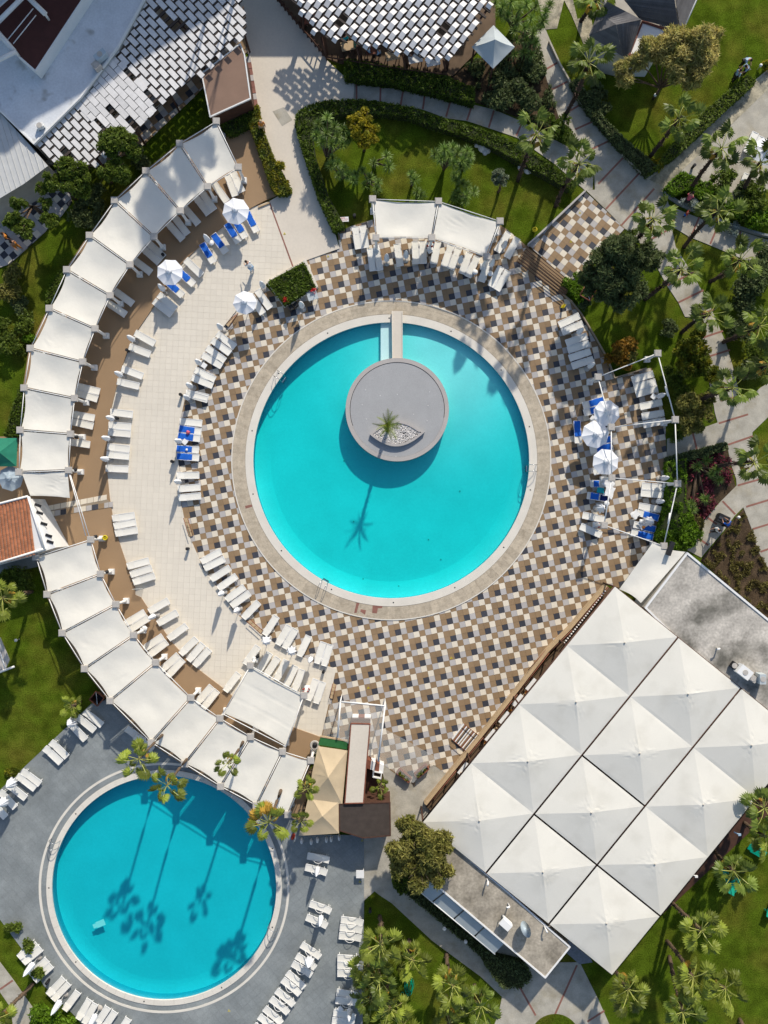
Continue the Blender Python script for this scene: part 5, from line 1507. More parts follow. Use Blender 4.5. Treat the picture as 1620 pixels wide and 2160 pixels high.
row(400, 1600, 3.857, [(1405, 1330, 1240, 1310), (1395, 1390, 1232, 1375), (1388, 1455, 1225, 1440), (1378, 1630, 1210, 1620), (1375, 1685, 1212, 1680), (1375, 1750, 1212, 1745), (1370, 1925, 1205, 1900), (1360, 1980, 1200, 1965), (1345, 2095, 1175, 2065), (1335, 2150, 1165, 2130)],
    "in the right column, grey deck", 'arm', z=.04, group='loungers in the right column on the grey deck')
row(620, 1760, k8, [(595, 425, 245, 365), (555, 640, 210, 560), (600, 1290, 310, 1190), (545, 1540, 240, 1420)], "in two pairs near the kiosk", 'arm', z=.04, group='loungers in pairs near the kiosk')
row(0, 1480, 6.75, [(1240, 160, 1425, 310), (1130, 230, 1325, 390), (1025, 330, 1200, 520), (742, 578, 943, 775), (655, 665, 855, 855), (340, 1000, 550, 1155), (275, 1065, 478, 1222), (150, 1200, 340, 1350), (20, 1290, 205, 1490), (-110, 1440, 60, 1620)],
    "at the small pool's upper left", 'low', z=.04, group='loungers at the upper left of the small pool')
row(400, 1200, 3.857, [(1150 / 1.0, 545, 1075, 370 + 260)], '', z=.04) if False else None
row(1480, 260, 11.57, [(1120, 640, 1280, 310), (1260, 740, 1430, 420), (930, 1650, 1080, 1330)], "in the upper right paved corner", z=.06, group='loungers in the upper right corner')
for k, (x, y, a) in enumerate(((286, 1550, -38), (304, 1567, -38))):
    lounger(x, y, R(a), ('left' if k == 0 else 'right') + ' grey sun lounger mostly under the lower pergola edge', 'low', .04)
# coloured towels on the lower right cluster
def at(ox, oy, k, x, y): return ox + x / k, oy + y / k
for (x, y, a, l, mt_, x0, sc) in ((410, 298, 180, 'folded blue towel at the foot of the lounger under parasols', 'blue', -.30, .35), (490, 395, 80, 'turquoise towel between the lower right loungers', 'teal', -.25, .35),
                              (380, 490, 172, 'blue towel on the foot of a lounger below the parasols', 'blue', -.45, .55), (530, 515, 172, 'navy towel on the head of a lounger below the parasols', 'navy', -.45, .55)):
    px, py = at(1200, 980, k7, x, y)
    o = towel(px, py, R(a), l, .05, mt_, x0, sc)
# things left on loungers
def clutter(x, y, z, label, cat, m_, s_=.2, kind='bag'):
    if kind == 'bag':
        b = MB().lathe([(s_ * .8, 0), (s_, s_ * .5), (s_ * .7, s_), (s_ * .15, s_ * 1.15)], 10, (0, 0, 0), wob=lambda k, z_: 1 + .18 * math.sin(k * 2.3 + z_ * 9))
    else:
        b = MB(); n_ = 6
        vs = []
        for i in range(n_ + 1):
            for j in range(n_ + 1):
                u, v = i / n_ - .5, j / n_ - .5
                vs.append((u * s_ * 3 * (1 + .3 * noise.noise(Vector((u * 3, v * 3, x)))), v * s_ * 2.4 * (1 + .3 * noise.noise(Vector((v * 3, u * 3, y)))), .03 + .12 * abs(noise.noise(Vector((u * 4, v * 4, x + y))))))
        b.add(vs, [(i * (n_ + 1) + j, (i + 1) * (n_ + 1) + j, (i + 1) * (n_ + 1) + j + 1, i * (n_ + 1) + j + 1) for i in range(n_) for j in range(n_)], 0, True)
    p = G(x, y, z); o = b.build('bag' if kind == 'bag' else 'cloth', MT[m_], None, p, random.random() * 6)
    tag(o, label, cat); return o
clutter(397, 912, .44, 'pink bag between two blue towels left of the pool', 'bag', 'pink', .17)
clutter(394, 949, .44, 'small white bag on a blue towel left of the pool', 'bag', 'white', .11)
clutter(1352, 1100, .45, 'white beach bag on a blue towel lower right', 'bag', 'white', .2)
clutter(1357, 1105, .45, 'white crumpled cloth next to the beach bag lower right', 'cloth', 'white', .3, 'c')
clutter(1357, 1112, .45, 'orange bag on the blue towels lower right', 'bag', 'orange', .14)
clutter(1340, 1085, .45, 'white crumpled cloth at the foot of a towel, lower right', 'cloth', 'white', .25, 'c')
clutter(1263, 1108, .45, 'red bag beside the post of the right pergola', 'bag', 'red', .2)
clutter(1285, 1037, .6, 'heap of white cloths under the right pergola post', 'cloth', 'white', .32, 'c')
clutter(1283, 1020, .6, 'pale cloth spread at the head of a right lounger', 'cloth', 'white', .3, 'c')
clutter(349, 610, .3, 'small tan bag beside the closed parasol on the beige deck', 'bag', 'wood_tan', .15)

# ------------------------------------------------------------------ parasols
def make_closed():
    t = thing('closed_parasol', None, 'parasol')
    MB().lathe([(.26, 0), (.26, .05), (.10, .08), (.05, .12)], 16).build('base', MT['stone_cap'], t)
    MB().tube([(0, 0, .05), (0, 0, 2.3)], .024, 8).build('pole', MT['white'], t)
    b = MB()
    b.lathe([(.21, .95), (.19, 1.0), (.17, 1.4), (.135, 1.9), (.07, 2.2), (.02, 2.32)], 24, (0, 0, 0), wob=lambda k, z: 1 + .20 * math.cos(k * math.pi * 2 / 24 * 8) * (1 if z < 2.2 else .3))
    b.build('folded_canopy', MT['umb_white'], t)
    MB().lathe([(.035, 0), (.04, .04), (0, .08)], 8, (0, 0, 2.3)).build('finial', MT['white'], t)
    MB().lathe([(.172, 0), (.172, .04)], 12, (0, 0, 1.45)).build('tie', MT['white'], t)
    return t
def make_ragged():
    t = thing('half_open_parasol', None, 'parasol')
    MB().lathe([(.26, 0), (.26, .05), (.10, .08)], 16).build('base', MT['stone_cap'], t)
    MB().tube([(0, 0, .05), (0, 0, 2.3)], .024, 8).build('pole', MT['white'], t)
    b = MB(); n_ = 32
    prof = [(.34, 1.2), (.32, 1.5), (.22, 1.9), (.10, 2.2), (.02, 2.32)]
    b.lathe(prof, n_, (0, 0, 0), wob=lambda k, z: 1 + .42 * math.cos(k * math.pi * 2 / n_ * 8) * .55 * max(0, (2.3 - z)) + .08 * math.sin(k * 1.7))
    b.build('folded_canopy', MT['umb_white'], t)
    return t
def make_open(rad, m_='umb_white', seed=0):
    t = thing('open_parasol', None, 'parasol')
    MB().lathe([(.26, 0), (.26, .05), (.10, .08)], 16).build('base', MT['stone_cap'], t)
    MB().tube([(0, 0, .05), (0, 0, 2.5)], .026, 8).build('pole', MT['white'], t)
    ze, za = 2.02, 2.42
    for k in range(8):
        a0, a1 = 2 * math.pi * k / 8 + seed, 2 * math.pi * (k + 1) / 8 + seed
        vs, fs = [], []
        for i in range(7):
            for j in range(5):
                u = i / 6; v = j / 4
                p0 = Vector((math.cos(a0), math.sin(a0), 0)).lerp(Vector((math.cos(a1), math.sin(a1), 0)), v) * rad * u
                z = za + (ze - za) * u - .05 * math.sin(math.pi * v) * u - .03 * math.sin(math.pi * u)
                z += .01 * noise.noise(Vector((u * 5, v * 4, k + seed)))
                vs.append((p0.x, p0.y, z))
        for i in range(6):
            for j in range(4):
                a = i * 5 + j; fs.append((a, a + 5, a + 6, a + 1))
        o = MB().add(vs, fs, 0, True).build('canopy_panel', MT[m_], t)
        MB().tube([(0, 0, 1.9), (math.cos(a0) * rad * .95, math.sin(a0) * rad * .95, ze + .0)], .010, 4).build('rib', MT['steel'], t)
    MB().lathe([(.26, 2.36), (.17, 2.42), (.02, 2.50)], 16, (0, 0, 0), wob=lambda k, z: 1 + .12 * math.cos(k * math.pi)).build('vent', MT[m_], t)
    MB().lathe([(.03, 0), (.0, .08)], 8, (0, 0, 2.5)).build('finial', MT['white'], t)
    return t
CP, RPp, OPs = make_closed(), make_ragged(), {}
cp_used = rp_used = False
def closed(tx, ty, label, z=.05, ragged=False, group='closed white parasols', sc=1.0):
    """tx, ty: where the tip shows"""
    global cp_used, rp_used
    loc = G(tx, ty, z + 2.35 * sc); loc.z = z
    p = RPp if ragged else CP
    if ragged and not rp_used:
        rp_used = True; o = p; o.location = loc; tag(o, label, None, group)
    elif not ragged and not cp_used:
        cp_used = True; o = p; o.location = loc; tag(o, label, None, group)
    else:
        o = dup(p, loc, random.random() * 6, label, None, group)
    o.scale = (sc * 1.05, sc * 1.05, sc)
    return o
cl = [((458, 682.6), .05, 'closed white parasol at the head of the upper left loungers, deck edge'), ((411.9, 758.5), .05, 'closed white parasol beside a small white table, left deck edge'),
      ((392.7, 808.5), .05, 'closed white parasol just above the black bin, left deck edge'), ((387, 834), .05, 'closed white parasol right of the black bin, left deck edge'),
      ((369, 927.7), .05, 'closed white parasol between the two pairs of blue towels'), ((367.8, 1014.7), .05, 'closed white parasol between the loungers below the blue towels'),
      ((267.9, 707.8), .125, 'topmost closed parasol on the left side of the beige deck'), ((241.4, 784.3), .125, 'second closed parasol down the left side of the beige deck'),
      ((223.4, 878.6), .125, 'third closed parasol down the left side of the beige deck'), ((214.2, 921.7), .125, 'fourth closed parasol down the left side of the beige deck'),
      ((211.7, 966.2), .125, 'lowest closed parasol on the left side of the beige deck'), ((460.5, 1255), .1, 'closed parasol on the lower left deck curve, casting a slim shadow'),
      ((493.8, 1290.7), .1, 'closed parasol on the lower left deck curve, next to the ramp'), ((312.8, 1304.8), .22, 'closed parasol lying over the beige deck rim, lower left'),
      ((652, 1397), .1, 'closed parasol before the last pair at the deck tip'), ((430, 494), .125, 'closed parasol between two blue towels on the upper beige deck'),
      ((333.3, 599.3), .125, 'closed parasol just below the second open parasol'), ((549, 593), .05, 'closed parasol at the left corner of the square hedge planter'),
      ((633, 636), .05, 'closed parasol below the square hedge planter'), ((815.8, 535.3), .05, 'leftmost closed parasol below the top pergola'), ((857.2, 528.5), .05, 'second closed parasol below the top pergola'),
      ((974.3, 539), .05, 'closed parasol in the middle of the upper right loungers'), ((1041.6, 546.4), .05, 'closed parasol beside the round table, upper right'),
      ((1068, 507), .05, 'closed parasol between the last two upper right loungers'), ((1230.4, 692.2), .05, 'upper closed parasol along the upper right deck edge'),
      ((1253.8, 765.7), .05, 'lower closed parasol along the upper right deck edge'), ((1411.8, 1007), .05, 'closed parasol at the top of the lower right deck corner'),
      ((1401.7, 1057), .05, 'closed parasol in the middle of the lower right deck corner'), ((1403.7, 830.7), .05, 'closed parasol inside the bare pergola frame'),
      ((666.9, 1848.9), .04, 'closed parasol between the first pair of loungers near the kiosk'), ((674.3, 1954.4), .04, 'closed parasol between the second pair of loungers near the kiosk'),
      ((736, 2155), .04, 'closed parasol at the bottom of the right lounger column')]
for (p, z, l) in cl: closed(p[0], p[1], l, z)
closed(48.8, 2060, 'closed parasol over the lawn edge, lower left of the small pool', .04, sc=1.15)
closed(107.4, 2141.5, 'large closed parasol above the bright bush, bottom left', .04, sc=1.15)
closed(185, 2170, 'closed parasol cut by the bottom edge, left of centre', .04, sc=1.1)
rg = [((558, 1356), .1, 'ragged half-open parasol at the lower left deck edge'), ((612, 1378), .1, 'small half-open parasol between loungers at the deck tip'), ((142, 1530), .04, 'half-open white parasol by the lawn, upper left of the small pool'),
      ((12.6, 1660), .04, 'half-open white parasol at the left edge near the small pool'), ((649.9, 2042), .04, 'half-open white parasol in the diagonal row right of the small pool'),
      ((1378, 1100), .05, 'half-open white parasol over the blue towels, lower right'), ((-4, 1700), .04, 'half-open white parasol cut by the left edge'), ((1274, 1072), .05, 'half-open small parasol below the three right parasols')]
for (p, z, l) in rg: closed(p[0], p[1], l, z, True, 'half open white parasols')
def open_(x, y, rad, label, z=.05, m_='umb_white', seed=0.0):
    o = make_open(rad, m_, seed)
    loc = G(x, y, z + 2.2); loc.z = z
    o.location = loc; tag(o, label, None, 'open parasols'); return o
open_(496.5, 443.7, 1.12, 'open white parasol over the blue loungers on the upper beige deck', .125, seed=.2)
open_(357, 573, 1.10, 'open white parasol over the middle of the beige deck edge', .125, seed=.35)
open_(515.4, 637.2, .98, 'open white parasol left of the square hedge planter', .1, seed=.1)
open_(1281, 871, 1.10, 'topmost of the three open white parasols on the right', seed=.5)
open_(1257, 916, 1.14, 'middle of the three open white parasols on the right', seed=.15)
open_(1278.8, 974, 1.10, 'lowest of the three open white parasols on the right', seed=.3)
open_(1616, 318, 1.15, 'open white parasol cut by the right edge at the top', .06, seed=.2)
open_(20, 1009, 1.05, 'round blue-grey parasol beside the green one at the left edge', .1, 'umb_grey', .1)

# small tables between loungers
def stool(x, y, label, z=.05, sq=False):
    t = thing('side_table', label, 'side table', G(x, y, z), random.random())
    if sq: MB().box((0, 0, .42), (.42, .42, .04)).build('tabletop', MT['white'], t)
    else: MB().lathe([(.22, .40), (.23, .42), (.22, .44)], 16).build('tabletop', MT['white'], t)
    for a in range(4): MB().box((.14 * math.cos(a * 1.57 + .78), .14 * math.sin(a * 1.57 + .78), .2), (.04, .04, .4)).build('leg', MT['white'], t)
for (x, y, l, z, sq) in ((433, 773, 'small white table below the second left parasol', .05, 1), (392.5, 933, 'small white table between the pairs of blue towels', .05, 1), (448, 516, 'small white table beside the upper blue towels', .125, 0),
                     (308, 1324, 'round white table by a pergola column, lower left', .22, 0), (906, 532, 'white table below the red lifebuoy, top', .05, 1), (907.5, 520, 'small white table right under the top pergola column', .05, 1),
                     (1033, 580, 'round pale table between upper right loungers', .05, 0), (1248, 884, 'small white table left of the topmost right parasol', .05, 1), (1375, 838, 'small white table inside the bare pergola frame', .05, 1),
                     (718, 2122, 'small grey table in the right lounger column', .04, 1), (1277, 1062, 'round tan table below the right parasols', .05, 0), (1001, 577, 'small tan table among the upper right loungers', .05, 0)):
    stool(x, y, l, z, sq)
t = thing('square_table', 'square white table below the hedge planter', 'table', G(660, 627, .05), R(18))
MB().box((0, 0, .7), (.85, .85, .05)).build('tabletop', MT['awning'], t)
for sx in (-.35, .35):
    for sy in (-.35, .35): MB().box((sx, sy, .35), (.05, .05, .7)).build('leg', MT['white'], t)
for k, (x, y) in enumerate(((615, 652), (626, 646))):
    dining_chair(x, y, R(40 + 90 * k), ('left' if k == 0 else 'right') + ' dark chair below the square hedge planter', 'dark', .05)

# bins, urns, signs
def bin_(x, y, label, z=.12, m_='dark', r_=.13, h=.55):
    t = thing('waste_bin', label, 'bin', G(x, y, z))
    MB().lathe([(r_ * .8, 0), (r_, h), (r_ * 1.05, h + .03), (r_ * .8, h + .03)], 14).build('body', MT[m_], t)
    MB().lathe([(r_ * .82, 0), (.01, .02)], 14, (0, 0, h + .02)).build('lid', MT['dark'], t)
for (x, y, l, z) in ((398, 1157, 'black bin standing alone on the lower beige deck', .125), (384, 834, 'black bin on the beige deck by the closed parasols', .125), (366, 974, 'black bin below the blue towels', .125),
                  (545, 1383, 'black bin beside the awning corner column', .125), (683, 1415, 'black bin at the tip of the beige deck', .125), (249, 883, 'black bin between loungers on the left', .125),
                  (347, 541, 'dark bin at the foot of a pergola column, upper left', .22), (272, 741, 'dark bin behind a closed parasol, left', .125), (104, 2066, 'grey-black bin beside loungers, lower left', .04),
                  (1460, 354, 'dark bin on the paving at the upper right', .06), (781, 1916, 'dark bin on the lawn right of the grey deck', .0), (748, 459, 'small dark bin on the lawn by the sign', .0)):
    bin_(x, y, l, z)
for (x, y, l) in ((163, 922, 'black speaker on the column nearest the short lounger'), (160, 991, 'black speaker on the column near the green parasol'), (203, 1132, 'black speaker on the first lower pergola column'), (227, 1206, 'black speaker on the second lower pergola column')):
    o = MB().lathe([(.12, 0), (.16, .1), (.14, .3), (.05, .36)], 12).build('speaker', MT['dark'], None, G(x, y, 1.7)); tag(o, l, 'speaker')
o = MB().lathe([(.42, 0), (.36, .03), (.20, .035), (.19, -.05)], 20).build('round_grill_lid', MT['stone_cap'], None, G(664, 1572, 1.1)); tag(o, 'round pale lid with a black opening beside the green strip', 'lid')
o = MB().lathe([(.20, 0), (.20, .06), (.0, .07)], 16).build('grill_pot', MT['dark'], None, G(664, 1572, 1.13)); tag(o, 'round black pot on the pale lid beside the green strip', 'pot')
def ringpot(x, y, label, m_='yellow', z=.1, r_=.24):
    b = MB(); n_ = 18
    for k in range(n_):
        pass
    b.tube([(r_ * math.cos(2 * math.pi * k / n_), r_ * math.sin(2 * math.pi * k / n_), .45) for k in range(n_ + 1)], .05, 6, cap=False)
    b.lathe([(r_ * .6, 0), (r_ * .9, .42)], 14)
    o = b.build('round_pot', MT[m_], None, G(x, y, z)); tag(o, label, 'pot')
ringpot(225.5, 1134, 'yellow round pot beside the lower pergola column', 'yellow', .22, .18)
ringpot(1126, 488, 'yellow ring pot on the lawn by the upper checkered deck', 'yellow', 0, .17)
ringpot(585, 799 - 401, 'pale round pot at the end of the flowering hedge', 'stone_cap', .2, .18)
# lifebuoys
def buoy(x, y, z, label):
    n_ = 20; r_ = .30
    b = MB()
    for q in range(8):
        pts = [(r_ * math.cos(2 * math.pi * (q + k / 3) / 8), r_ * math.sin(2 * math.pi * (q + k / 3) / 8), 0) for k in range(4)]
        b.tube(pts, .06, 8, mi=q % 2, cap=False)
    o = b.build('lifebuoy', [MT['red'], MT['white']], None, G(x, y, z)); o.rotation_euler = (R(50), 0, 0.2); tag(o, label, 'lifebuoy')
buoy(645, 1456, 1.6, 'red lifebuoy on the awning column near the deck tip')
buoy(908, 514, 1.6, 'red lifebuoy on the middle column of the top pergola')
# the red-lettered sign on the lawn
def text_on(parent, body, size, loc, m_, name='lettering', bold=0.0, tilt=0):
    c = bpy.data.curves.new(name, 'FONT'); c.body = body; c.size = size; c.align_x = 'CENTER'; c.align_y = 'CENTER'; c.extrude = .004; c.offset = bold
    o = link(name, c, parent, loc); c.materials.append(m_); o.rotation_euler = (tilt, 0, 0); return o
sg = thing('notice_board', 'white notice board with red lettering on the lawn left of the top pergola', 'sign', G(727, 468, 0), R(4))
MB().box((0, 0, .55), (.72, .40, .03)).build('board', MT['white'], sg)
MB().box((-.2, 0, .27), (.04, .04, .54)).box((.2, 0, .27), (.04, .04, .54)).build('stake', MT['white'], sg)
for k in range(4):
    for j in range(9 if k else 7):
        if random.random() < .12: continue
        MB().box((-.28 + j * .07 + (.03 if not k else 0), .12 - k * .08, .571), (.045 if k else .055, .028 if k else .06, .004)).build('lettering', MT['red'], sg) if False else None
b = MB()
for k in range(4):
    for j in range(9 if k else 7):
        if random.random() < .12: continue
        b.box((-.28 + j * .07 + (.03 if not k else 0), .12 - k * .08, .571), (.045 if k else .055, .028 if k else .06, .004))
b.build('lettering', MT['red'], sg)
# yellow slip-warning triangles printed flat on the paving
for k, (x, y, z, l) in enumerate(((600, 493, .135, 'on the beige plaza'), (692, 541, .06, 'on the checkered deck below the plaza'), (952, 1388, .06, 'in the middle of the lower checkered deck'), (1142, 1386, .06, 'beside the long ramp by the marquee'),
                     (985, 1557, .06, 'on the striped ramp by the marquee'), (759, 1860, .05, 'on the grey deck near the white board'), (483, 2132, .05, 'on the grey deck at the bottom'), (1204, 510, .1, 'on the upper checkered deck'), (1223, 449, .1, 'near the top of the upper checkered deck'),
                     (777, 1451, .06, 'beside the clear canopy'), (764, 1773, .05, 'below the brown shed'))):
    n_ = []
    for r_ in (.13, .075):
        n_.append([(r_ * math.cos(R(90 + 120 * q)), r_ * math.sin(R(90 + 120 * q)) + 0) for q in range(3)])
    o = MB().prism(n_[0], 0, .006, 0, [n_[1]]).box((0, 0, .003), (.02, .06, .006)).build('warning_sticker', MT['yellow'], None, G(x, y, z), R(10)); tag(o, 'yellow warning triangle ' + l, 'floor sticker')
ws = thing('wet_floor_sign', 'yellow folding floor sign near the upper right loungers', 'sign', G(1187, 648, .05), R(60))
for s_ in (-1, 1):
    o = MB().box((0, 0, .3), (.28, .03, .62)).build('panel', MT['yellow'], ws, (0, s_ * .12, 0)); o.rotation_euler = (R(s_ * 20), 0, 0)
wb = MB().box((0, 0, .5), (.66, .66, .04)).box((-.28, -.28, .25), (.05, .05, .5)).box((.28, .28, .25), (.05, .05, .5)).build('white_table', MT['white'], None, G(760, 1838, .04)); tag(wb, 'square white table alone on the grey deck', 'table')
# white upturned shoes: row of white jugs below the kiosk tent
for k, (x, y) in enumerate(((637, 1772), (657, 1774), (670, 1770), (689, 1769), (699, 1768), (716, 1765))):
    o = MB().lathe([(.13, 0), (.17, .06), (.15, .28), (.07, .5)], 12).build('plastic_chair_back', MT['white'], None, G(x, y, .5)); o.scale = (.8, 1.5, 1)
    tag(o, ordw(k) + ' white bar stool seat from the left below the kiosk tent', 'stool')
sf = thing('rescue_board', 'red and blue rescue board leaning at the kiosk corner', 'rescue board', G(620, 1758, .05), R(70))
MB().lathe([(.02, 0), (.16, .3), (.16, .9), (.02, 1.3)], 12).build('board', MT['red'], sf)
MB().box((.0, .12, .6), (.12, .1, .7)).build('stripe', MT['blue'], sf)

# benches and ramps
bn = thing('garden_bench', 'pale green slatted bench on the lawn inside the hedge', 'bench', G(667, 244, 0), R(28))
for k in range(4): MB().box((0, -.14 + k * .11, .44), (.95, .08, .03)).build('slat', MT['awning'], bn)
for k in range(2): MB().box((0, .26, .62 + k * .14), (.95, .03, .09)).build('backrest', MT['awning'], bn)
for s_ in (-.4, .4):
    MB().box((s_, 0, .22), (.05, .42, .44)).build('leg', MT['dark'], bn)
def ramp(pts, z0, z1, label, m_, planks, rails=True):
    """pts px: a,b,c,d with planks across a->d"""
    c = sum(p[0] for p in pts) / 4, sum(p[1] for p in pts) / 4
    t = thing('wooden_ramp', label, 'ramp', G(*c, 0))
    A, B, C, D = [Vector(p) for p in pts]
    for k in range(planks):
        u0, u1 = k / planks, (k + .92) / planks
        q = [A.lerp(D, u0), B.lerp(C, u0), B.lerp(C, u1), A.lerp(D, u1)]
        mm = m_ if isinstance(m_, str) else m_[k % len(m_)]
        reparent(MB().prism(polyW([tuple(v) for v in q], .2), .02, z0 + (z1 - z0) * k / planks + .1).build('plank', MT[mm], t), t)
    if rails:
        for a, b in ((A, D), (B, C)):
            reparent(MB().tube([G(a.x, a.y, .5), G(b.x, b.y, .5)], .03, 5).build('rail', MT['wood_red'], t), t)
ramp([(978, 1526), (953, 1559), (984, 1586), (1011, 1553)], .1, .1, 'ramp with red, white and brown planks leading to the marquee', ('white', 't_brown', 'wood_red', 'white', 't_brown', 't_slate', 'white', 't_brown'), 16)
ramp([(1153, 1369), (1161, 1375), (1123, 1422), (1114, 1414)], .1, .1, 'narrow tan ramp along the marquee parapet', 'wood_tan', 5)
ramp([(387, 1093), (396, 1094), (407, 1131), (399, 1133)], .05, .05, 'narrow ramp on the left edge of the checkered deck', 'wood_tan', 4)
ramp([(528, 1307), (521, 1311), (550, 1337), (555, 1331)], .05, .05, 'narrow ramp on the lower left edge of the checkered deck', 'wood_tan', 4)
ramp([(702, 1442), (709, 1445), (702, 1476), (695, 1473)], .05, .05, 'narrow ramp right of the beige deck tip', 'wood_tan', 4)
ramp([(497, 664), (502, 660), (482, 690), (476, 685)], .05, .05, 'narrow ramp below the parasol, upper left deck edge', 'wood_tan', 4)
b = MB().box((0, 0, 0), (1.05, .12, .12)); o = b.build('loose_beam', MT['wood_tan'], None, G(557, 432, .18), R(22)); tag(o, 'short pale beam lying at the step of the brown terrace', 'beam')
# glass wind screens by the lower left trio
o = MB().box((0, 0, .4), (.8, .02, .8)).build('glass_screen', MT['clear'], None, G(294, 1241, .12), R(3)); tag(o, 'clear glass screen at the lower left of the beige deck', 'screen')

# boxed planters
def planter_box(x, y, ang, L_, W_, h, label, z=.03, m_='wood_red'):
    t = thing('planter_box', label, 'planter', G(x, y, z), ang)
    for s_ in (-1, 1):
        MB().box((0, s_ * W_ / 2, h / 2), (L_, .07, h)).build('long_board', MT[m_], t)
        MB().box((s_ * L_ / 2, 0, h / 2), (.07, W_ - .07, h - .004)).build('end_board', MT[m_], t)
    MB().box((0, 0, h * .4), (L_ - .08, W_ - .08, h * .75)).build('soil', MT['soil'], t)
    P = np.stack([rng.uniform(-L_ / 2 + .1, L_ / 2 - .1, 170), rng.uniform(-W_ / 2 + .08, W_ / 2 - .08, 170), rng.uniform(h * .8, h * 1.25, 170)], 1)
    P = P[noise_keep(P)]
    o = link('leaves', quads_mesh('leaves', leaf_quads(P, .06), len(P), FL['hedge_yellow']), t); o['kind'] = 'stuff'
def noise_keep(P): return np.array([noise.noise(Vector((p[0] * 3, p[1] * 3, 1))) > -.15 for p in P])
planter_box(852, 1633, R(-38), 1.25, .42, .55, 'left of the two red-brown planter boxes below the checkered deck')
planter_box(889, 1624, R(40), 1.25, .42, .55, 'right of the two red-brown planter boxes below the checkered deck')
def frame_planter(x, y, s_, rot, h, label):
    t = thing('open_planter', label, 'planter', G(x, y, h), rot); t.location.z = 0
    P = [(s_, 0), (0, s_), (-s_, 0), (0, -s_)]
    for i in range(4):
        a, b_ = P[i], P[(i + 1) % 4]
        MB().tube([(a[0], a[1], h), (b_[0], b_[1], h)], .05, 4).build('rim_bar', MT['wood_red'], t)
        MB().add([(a[0], a[1], h), (b_[0], b_[1], h), (b_[0] * .6, b_[1] * .6, 0), (a[0] * .6, a[1] * .6, 0)], [(0, 1, 2, 3)]).build('side_board', MT['wood_dark'], t)
    MB().tube([(0, s_, h), (0, -s_, h)], .035, 5).build('cross_bar', MT['steel'], t)
    MB().box((0, 0, .2), (s_ * 1.1, s_ * 1.1, .3)).build('soil', MT['dark'], t)
frame_planter(204, 1474, .62, 0.1, 1.0, 'empty square wooden planter with a cross bar, left of the lower pergola')
frame_planter(1240, 618, .68, .25, 1.0, 'empty square wooden planter with a cross bar under the big dark tree')

# garden furniture and hose
def coil(x, y, label):
    b = MB(); pts = []
    for k in range(150):
        a = k * .26; r_ = .18 + .10 * math.sin(k * .13) + k * .0009
        pts.append((r_ * 1.1 * math.cos(a) + .05 * math.sin(k * .31), r_ * 2.4 * math.sin(a) + .08 * math.cos(k * .23), .03 + .0006 * k))
    pts += [(-.1 - k * .05, -.8 - .25 * math.sin(k * .5), .03) for k in range(16)]
    b.tube(pts, .022, 5)
    o = b.build('garden_hose', MT['hose'], None, G(x, y, .0)); tag(o, label, 'hose')
coil(863, 2078, 'coiled green garden hose on the lawn below the path')
def green_chair(x, y, ang, label):
    t = thing('garden_lounger', label, 'sun lounger', G(x, y, 0), ang)
    MB().box((.2, 0, .34), (.9, .62, .05)).build('seat', MT['green_plastic'], t)
    o = MB().box((0, 0, 0), (.62, .62, .05)).build('backrest', MT['green_plastic'], t, (-.5, 0, .5)); o.rotation_euler = (0, R(35), 0)
    for s_ in (-1, 1):
        MB().box((.0, s_ * .34, .52), (.9, .08, .05)).build('armrest', MT['green_plastic'], t)
        MB().box((.4, s_ * .3, .17), (.07, .06, .34)).build('leg', MT['green_plastic'], t); MB().box((-.4, s_ * .3, .17), (.07, .06, .34)).build('leg', MT['green_plastic'], t)
green_chair(1590, 1788, R(150), 'green plastic garden lounger on the lawn right of the marquee')
green_chair(1523, 1846, R(100), 'green plastic garden chair half under a palm, right lawn')
green_chair(1543, 1862, R(60), 'smaller green plastic chair half under a palm, right lawn')
green_chair(1624, 1912, R(60), 'green plastic chair cut by the right edge')
# lamp on the marquee corner
for (x, y, l) in ((1548, 1755, 'small blue-white spotlight outside the right marquee edge'), (1457, 1843, 'small spotlight at the middle of the right marquee edge')):
    o = MB().tube([(0, 0, 0), (.35, -.15, .1)], .05, 6).box((.4, -.17, .1), (.22, .16, .14)).build('spotlight', MT['shirt_blue'] if x > 1500 else MT['white'], None, G(x, y, 3.0)); tag(o, l, 'spotlight')
for (x, y, r_, l) in ((935, 1943, .13, 'upper'), (979, 1970, .12, 'lower')):
    o = MB().lathe([(.02, 0), (.03, 1.0), (.13, 1.05), (.16, 1.2), (.1, 1.34), (.0, 1.37)], 12).build('globe_lamp', MT['white'], None, G(x, y, 0)); tag(o, l + ' round white globe lamp in the dark hedge', 'lamp')
for (x, y, l) in ((1425, 405, 'small white ring lamp in the dark bed by the wall'), (1551, 1091, 'round glass lamp beside the lower right path'), (1377, 209, 'small white lamp at the foot of the golden tree'), (1597, 147, 'small white lamp at the end of the diagonal hedge'), (41, 1348, 'small white globe lamp on the lower left lawn')):
    o = MB().lathe([(.03, 0), (.03, .5), (.12, .55), (.12, .7), (0, .76)], 12).build('garden_lamp', MT['white'], None, G(x, y, 0)); tag(o, l, 'lamp')
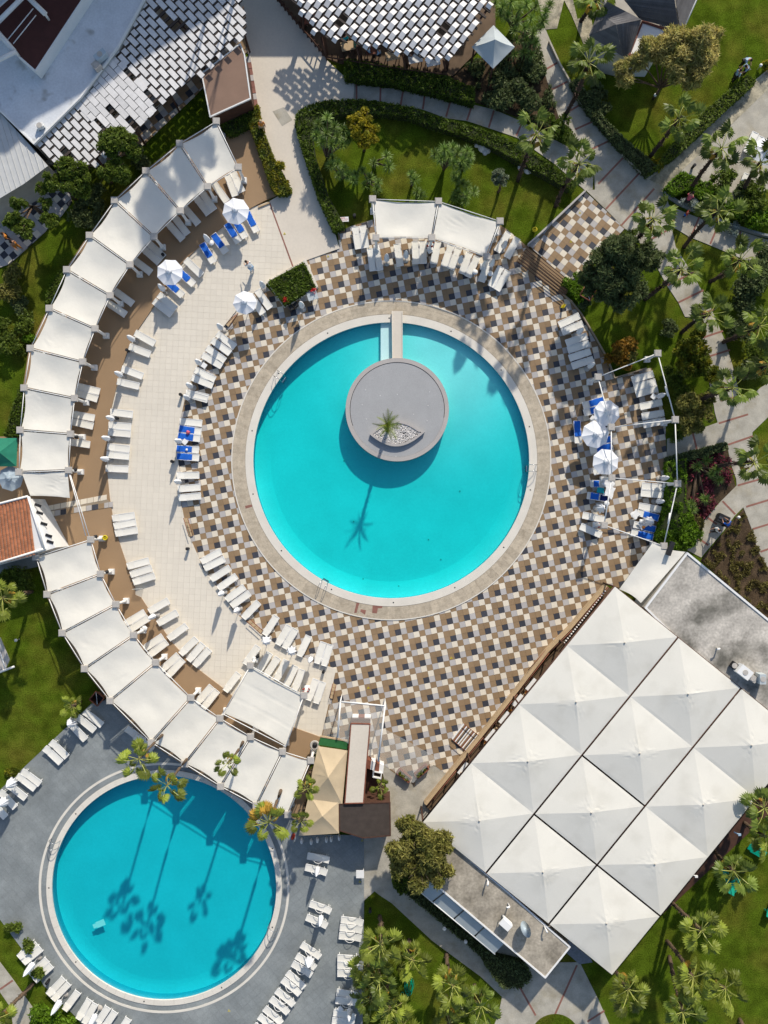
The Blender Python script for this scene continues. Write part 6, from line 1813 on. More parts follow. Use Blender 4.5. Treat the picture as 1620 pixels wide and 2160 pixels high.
# stones
for k, (x, y, s_, l) in enumerate(((1013, 298, .42, 'largest'), (1018, 310, .45, 'lower'), (1028, 317, .28, 'small round'), (1006, 305, .25, 'left'), (1024, 322, .22, 'tiny'))):
    b = MB(); bmx = bmesh.new(); bmesh.ops.create_icosphere(bmx, subdivisions=2, radius=s_)
    for v in bmx.verts: v.co *= 1 + .25 * noise.noise(v.co * 3 + Vector((k, 0, 0))); v.co.z = max(v.co.z * .7, -.1)
    me = bpy.data.meshes.new('boulder'); bmx.to_mesh(me); bmx.free(); me.materials.append(MT['rock'])
    tag(link('boulder', me, None, G(x, y, .1)), l + ' white boulder of the group near the hedge top', 'boulder', 'white boulders on the lawn')
for k, (x, y, s_, l) in enumerate(((1088, 335, .30, 'leftmost'), (1096, 340, .32, 'second'), (1099, 354, .30, 'lowest round'), (1114, 357, .40, 'largest'), (1116, 347, .2, 'smallest'))):
    bmx = bmesh.new(); bmesh.ops.create_icosphere(bmx, subdivisions=2, radius=s_)
    for v in bmx.verts: v.co *= 1 + .25 * noise.noise(v.co * 3 + Vector((k, 5, 0))); v.co.z = max(v.co.z * .7, -.1)
    me = bpy.data.meshes.new('boulder'); bmx.to_mesh(me); bmx.free(); me.materials.append(MT['rock'])
    tag(link('boulder', me, None, G(x, y, .1)), l + ' white boulder of the group under the hedge palm', 'boulder', 'white boulders on the lawn')
# box hedge planter between deck and plaza
bp2 = thing('hedge_planter', 'square raised planter with a white kerb and clipped hedge', 'planter', G(617, 598, 0))
PB = [(562, 594), (641, 550), (668, 606), (598, 647)]
PI_ = [(565, 594), (640, 553.5), (664.5, 605), (599, 643)]
reparent(MB().prism(polyW(PB, .5), 0, .5, 0, [polyW(PI_, .5)]).build('kerb', MT['coping'], bp2), bp2)
slab_w = polyW([(640, 549), (645, 546), (671, 604), (667, 607)], .52)
reparent(MB().prism(slab_w, 0, .52).build('kerb_cap', MT['coping'], bp2), bp2)
# path kerbs (thin pale wall along the diagonal path)
kw = thing('garden_wall', 'thin pale garden wall along the diagonal path, upper right', 'wall', G(1280, 250, 0))
KL = [(1159, 85), (1182, 135), (1200, 166), (1223, 213), (1252, 250), (1304, 311), (1330, 340), (1368, 375), (1408, 347)]
for i in range(len(KL) - 1):
    a, b_ = Vector(KL[i]), Vector(KL[i + 1]); d = (b_ - a).normalized(); n_ = Vector((-d.y, d.x)) * 1.6
    reparent(MB().prism(polyW([tuple(a + n_), tuple(b_ + n_), tuple(b_ - n_), tuple(a - n_)], .35), 0, .35 + i * .001).build('wall_section', MT['path'], kw), kw)
kw2 = thing('low_bed_wall', 'low grey wall along the path below the bright hedge, right', 'wall', G(1480, 440, 0))
KL = [(1402, 400), (1412, 412), (1440, 430), (1490, 452), (1545, 474), (1610, 494), (1690, 508)]
for i in range(len(KL) - 1):
    a, b_ = Vector(KL[i]), Vector(KL[i + 1]); d = (b_ - a).normalized(); n_ = Vector((-d.y, d.x)) * 2.2
    reparent(MB().prism(polyW([tuple(a + n_), tuple(b_ + n_), tuple(b_ - n_), tuple(a - n_)], .4), 0, .4 + i * .001).build('wall_section', MT['grey_deck'], kw2), kw2)
kw3 = thing('lawn_wall', 'low wall between the lawn and the upper checkered deck', 'wall', G(1175, 460, 0))
KL = [(1114, 515), (1160, 474), (1235, 402)]
for i in range(len(KL) - 1):
    a, b_ = Vector(KL[i]), Vector(KL[i + 1]); d = (b_ - a).normalized(); n_ = Vector((-d.y, d.x)) * 1.5
    reparent(MB().prism(polyW([tuple(a + n_), tuple(b_ + n_), tuple(b_ - n_), tuple(a - n_)], .45), 0, .45 + i * .001).build('wall_section', MT['t_grey'], kw3), kw3)
# low rail wall at the right deck edge
kw4 = thing('deck_edge_wall', 'thin curved wall along the upper right deck edge', 'wall', G(1250, 710, 0))
KL = [(1188, 620), (1205, 634), (1226, 660), (1243, 688), (1260, 717), (1275, 743), (1288, 770), (1297, 797), (1364, 776)]
for i in range(len(KL) - 1):
    a, b_ = Vector(KL[i]), Vector(KL[i + 1]); d = (b_ - a).normalized(); n_ = Vector((-d.y, d.x)) * 1.2
    reparent(MB().prism(polyW([tuple(a + n_), tuple(b_ + n_), tuple(b_ - n_), tuple(a - n_)], .3), 0, .3 + i * .001).build('wall_section', MT['t_joint'], kw4), kw4)

# ------------------------------------------------------------------ people
def person(x, y, ang, label, top='shirt_blue', legs='dark', pose='stand', z=0.05, hair='hair', sc=1.0, cat='person', bare=False):
    t = thing('person', label, cat, G(x, y, z), ang)
    t.scale = (sc, sc, sc)
    J = {'pelvis': (0, 0, .95), 'spine': (.02, 0, 1.15), 'chest': (.03, 0, 1.35), 'neck': (.03, 0, 1.50), 'head': (.05, 0, 1.62), 'crown': (.04, 0, 1.74)}
    st = .22 if pose == 'walk' else .03
    ln = {'stand': 0, 'walk': .05, 'bend': .55, 'sit': 0}[pose]
    for k in ('spine', 'chest', 'neck', 'head', 'crown'):
        h_ = J[k][2] - .95
        J[k] = (J[k][0] + math.sin(ln) * h_, 0, .95 + math.cos(ln) * h_)
    for s_, nm in ((1, 'l'), (-1, 'r')):
        f = s_ * st
        J['hip' + nm] = (0, s_ * .09, .92)
        if pose == 'sit':
            J['knee' + nm] = (.42, s_ * .12, .93); J['ankle' + nm] = (.46, s_ * .12, .50); J['toe' + nm] = (.60, s_ * .12, .47)
        else:
            J['knee' + nm] = (f * .5 + .03, s_ * .10, .50); J['ankle' + nm] = (f - .02, s_ * .10, .08); J['toe' + nm] = (f + .14, s_ * .11, .04)
        c = J['chest']
        J['sh' + nm] = (c[0], s_ * .18, c[2] + .06)
        if pose in ('bend', 'sit'):
            J['el' + nm] = (c[0] + .14, s_ * .24, c[2] - .20); J['wr' + nm] = (c[0] + .34, s_ * .16, c[2] - .28)
        else:
            J['el' + nm] = (c[0] - f * .5, s_ * .25, c[2] - .24); J['wr' + nm] = (c[0] - f + .08, s_ * .26, c[2] - .47)
        wv = Vector(J['wr' + nm]); ev = Vector(J['el' + nm]); dd = (wv - ev).normalized() * .09
        J['hand' + nm] = tuple(wv + dd)
    E = [('pelvis', 'spine'), ('spine', 'chest'), ('chest', 'neck'), ('neck', 'head'), ('head', 'crown')]
    for nm in 'lr': E += [('pelvis', 'hip' + nm), ('hip' + nm, 'knee' + nm), ('knee' + nm, 'ankle' + nm), ('ankle' + nm, 'toe' + nm), ('chest', 'sh' + nm), ('sh' + nm, 'el' + nm), ('el' + nm, 'wr' + nm), ('wr' + nm, 'hand' + nm)]
    RAD = {'pelvis': .14, 'spine': .13, 'chest': .145, 'neck': .06, 'head': .095, 'crown': .075, 'hip': .10, 'knee': .065, 'ankle': .045, 'toe': .035, 'sh': .07, 'el': .045, 'wr': .035, 'hand': .035}
    if pose == 'sit':
        for k in J: J[k] = (J[k][0], J[k][1], J[k][2] - .48)
    def skin(name, joints, grow, m_, parent, lv=1):
        idx = {k: i for i, k in enumerate(joints)}
        me = bpy.data.meshes.new(name)
        me.from_pydata([J[k] for k in joints], [(idx[a], idx[b_]) for a, b_ in E if a in idx and b_ in idx], [])
        me.materials.append(m_)
        o = link(name, me, parent)
        md = o.modifiers.new('skin', 'SKIN')
        for i, k in enumerate(joints):
            r_ = RAD[k if k in RAD else k[:-1]] + grow
            me.skin_vertices[0].data[i].radius = (r_, r_ * (1.25 if k in ('chest', 'pelvis', 'spine') else 1))
        me.skin_vertices[0].data[0].use_root = True
        s2 = o.modifiers.new('sub', 'SUBSURF'); s2.levels = lv; s2.render_levels = lv
        return o
    allj = list(J)
    skin('body', allj, 0, MT['skin'], t)
    if not bare: skin('shirt', ['chest', 'spine', 'pelvis', 'shl', 'shr', 'ell', 'elr'], .022, MT[top], t)
    skin('trousers', ['pelvis', 'hipl', 'hipr', 'kneel', 'kneer'] + (['anklel', 'ankler'] if legs != 'blue' else []), .024, MT[legs], t)
    hx = Vector(J['crown'])
    MB().lathe([(.10, -.10), (.115, -.04), (.10, .03), (.05, .07), (0, .08)], 12, tuple(hx + Vector((-.015, 0, -.02)))).build('hair', MT[hair], t)
    hd = Vector(J['head'])
    MB().lathe([(.02, -.02), (.016, .02)], 6, tuple(hd + Vector((.10, 0, 0)))).build('nose', MT['skin'], t)
    for s_ in (-1, 1):
        MB().lathe([(.012, -.01), (.012, .01)], 6, tuple(hd + Vector((.088, s_ * .035, .03)))).build('eye', MT['dark'], t)
        # five fingers per hand
        h0 = Vector(J['hand' + ('l' if s_ > 0 else 'r')]); w0 = Vector(J['wr' + ('l' if s_ > 0 else 'r')]); dv = (h0 - w0).normalized(); sv = dv.cross(Vector((0, 1, 0))).normalized()
        b = MB()
        for q, (off, ln_) in enumerate(((-.025, .06), (-.009, .075), (.008, .07), (.024, .055))):
            b.tube([h0 + sv * off, h0 + sv * off + dv * ln_ * .6, h0 + sv * off + dv * ln_ + Vector((0, -s_ * .015, 0))], [.010, .009, .007], 5)
        b.tube([w0 + dv * .03 + sv * .03, w0 + dv * .07 + sv * .055, w0 + dv * .10 + sv * .055], [.012, .011, .008], 5)
        b.build('fingers', MT['skin'], t)
    return t
person(533, 572, R(135), 'person in a white top walking across the beige deck', 'white', 'shirt_blue', 'bend', .125)
person(1561, 140, R(-60), 'person in pale blue at the top of the lawn group', 'shirt_blue', 'dark', 'bend', 0)
person(1566, 158, R(200), 'person in white on the right of the lawn group', 'shirt_blue', 'dark', 'bend', 0)
person(1543, 172, R(20), 'person in pale blue standing by the diagonal hedge', 'shirt_blue', 'dark', 'stand', 0)
person(1441, 432, R(60), 'person in pink leaning on the low bed wall', 'pink', 'dark', 'bend', .05)
person(1442, 457, R(-30), 'child in red holding a blue ball on the right path', 'red', 'dark', 'stand', .05, sc=.75)
person(1502, 1117, R(210), 'person in white walking on the lower right path', 'white', 'dark', 'walk', .05)
person(1524, 1108, R(120), 'person in blue pushing a dark cart, lower right path', 'blue', 'dark', 'bend', .05)
person(24, 508, R(30), 'person in orange on the dark checkered terrace, left', 'orange', 'dark', 'stand', .1)
person(41, 524, R(-30), 'person with bare shoulders walking on the left checkered terrace', 'orange', 'orange', 'walk', .1, bare=True)
person(499, 229, R(0), 'person in orange at the glass counter below the brown roof', 'orange', 'dark', 'stand', .1)
person(556, 276, R(-80), 'person in orange beside the flowering hedge on the plaza', 'orange', 'wood_tan', 'stand', .12, hair='wood_tan')
person(777, 116, R(0), 'diner in pale blue left of the white restaurant table', 'shirt_blue', 'dark', 'sit', .2)
person(800, 120, R(180), 'diner in pale blue right of the white restaurant table', 'shirt_blue', 'dark', 'sit', .2)
person(728, 92, R(-60), 'diner in teal at the upper end of the terrace table', 'teal', 'dark', 'sit', .2)
person(752, 104, R(190), 'diner in dark green at the right of the terrace table', 'green_fab', 'dark', 'sit', .2)
person(642, 42, R(-50), 'diner in white at the left corner restaurant table', 'shirt_blue', 'dark', 'sit', .2)
o = MB().lathe([(.0, -.11), (.08, -.08), (.11, 0), (.08, .08), (0, .11)], 14).build('ball', MT['blue'], None, G(1445.5, 453, .75)); tag(o, 'small blue ball held by the child on the path', 'ball')
ct = thing('service_cart', 'dark grey service cart on the lower right path', 'cart', G(1518, 1095, .05), R(-25))
MB().box((0, 0, .55), (.95, .7, .55)).build('body', MT['dark'], ct)
MB().box((0, 0, .86), (.9, .2, .05)).build('lid', MT['t_slate'], ct)
for sx in (-.35, .35):
    for sy in (-.28, .28): MB().tube([(sx, sy - .03, .1), (sx, sy + .03, .1)], .1, 10).build('wheel', MT['dark'], ct)
# ------------------------------------------------------------------ hedges and shrubs
def hedge(pts, h, label, m_='hedge', dens=230, cat='hedge', leaf=.075, z0=0.0, name='hedge', core='bark_dark', jag=.10):
    """clipped hedge over polygon pts (px)"""
    W_ = polyW(pts, h)
    c = Vector((sum(p[0] for p in W_) / len(W_), sum(p[1] for p in W_) / len(W_), 0))
    t = thing(name, label, cat, c)
    W0 = [((x - c.x) * .98 + c.x, (y - c.y) * .98 + c.y) for x, y in W_]
    reparent(MB().prism(W0, z0, h - .12).build('branches', MT['core'], t), t)
    A = abs(parea(W_)); n_ = int(A * dens)
    xs = [p[0] for p in W_]; ys = [p[1] for p in W_]
    P = np.stack([rng.uniform(min(xs), max(xs), int(n_ * 6) + 60), rng.uniform(min(ys), max(ys), int(n_ * 6) + 60)], 1)
    P = P[pin(W_, P)]
    P = P[:n_] if len(P) > n_ else P
    zz = h - .09 + rng.normal(0, .045, len(P)) + np.array([noise.noise(Vector((p[0] * 1.3, p[1] * 1.3, 3))) for p in P]) * jag * 1.2
    top = np.column_stack([P, zz])
    # sides
    side = []
    for i in range(len(W_)):
        a, b_ = np.array(W_[i]), np.array(W_[(i + 1) % len(W_)])
        l = np.hypot(*(b_ - a)); k = int(l * h * dens * .7)
        if k < 1: continue
        u = rng.random(k)[:, None]
        q = a + (b_ - a) * u + rng.normal(0, .05, (k, 2))
        side.append(np.column_stack([q, rng.uniform(z0 + .05, h, k)]))
    P3 = np.vstack([top] + side) - np.array([c.x, c.y, 0])
    o = link('leaves', quads_mesh('leaves', leaf_quads(P3, leaf, .35), len(P3), FL[m_]), t); o['kind'] = 'stuff'
    return t
MT['core'] = mat('core', (0.030, 0.038, 0.012), 0.95, 0.3)

hedge([(626, 237), (650, 222), (680, 213), (725, 209), (760, 209), (800, 214), (870, 226), (930, 248), (1000, 267), (1060, 289), (1110, 314), (1165, 347), (1215, 387), (1208, 402), (1150, 368), (1090, 337), (1040, 308), (980, 284), (920, 266), (860, 244), (800, 237),
       (730, 237), (668, 250), (655, 280), (662, 330), (690, 415), (724, 478), (704, 486), (672, 415), (640, 320), (624, 262)], .9, 'long clipped hedge curving round the top lawn', 'hedge')
hedge([(728, 124), (830, 140), (945, 160), (950, 165), (1000, 185), (1000, 214), (920, 193), (830, 172), (728, 161)], 1.1, 'clipped hedge between the restaurant and the curved path', 'hedge')
hedge([(527, 226), (544, 222), (549, 262), (575, 330), (598, 375), (613, 398), (606, 406), (586, 408), (573, 395), (556, 345), (537, 292), (524, 255)], .9, 'narrow flowering hedge along the left of the plaza', 'hedge_yellow')
hedge([(463, 258), (527, 234), (530, 262), (482, 284)], .9, 'dark hedge below the glass counter', 'hedge')
hedge([(1205, 170), (1220, 165), (1243, 203), (1275, 248), (1330, 303), (1365, 330), (1385, 350), (1368, 368), (1308, 308), (1255, 246), (1225, 206)], .9, 'loose hedge behind the thin garden wall, upper right', 'dark', 190)
hedge([(1368, 368), (1385, 350), (1410, 315), (1490, 232), (1578, 158), (1596, 170), (1500, 258), (1424, 330)], .9, 'clipped hedge running diagonally up the right lawn', 'mid')
hedge([(1404, 396), (1438, 362), (1475, 374), (1487, 392), (1478, 408), (1448, 398), (1425, 410)], .9, 'bright green clipped bush block by the wall, right', 'hedge_bright')
hedge([(1466, 390), (1498, 382), (1510, 400), (1500, 420), (1478, 418), (1460, 406)], .9, 'second bright green bush block right of the first', 'hedge_bright')
hedge([(1408, 976), (1447, 968), (1447, 1058), (1472, 1112), (1466, 1150), (1440, 1162), (1392, 1148), (1384, 1130), (1398, 1098), (1408, 1040)], .9, 'bright green shrubbery along the right deck edge', 'hedge_bright', jag=.35)
hedge([(1408, 966), (1470, 950), (1534, 934), (1535, 946), (1470, 966), (1409, 978)], .7, 'thin dark hedge beside the branch path, right', 'dark')
hedge([(870, 1868), (905, 1905), (1000, 1985), (1040, 2020), (1105, 2035), (1122, 2064), (1100, 2085), (1062, 2086), (1040, 2060), (1012, 2015), (905, 1925), (850, 1880), (842, 1868)], .9, 'dark hedge under the awnings of the low building', 'dark', 200)
hedge([(831, 1842), (850, 1836), (866, 1850), (860, 1880), (845, 1888), (830, 1870)], 1.2, 'round dark green bush at the end of the low building', 'hedge')
hedge([(14, 905), (25, 860), (44, 812), (46, 900), (32, 918), (6, 918)], .9, 'yellowish clipped hedge behind the pergola, left edge', 'hedge')
hedge([(96, 630), (106, 600), (126, 570), (137, 576), (118, 612), (102, 648)], .9, 'small clipped hedge behind the upper pergola', 'hedge')
t_ = hedge([(567, 595), (640, 555), (663, 604), (600, 641)], .95, 'clipped hedge growing in the square raised planter', 'hedge', 260, z0=.3, jag=.12)
for (x, y, l) in ((601, 632, 'left'), (661, 612, 'right')):
    o = link('flowers', quads_mesh('flowers', leaf_quads(rng.normal(0, .11, (50, 3)) * np.array([1.2, .8, .6]), .06), 50, mat('flower_red', (.6, .02, .02), .6)), None, G(x, y, .95)); tag(o, 'red flowers at the ' + l + ' corner of the square hedge', 'flowers')
# a lawn edge strip of low flowers under the left hedge
def scatter(pts, n_, m_, name, label, h=.25, leaf=.06, cat='ground cover', up=.2, clump=0, kind='stuff'):
    W_ = polyW(pts, 0)
    xs = [p[0] for p in W_]; ys = [p[1] for p in W_]
    P = np.stack([rng.uniform(min(xs), max(xs), n_ * 4), rng.uniform(min(ys), max(ys), n_ * 4)], 1)
    P = P[pin(W_, P)]
    if clump:
        f = np.array([noise.noise(Vector((p[0] * clump, p[1] * clump, n_ * .01))) for p in P])
        P = P[f > .0]; 
    P = P[:n_]
    z = rng.uniform(.03, h, len(P))
    o = link(name, quads_mesh(name, leaf_quads(np.column_stack([P, z]), leaf, up), len(P), FL[m_]))
    tag(o, label, cat, kind=kind); return o
scatter([(1452, 970), (1534, 950), (1545, 1000), (1516, 1058), (1472, 1108), (1455, 1100)], 2600, 'red', 'red_planting', 'dark red leafy planting in the right flower bed', .45, .08, clump=.9)
scatter([(1452, 970), (1534, 950), (1545, 1000), (1500, 1050), (1472, 1090), (1455, 1080)], 260, 'flower', 'pink_flowers', 'pink flowers scattered in the right flower bed', .55, .075, clump=1.4)
scatter([(1568, 1080), (1584, 1115), (1622, 1210), (1680, 1260), (1680, 1360), (1620, 1306), (1482, 1184), (1527, 1125)], 6500, 'scrub', 'scrub', 'dry scrub growing in the wedge-shaped bed, right', .3, .07, clump=1.2)
scatter([(925, 170), (1020, 120), (1120, 60), (1140, 110), (1165, 205), (1195, 290), (1100, 250), (1000, 215)], 5000, 'dark', 'undergrowth', 'dark undergrowth beside the gazebo', .5, .10, clump=.5)
scatter([(1150, 1990), (1215, 1960), (1250, 2030), (1222, 2034), (1195, 2010)], 10, 'grey', 'weed', 'pale weeds on the gravel by the marquee', .1, .03)

# ------------------------------------------------------------------ trees and bushes
def bush(x, y, r, h, label, m_='mid', n_=None, cat='bush', name='bush', leaf=.09, flat=.8, lobes=6, stems=True, wire=False):
    """low shrub, (x, y) where its crown shows"""
    R_ = r * S
    t = thing(name, label, cat, G(x, y, h * .6)); t.location.z = 0
    rg = np.random.default_rng(int(x * 7 + y * 13))
    L_ = [(rg.normal(0, .42) * R_, rg.normal(0, .42) * R_, h * rg.uniform(.45, .75), R_ * rg.uniform(.42, .62)) for _ in range(lobes)] + [(0, 0, h * .6, R_ * .65)]
    N_ = n_ or int(420 * R_ * R_ * 3.2 + 150)
    out = []
    for (a, b_, c, rr) in L_:
        k = int(N_ / len(L_))
        d = rg.normal(size=(k, 3)); d /= np.linalg.norm(d, axis=1)[:, None]
        d[:, 2] = np.abs(d[:, 2]) * .9 - .15
        rad = rr * (rg.random(k) ** .35)[:, None] * (1 + .25 * np.sin(d[:, :1] * 7 + a * 5) * np.cos(d[:, 1:2] * 6))
        out.append(np.array([a, b_, c]) + d * rad * np.array([1, 1, flat]))
    P = np.vstack(out); P[:, 2] = np.maximum(P[:, 2], .04)
    o = link('foliage', quads_mesh('foliage', leaf_quads(P, leaf, .25, rg=rg), len(P), FL[m_]), t); o['kind'] = 'stuff'
    if stems:
        b = MB()
        for k in range(5):
            a = k * 1.3; b.tube([(0, 0, 0), (math.cos(a) * R_ * .3, math.sin(a) * R_ * .3, h * .4), (math.cos(a) * R_ * .6, math.sin(a) * R_ * .6, h * .65)], [.035, .025, .01], 5)
        b.build('stems', MT['bark'], t)
    return t
def tree(base, lobes, label, m_, n_, leaf=.11, name='tree', trunk_r=.14, bark='bark', elong=1.6, hang=.0):
    """base px; lobes: (x px, y px, height m, radius m)"""
    g = G(*base, 0)
    t = thing(name, label, 'tree', g)
    rg = np.random.default_rng(int(base[0] * 3 + base[1]))
    b = MB(); out = []
    tot = sum(l[3] ** 2 for l in lobes)
    fork = Vector((0, 0, min(l[2] for l in lobes) * .45))
    b.tube([(0, 0, 0), (fork.x + .05, fork.y, fork.z * .5), fork], [trunk_r, trunk_r * .85, trunk_r * .75], 8)
    for (x, y, h, r) in lobes:
        c = G(x, y, h) - g
        mid = fork.lerp(c, .5) + Vector((rg.normal(0, .12), rg.normal(0, .12), .1))
        b.tube([fork, mid, c], [trunk_r * .6, trunk_r * .4, trunk_r * .15], 6)
        for q in range(5):
            e = c + Vector(rg.normal(0, 1, 3)).normalized() * r * .75
            b.tube([mid.lerp(c, .5), e], [trunk_r * .22, .012], 4)
        k = int(n_ * r * r / tot)
        sub = 9
        cs = rg.normal(size=(sub, 3)); cs /= np.linalg.norm(cs, axis=1)[:, None]
        cs = np.array(c) + cs * r * rg.uniform(.35, .8, (sub, 1)) * np.array([1, 1, .7])
        for s_ in cs:
            kk = k // sub
            d = rg.normal(size=(kk, 3)); d /= np.linalg.norm(d, axis=1)[:, None]
            rad = r * .42 * (rg.random(kk) ** .4)[:, None]
            p = s_ + d * rad * np.array([1, 1, .75])
            p[:, 2] -= hang * rg.random(kk)
            out.append(p)
    P = np.vstack(out)
    b.build('trunk', MT[bark], t)
    o = link('crown', quads_mesh('crown', leaf_quads(P, leaf, .2, elong, rg=rg), len(P), FL[m_]), t); o['kind'] = 'stuff'
    return t
tree((1305, 620), [(1270, 545, 4.6, 1.3), (1305, 530, 5.2, 1.5), (1280, 585, 4.6, 1.5), (1330, 575, 4.8, 1.5), (1245, 575, 3.8, 1.0), (1350, 535, 4.4, 1.4), (1378, 545, 3.6, 1.0), (1305, 625, 3.8, 1.4), (1265, 615, 3.4, 1.1), (1335, 610, 3.8, 1.2), (1240, 600, 3.0, .8)], 'large dark grey-green tree over the right side of the deck', 'dark', 21000, .085, elong=2.4)
tree((1378, 208), [(1420, 95, 5.0, 1.5), (1465, 85, 5.2, 1.5), (1490, 120, 4.8, 1.3), (1440, 135, 5.0, 1.5), (1400, 110, 4.6, 1.2), (1470, 160, 4.4, 1.2), (1345, 130, 4.2, 1.0), (1315, 155, 4.0, 1.0), (1375, 95, 4.8, .9), (1320, 170, 3.6, .7), (1500, 80, 4.6, .9)],
     'feathery golden-brown tree with two crowns, upper right lawn', 'tamarisk', 21000, .075, name='tamarisk_tree', elong=3.6)
tree((862, 1700), [(880, 1770, 5.4, 1.3), (905, 1800, 5.0, 1.4), (850, 1795, 5.0, 1.4), (890, 1840, 4.6, 1.5), (925, 1790, 4.8, 1.1), (862, 1748, 5.2, 1.0), (920, 1835, 4.6, 1.2), (850, 1830, 4.4, 1.0)],
     'bushy olive-green tree at the lower corner of the marquee', 'olive', 15000, .10, elong=2.2) if False else tree((872, 1766), [(878, 1765, 4.6, 1.4), (908, 1795, 4.4, 1.5), (850, 1790, 4.4, 1.5), (888, 1840, 4.0, 1.6), (930, 1785, 4.2, 1.2), (860, 1742, 4.4, 1.0), (924, 1835, 4.0, 1.3), (846, 1825, 3.8, 1.1)],
     'bushy olive-green tree at the lower corner of the marquee', 'olive', 19000, .09, elong=2.6)
tree((768, 318), [(768, 250, 3.4, .8), (750, 275, 3.2, .8), (785, 280, 3.2, .8), (770, 300, 3.0, .7), (745, 255, 3.0, .6)], 'small round tree with bright yellow leaves on the top lawn', 'yellow', 6500, .085, name='yellow_tree')
tree((1051, 405), [(1053, 366, 2.4, .55), (1060, 380, 2.2, .5), (1048, 378, 2.2, .45)], 'small pale grey-green tree on the top lawn', 'grey', 2200, .06)
tree((1475, 770), [(1458, 735, 2.8, 1.2), (1482, 765, 2.6, 1.2), (1502, 790, 2.2, .9), (1448, 780, 2.2, 1.0), (1440, 750, 2.2, .9), (1475, 715, 2.2, .8)], 'shrubby tree with yellow-tipped leaves right of the pergola frame', 'hedge_yellow', 9000, .09)
tree((1455, 870), [(1450, 850, 2.4, 1.2), (1480, 872, 2.2, 1.0), (1445, 890, 2.0, 1.0), (1492, 840, 1.8, .8), (1465, 900, 1.8, .9)], 'second shrubby tree right of the pergola frame, grey-yellow', 'olive', 8000, .08)
tree((220, 330), [(245, 290, 4.0, 1.0), (225, 305, 4.0, .9), (270, 305, 3.8, .9), (282, 325, 3.4, .7), (252, 315, 4.0, .9)], 'dark round tree at the edge of the lath pergola', 'mid', 6500, .10)
tree((235, 385), [(250, 350, 3.6, .9), (225, 372, 3.4, .9), (260, 372, 3.4, .8)], 'small dark tree between lath pergola and cream canopies', 'mid', 4500, .09)
tree((160, 420), [(130, 365, 4.0, .9), (110, 385, 4.0, .8), (165, 365, 4.2, .9), (150, 395, 4.0, .9), (90, 400, 3.6, .6), (175, 400, 3.6, .8), (140, 345, 4.0, .7)], 'bushy green tree over the dark terrace, upper left', 'mid', 8000, .10)
tree((85, 450), [(40, 425, 3.6, .7), (30, 460, 3.6, .8), (55, 480, 3.6, .9), (95, 430, 3.4, .6), (105, 462, 3.2, .8), (20, 475, 3.2, .6)], 'open-crowned tree over the grey checkered terrace, left', 'mid', 6500, .09)
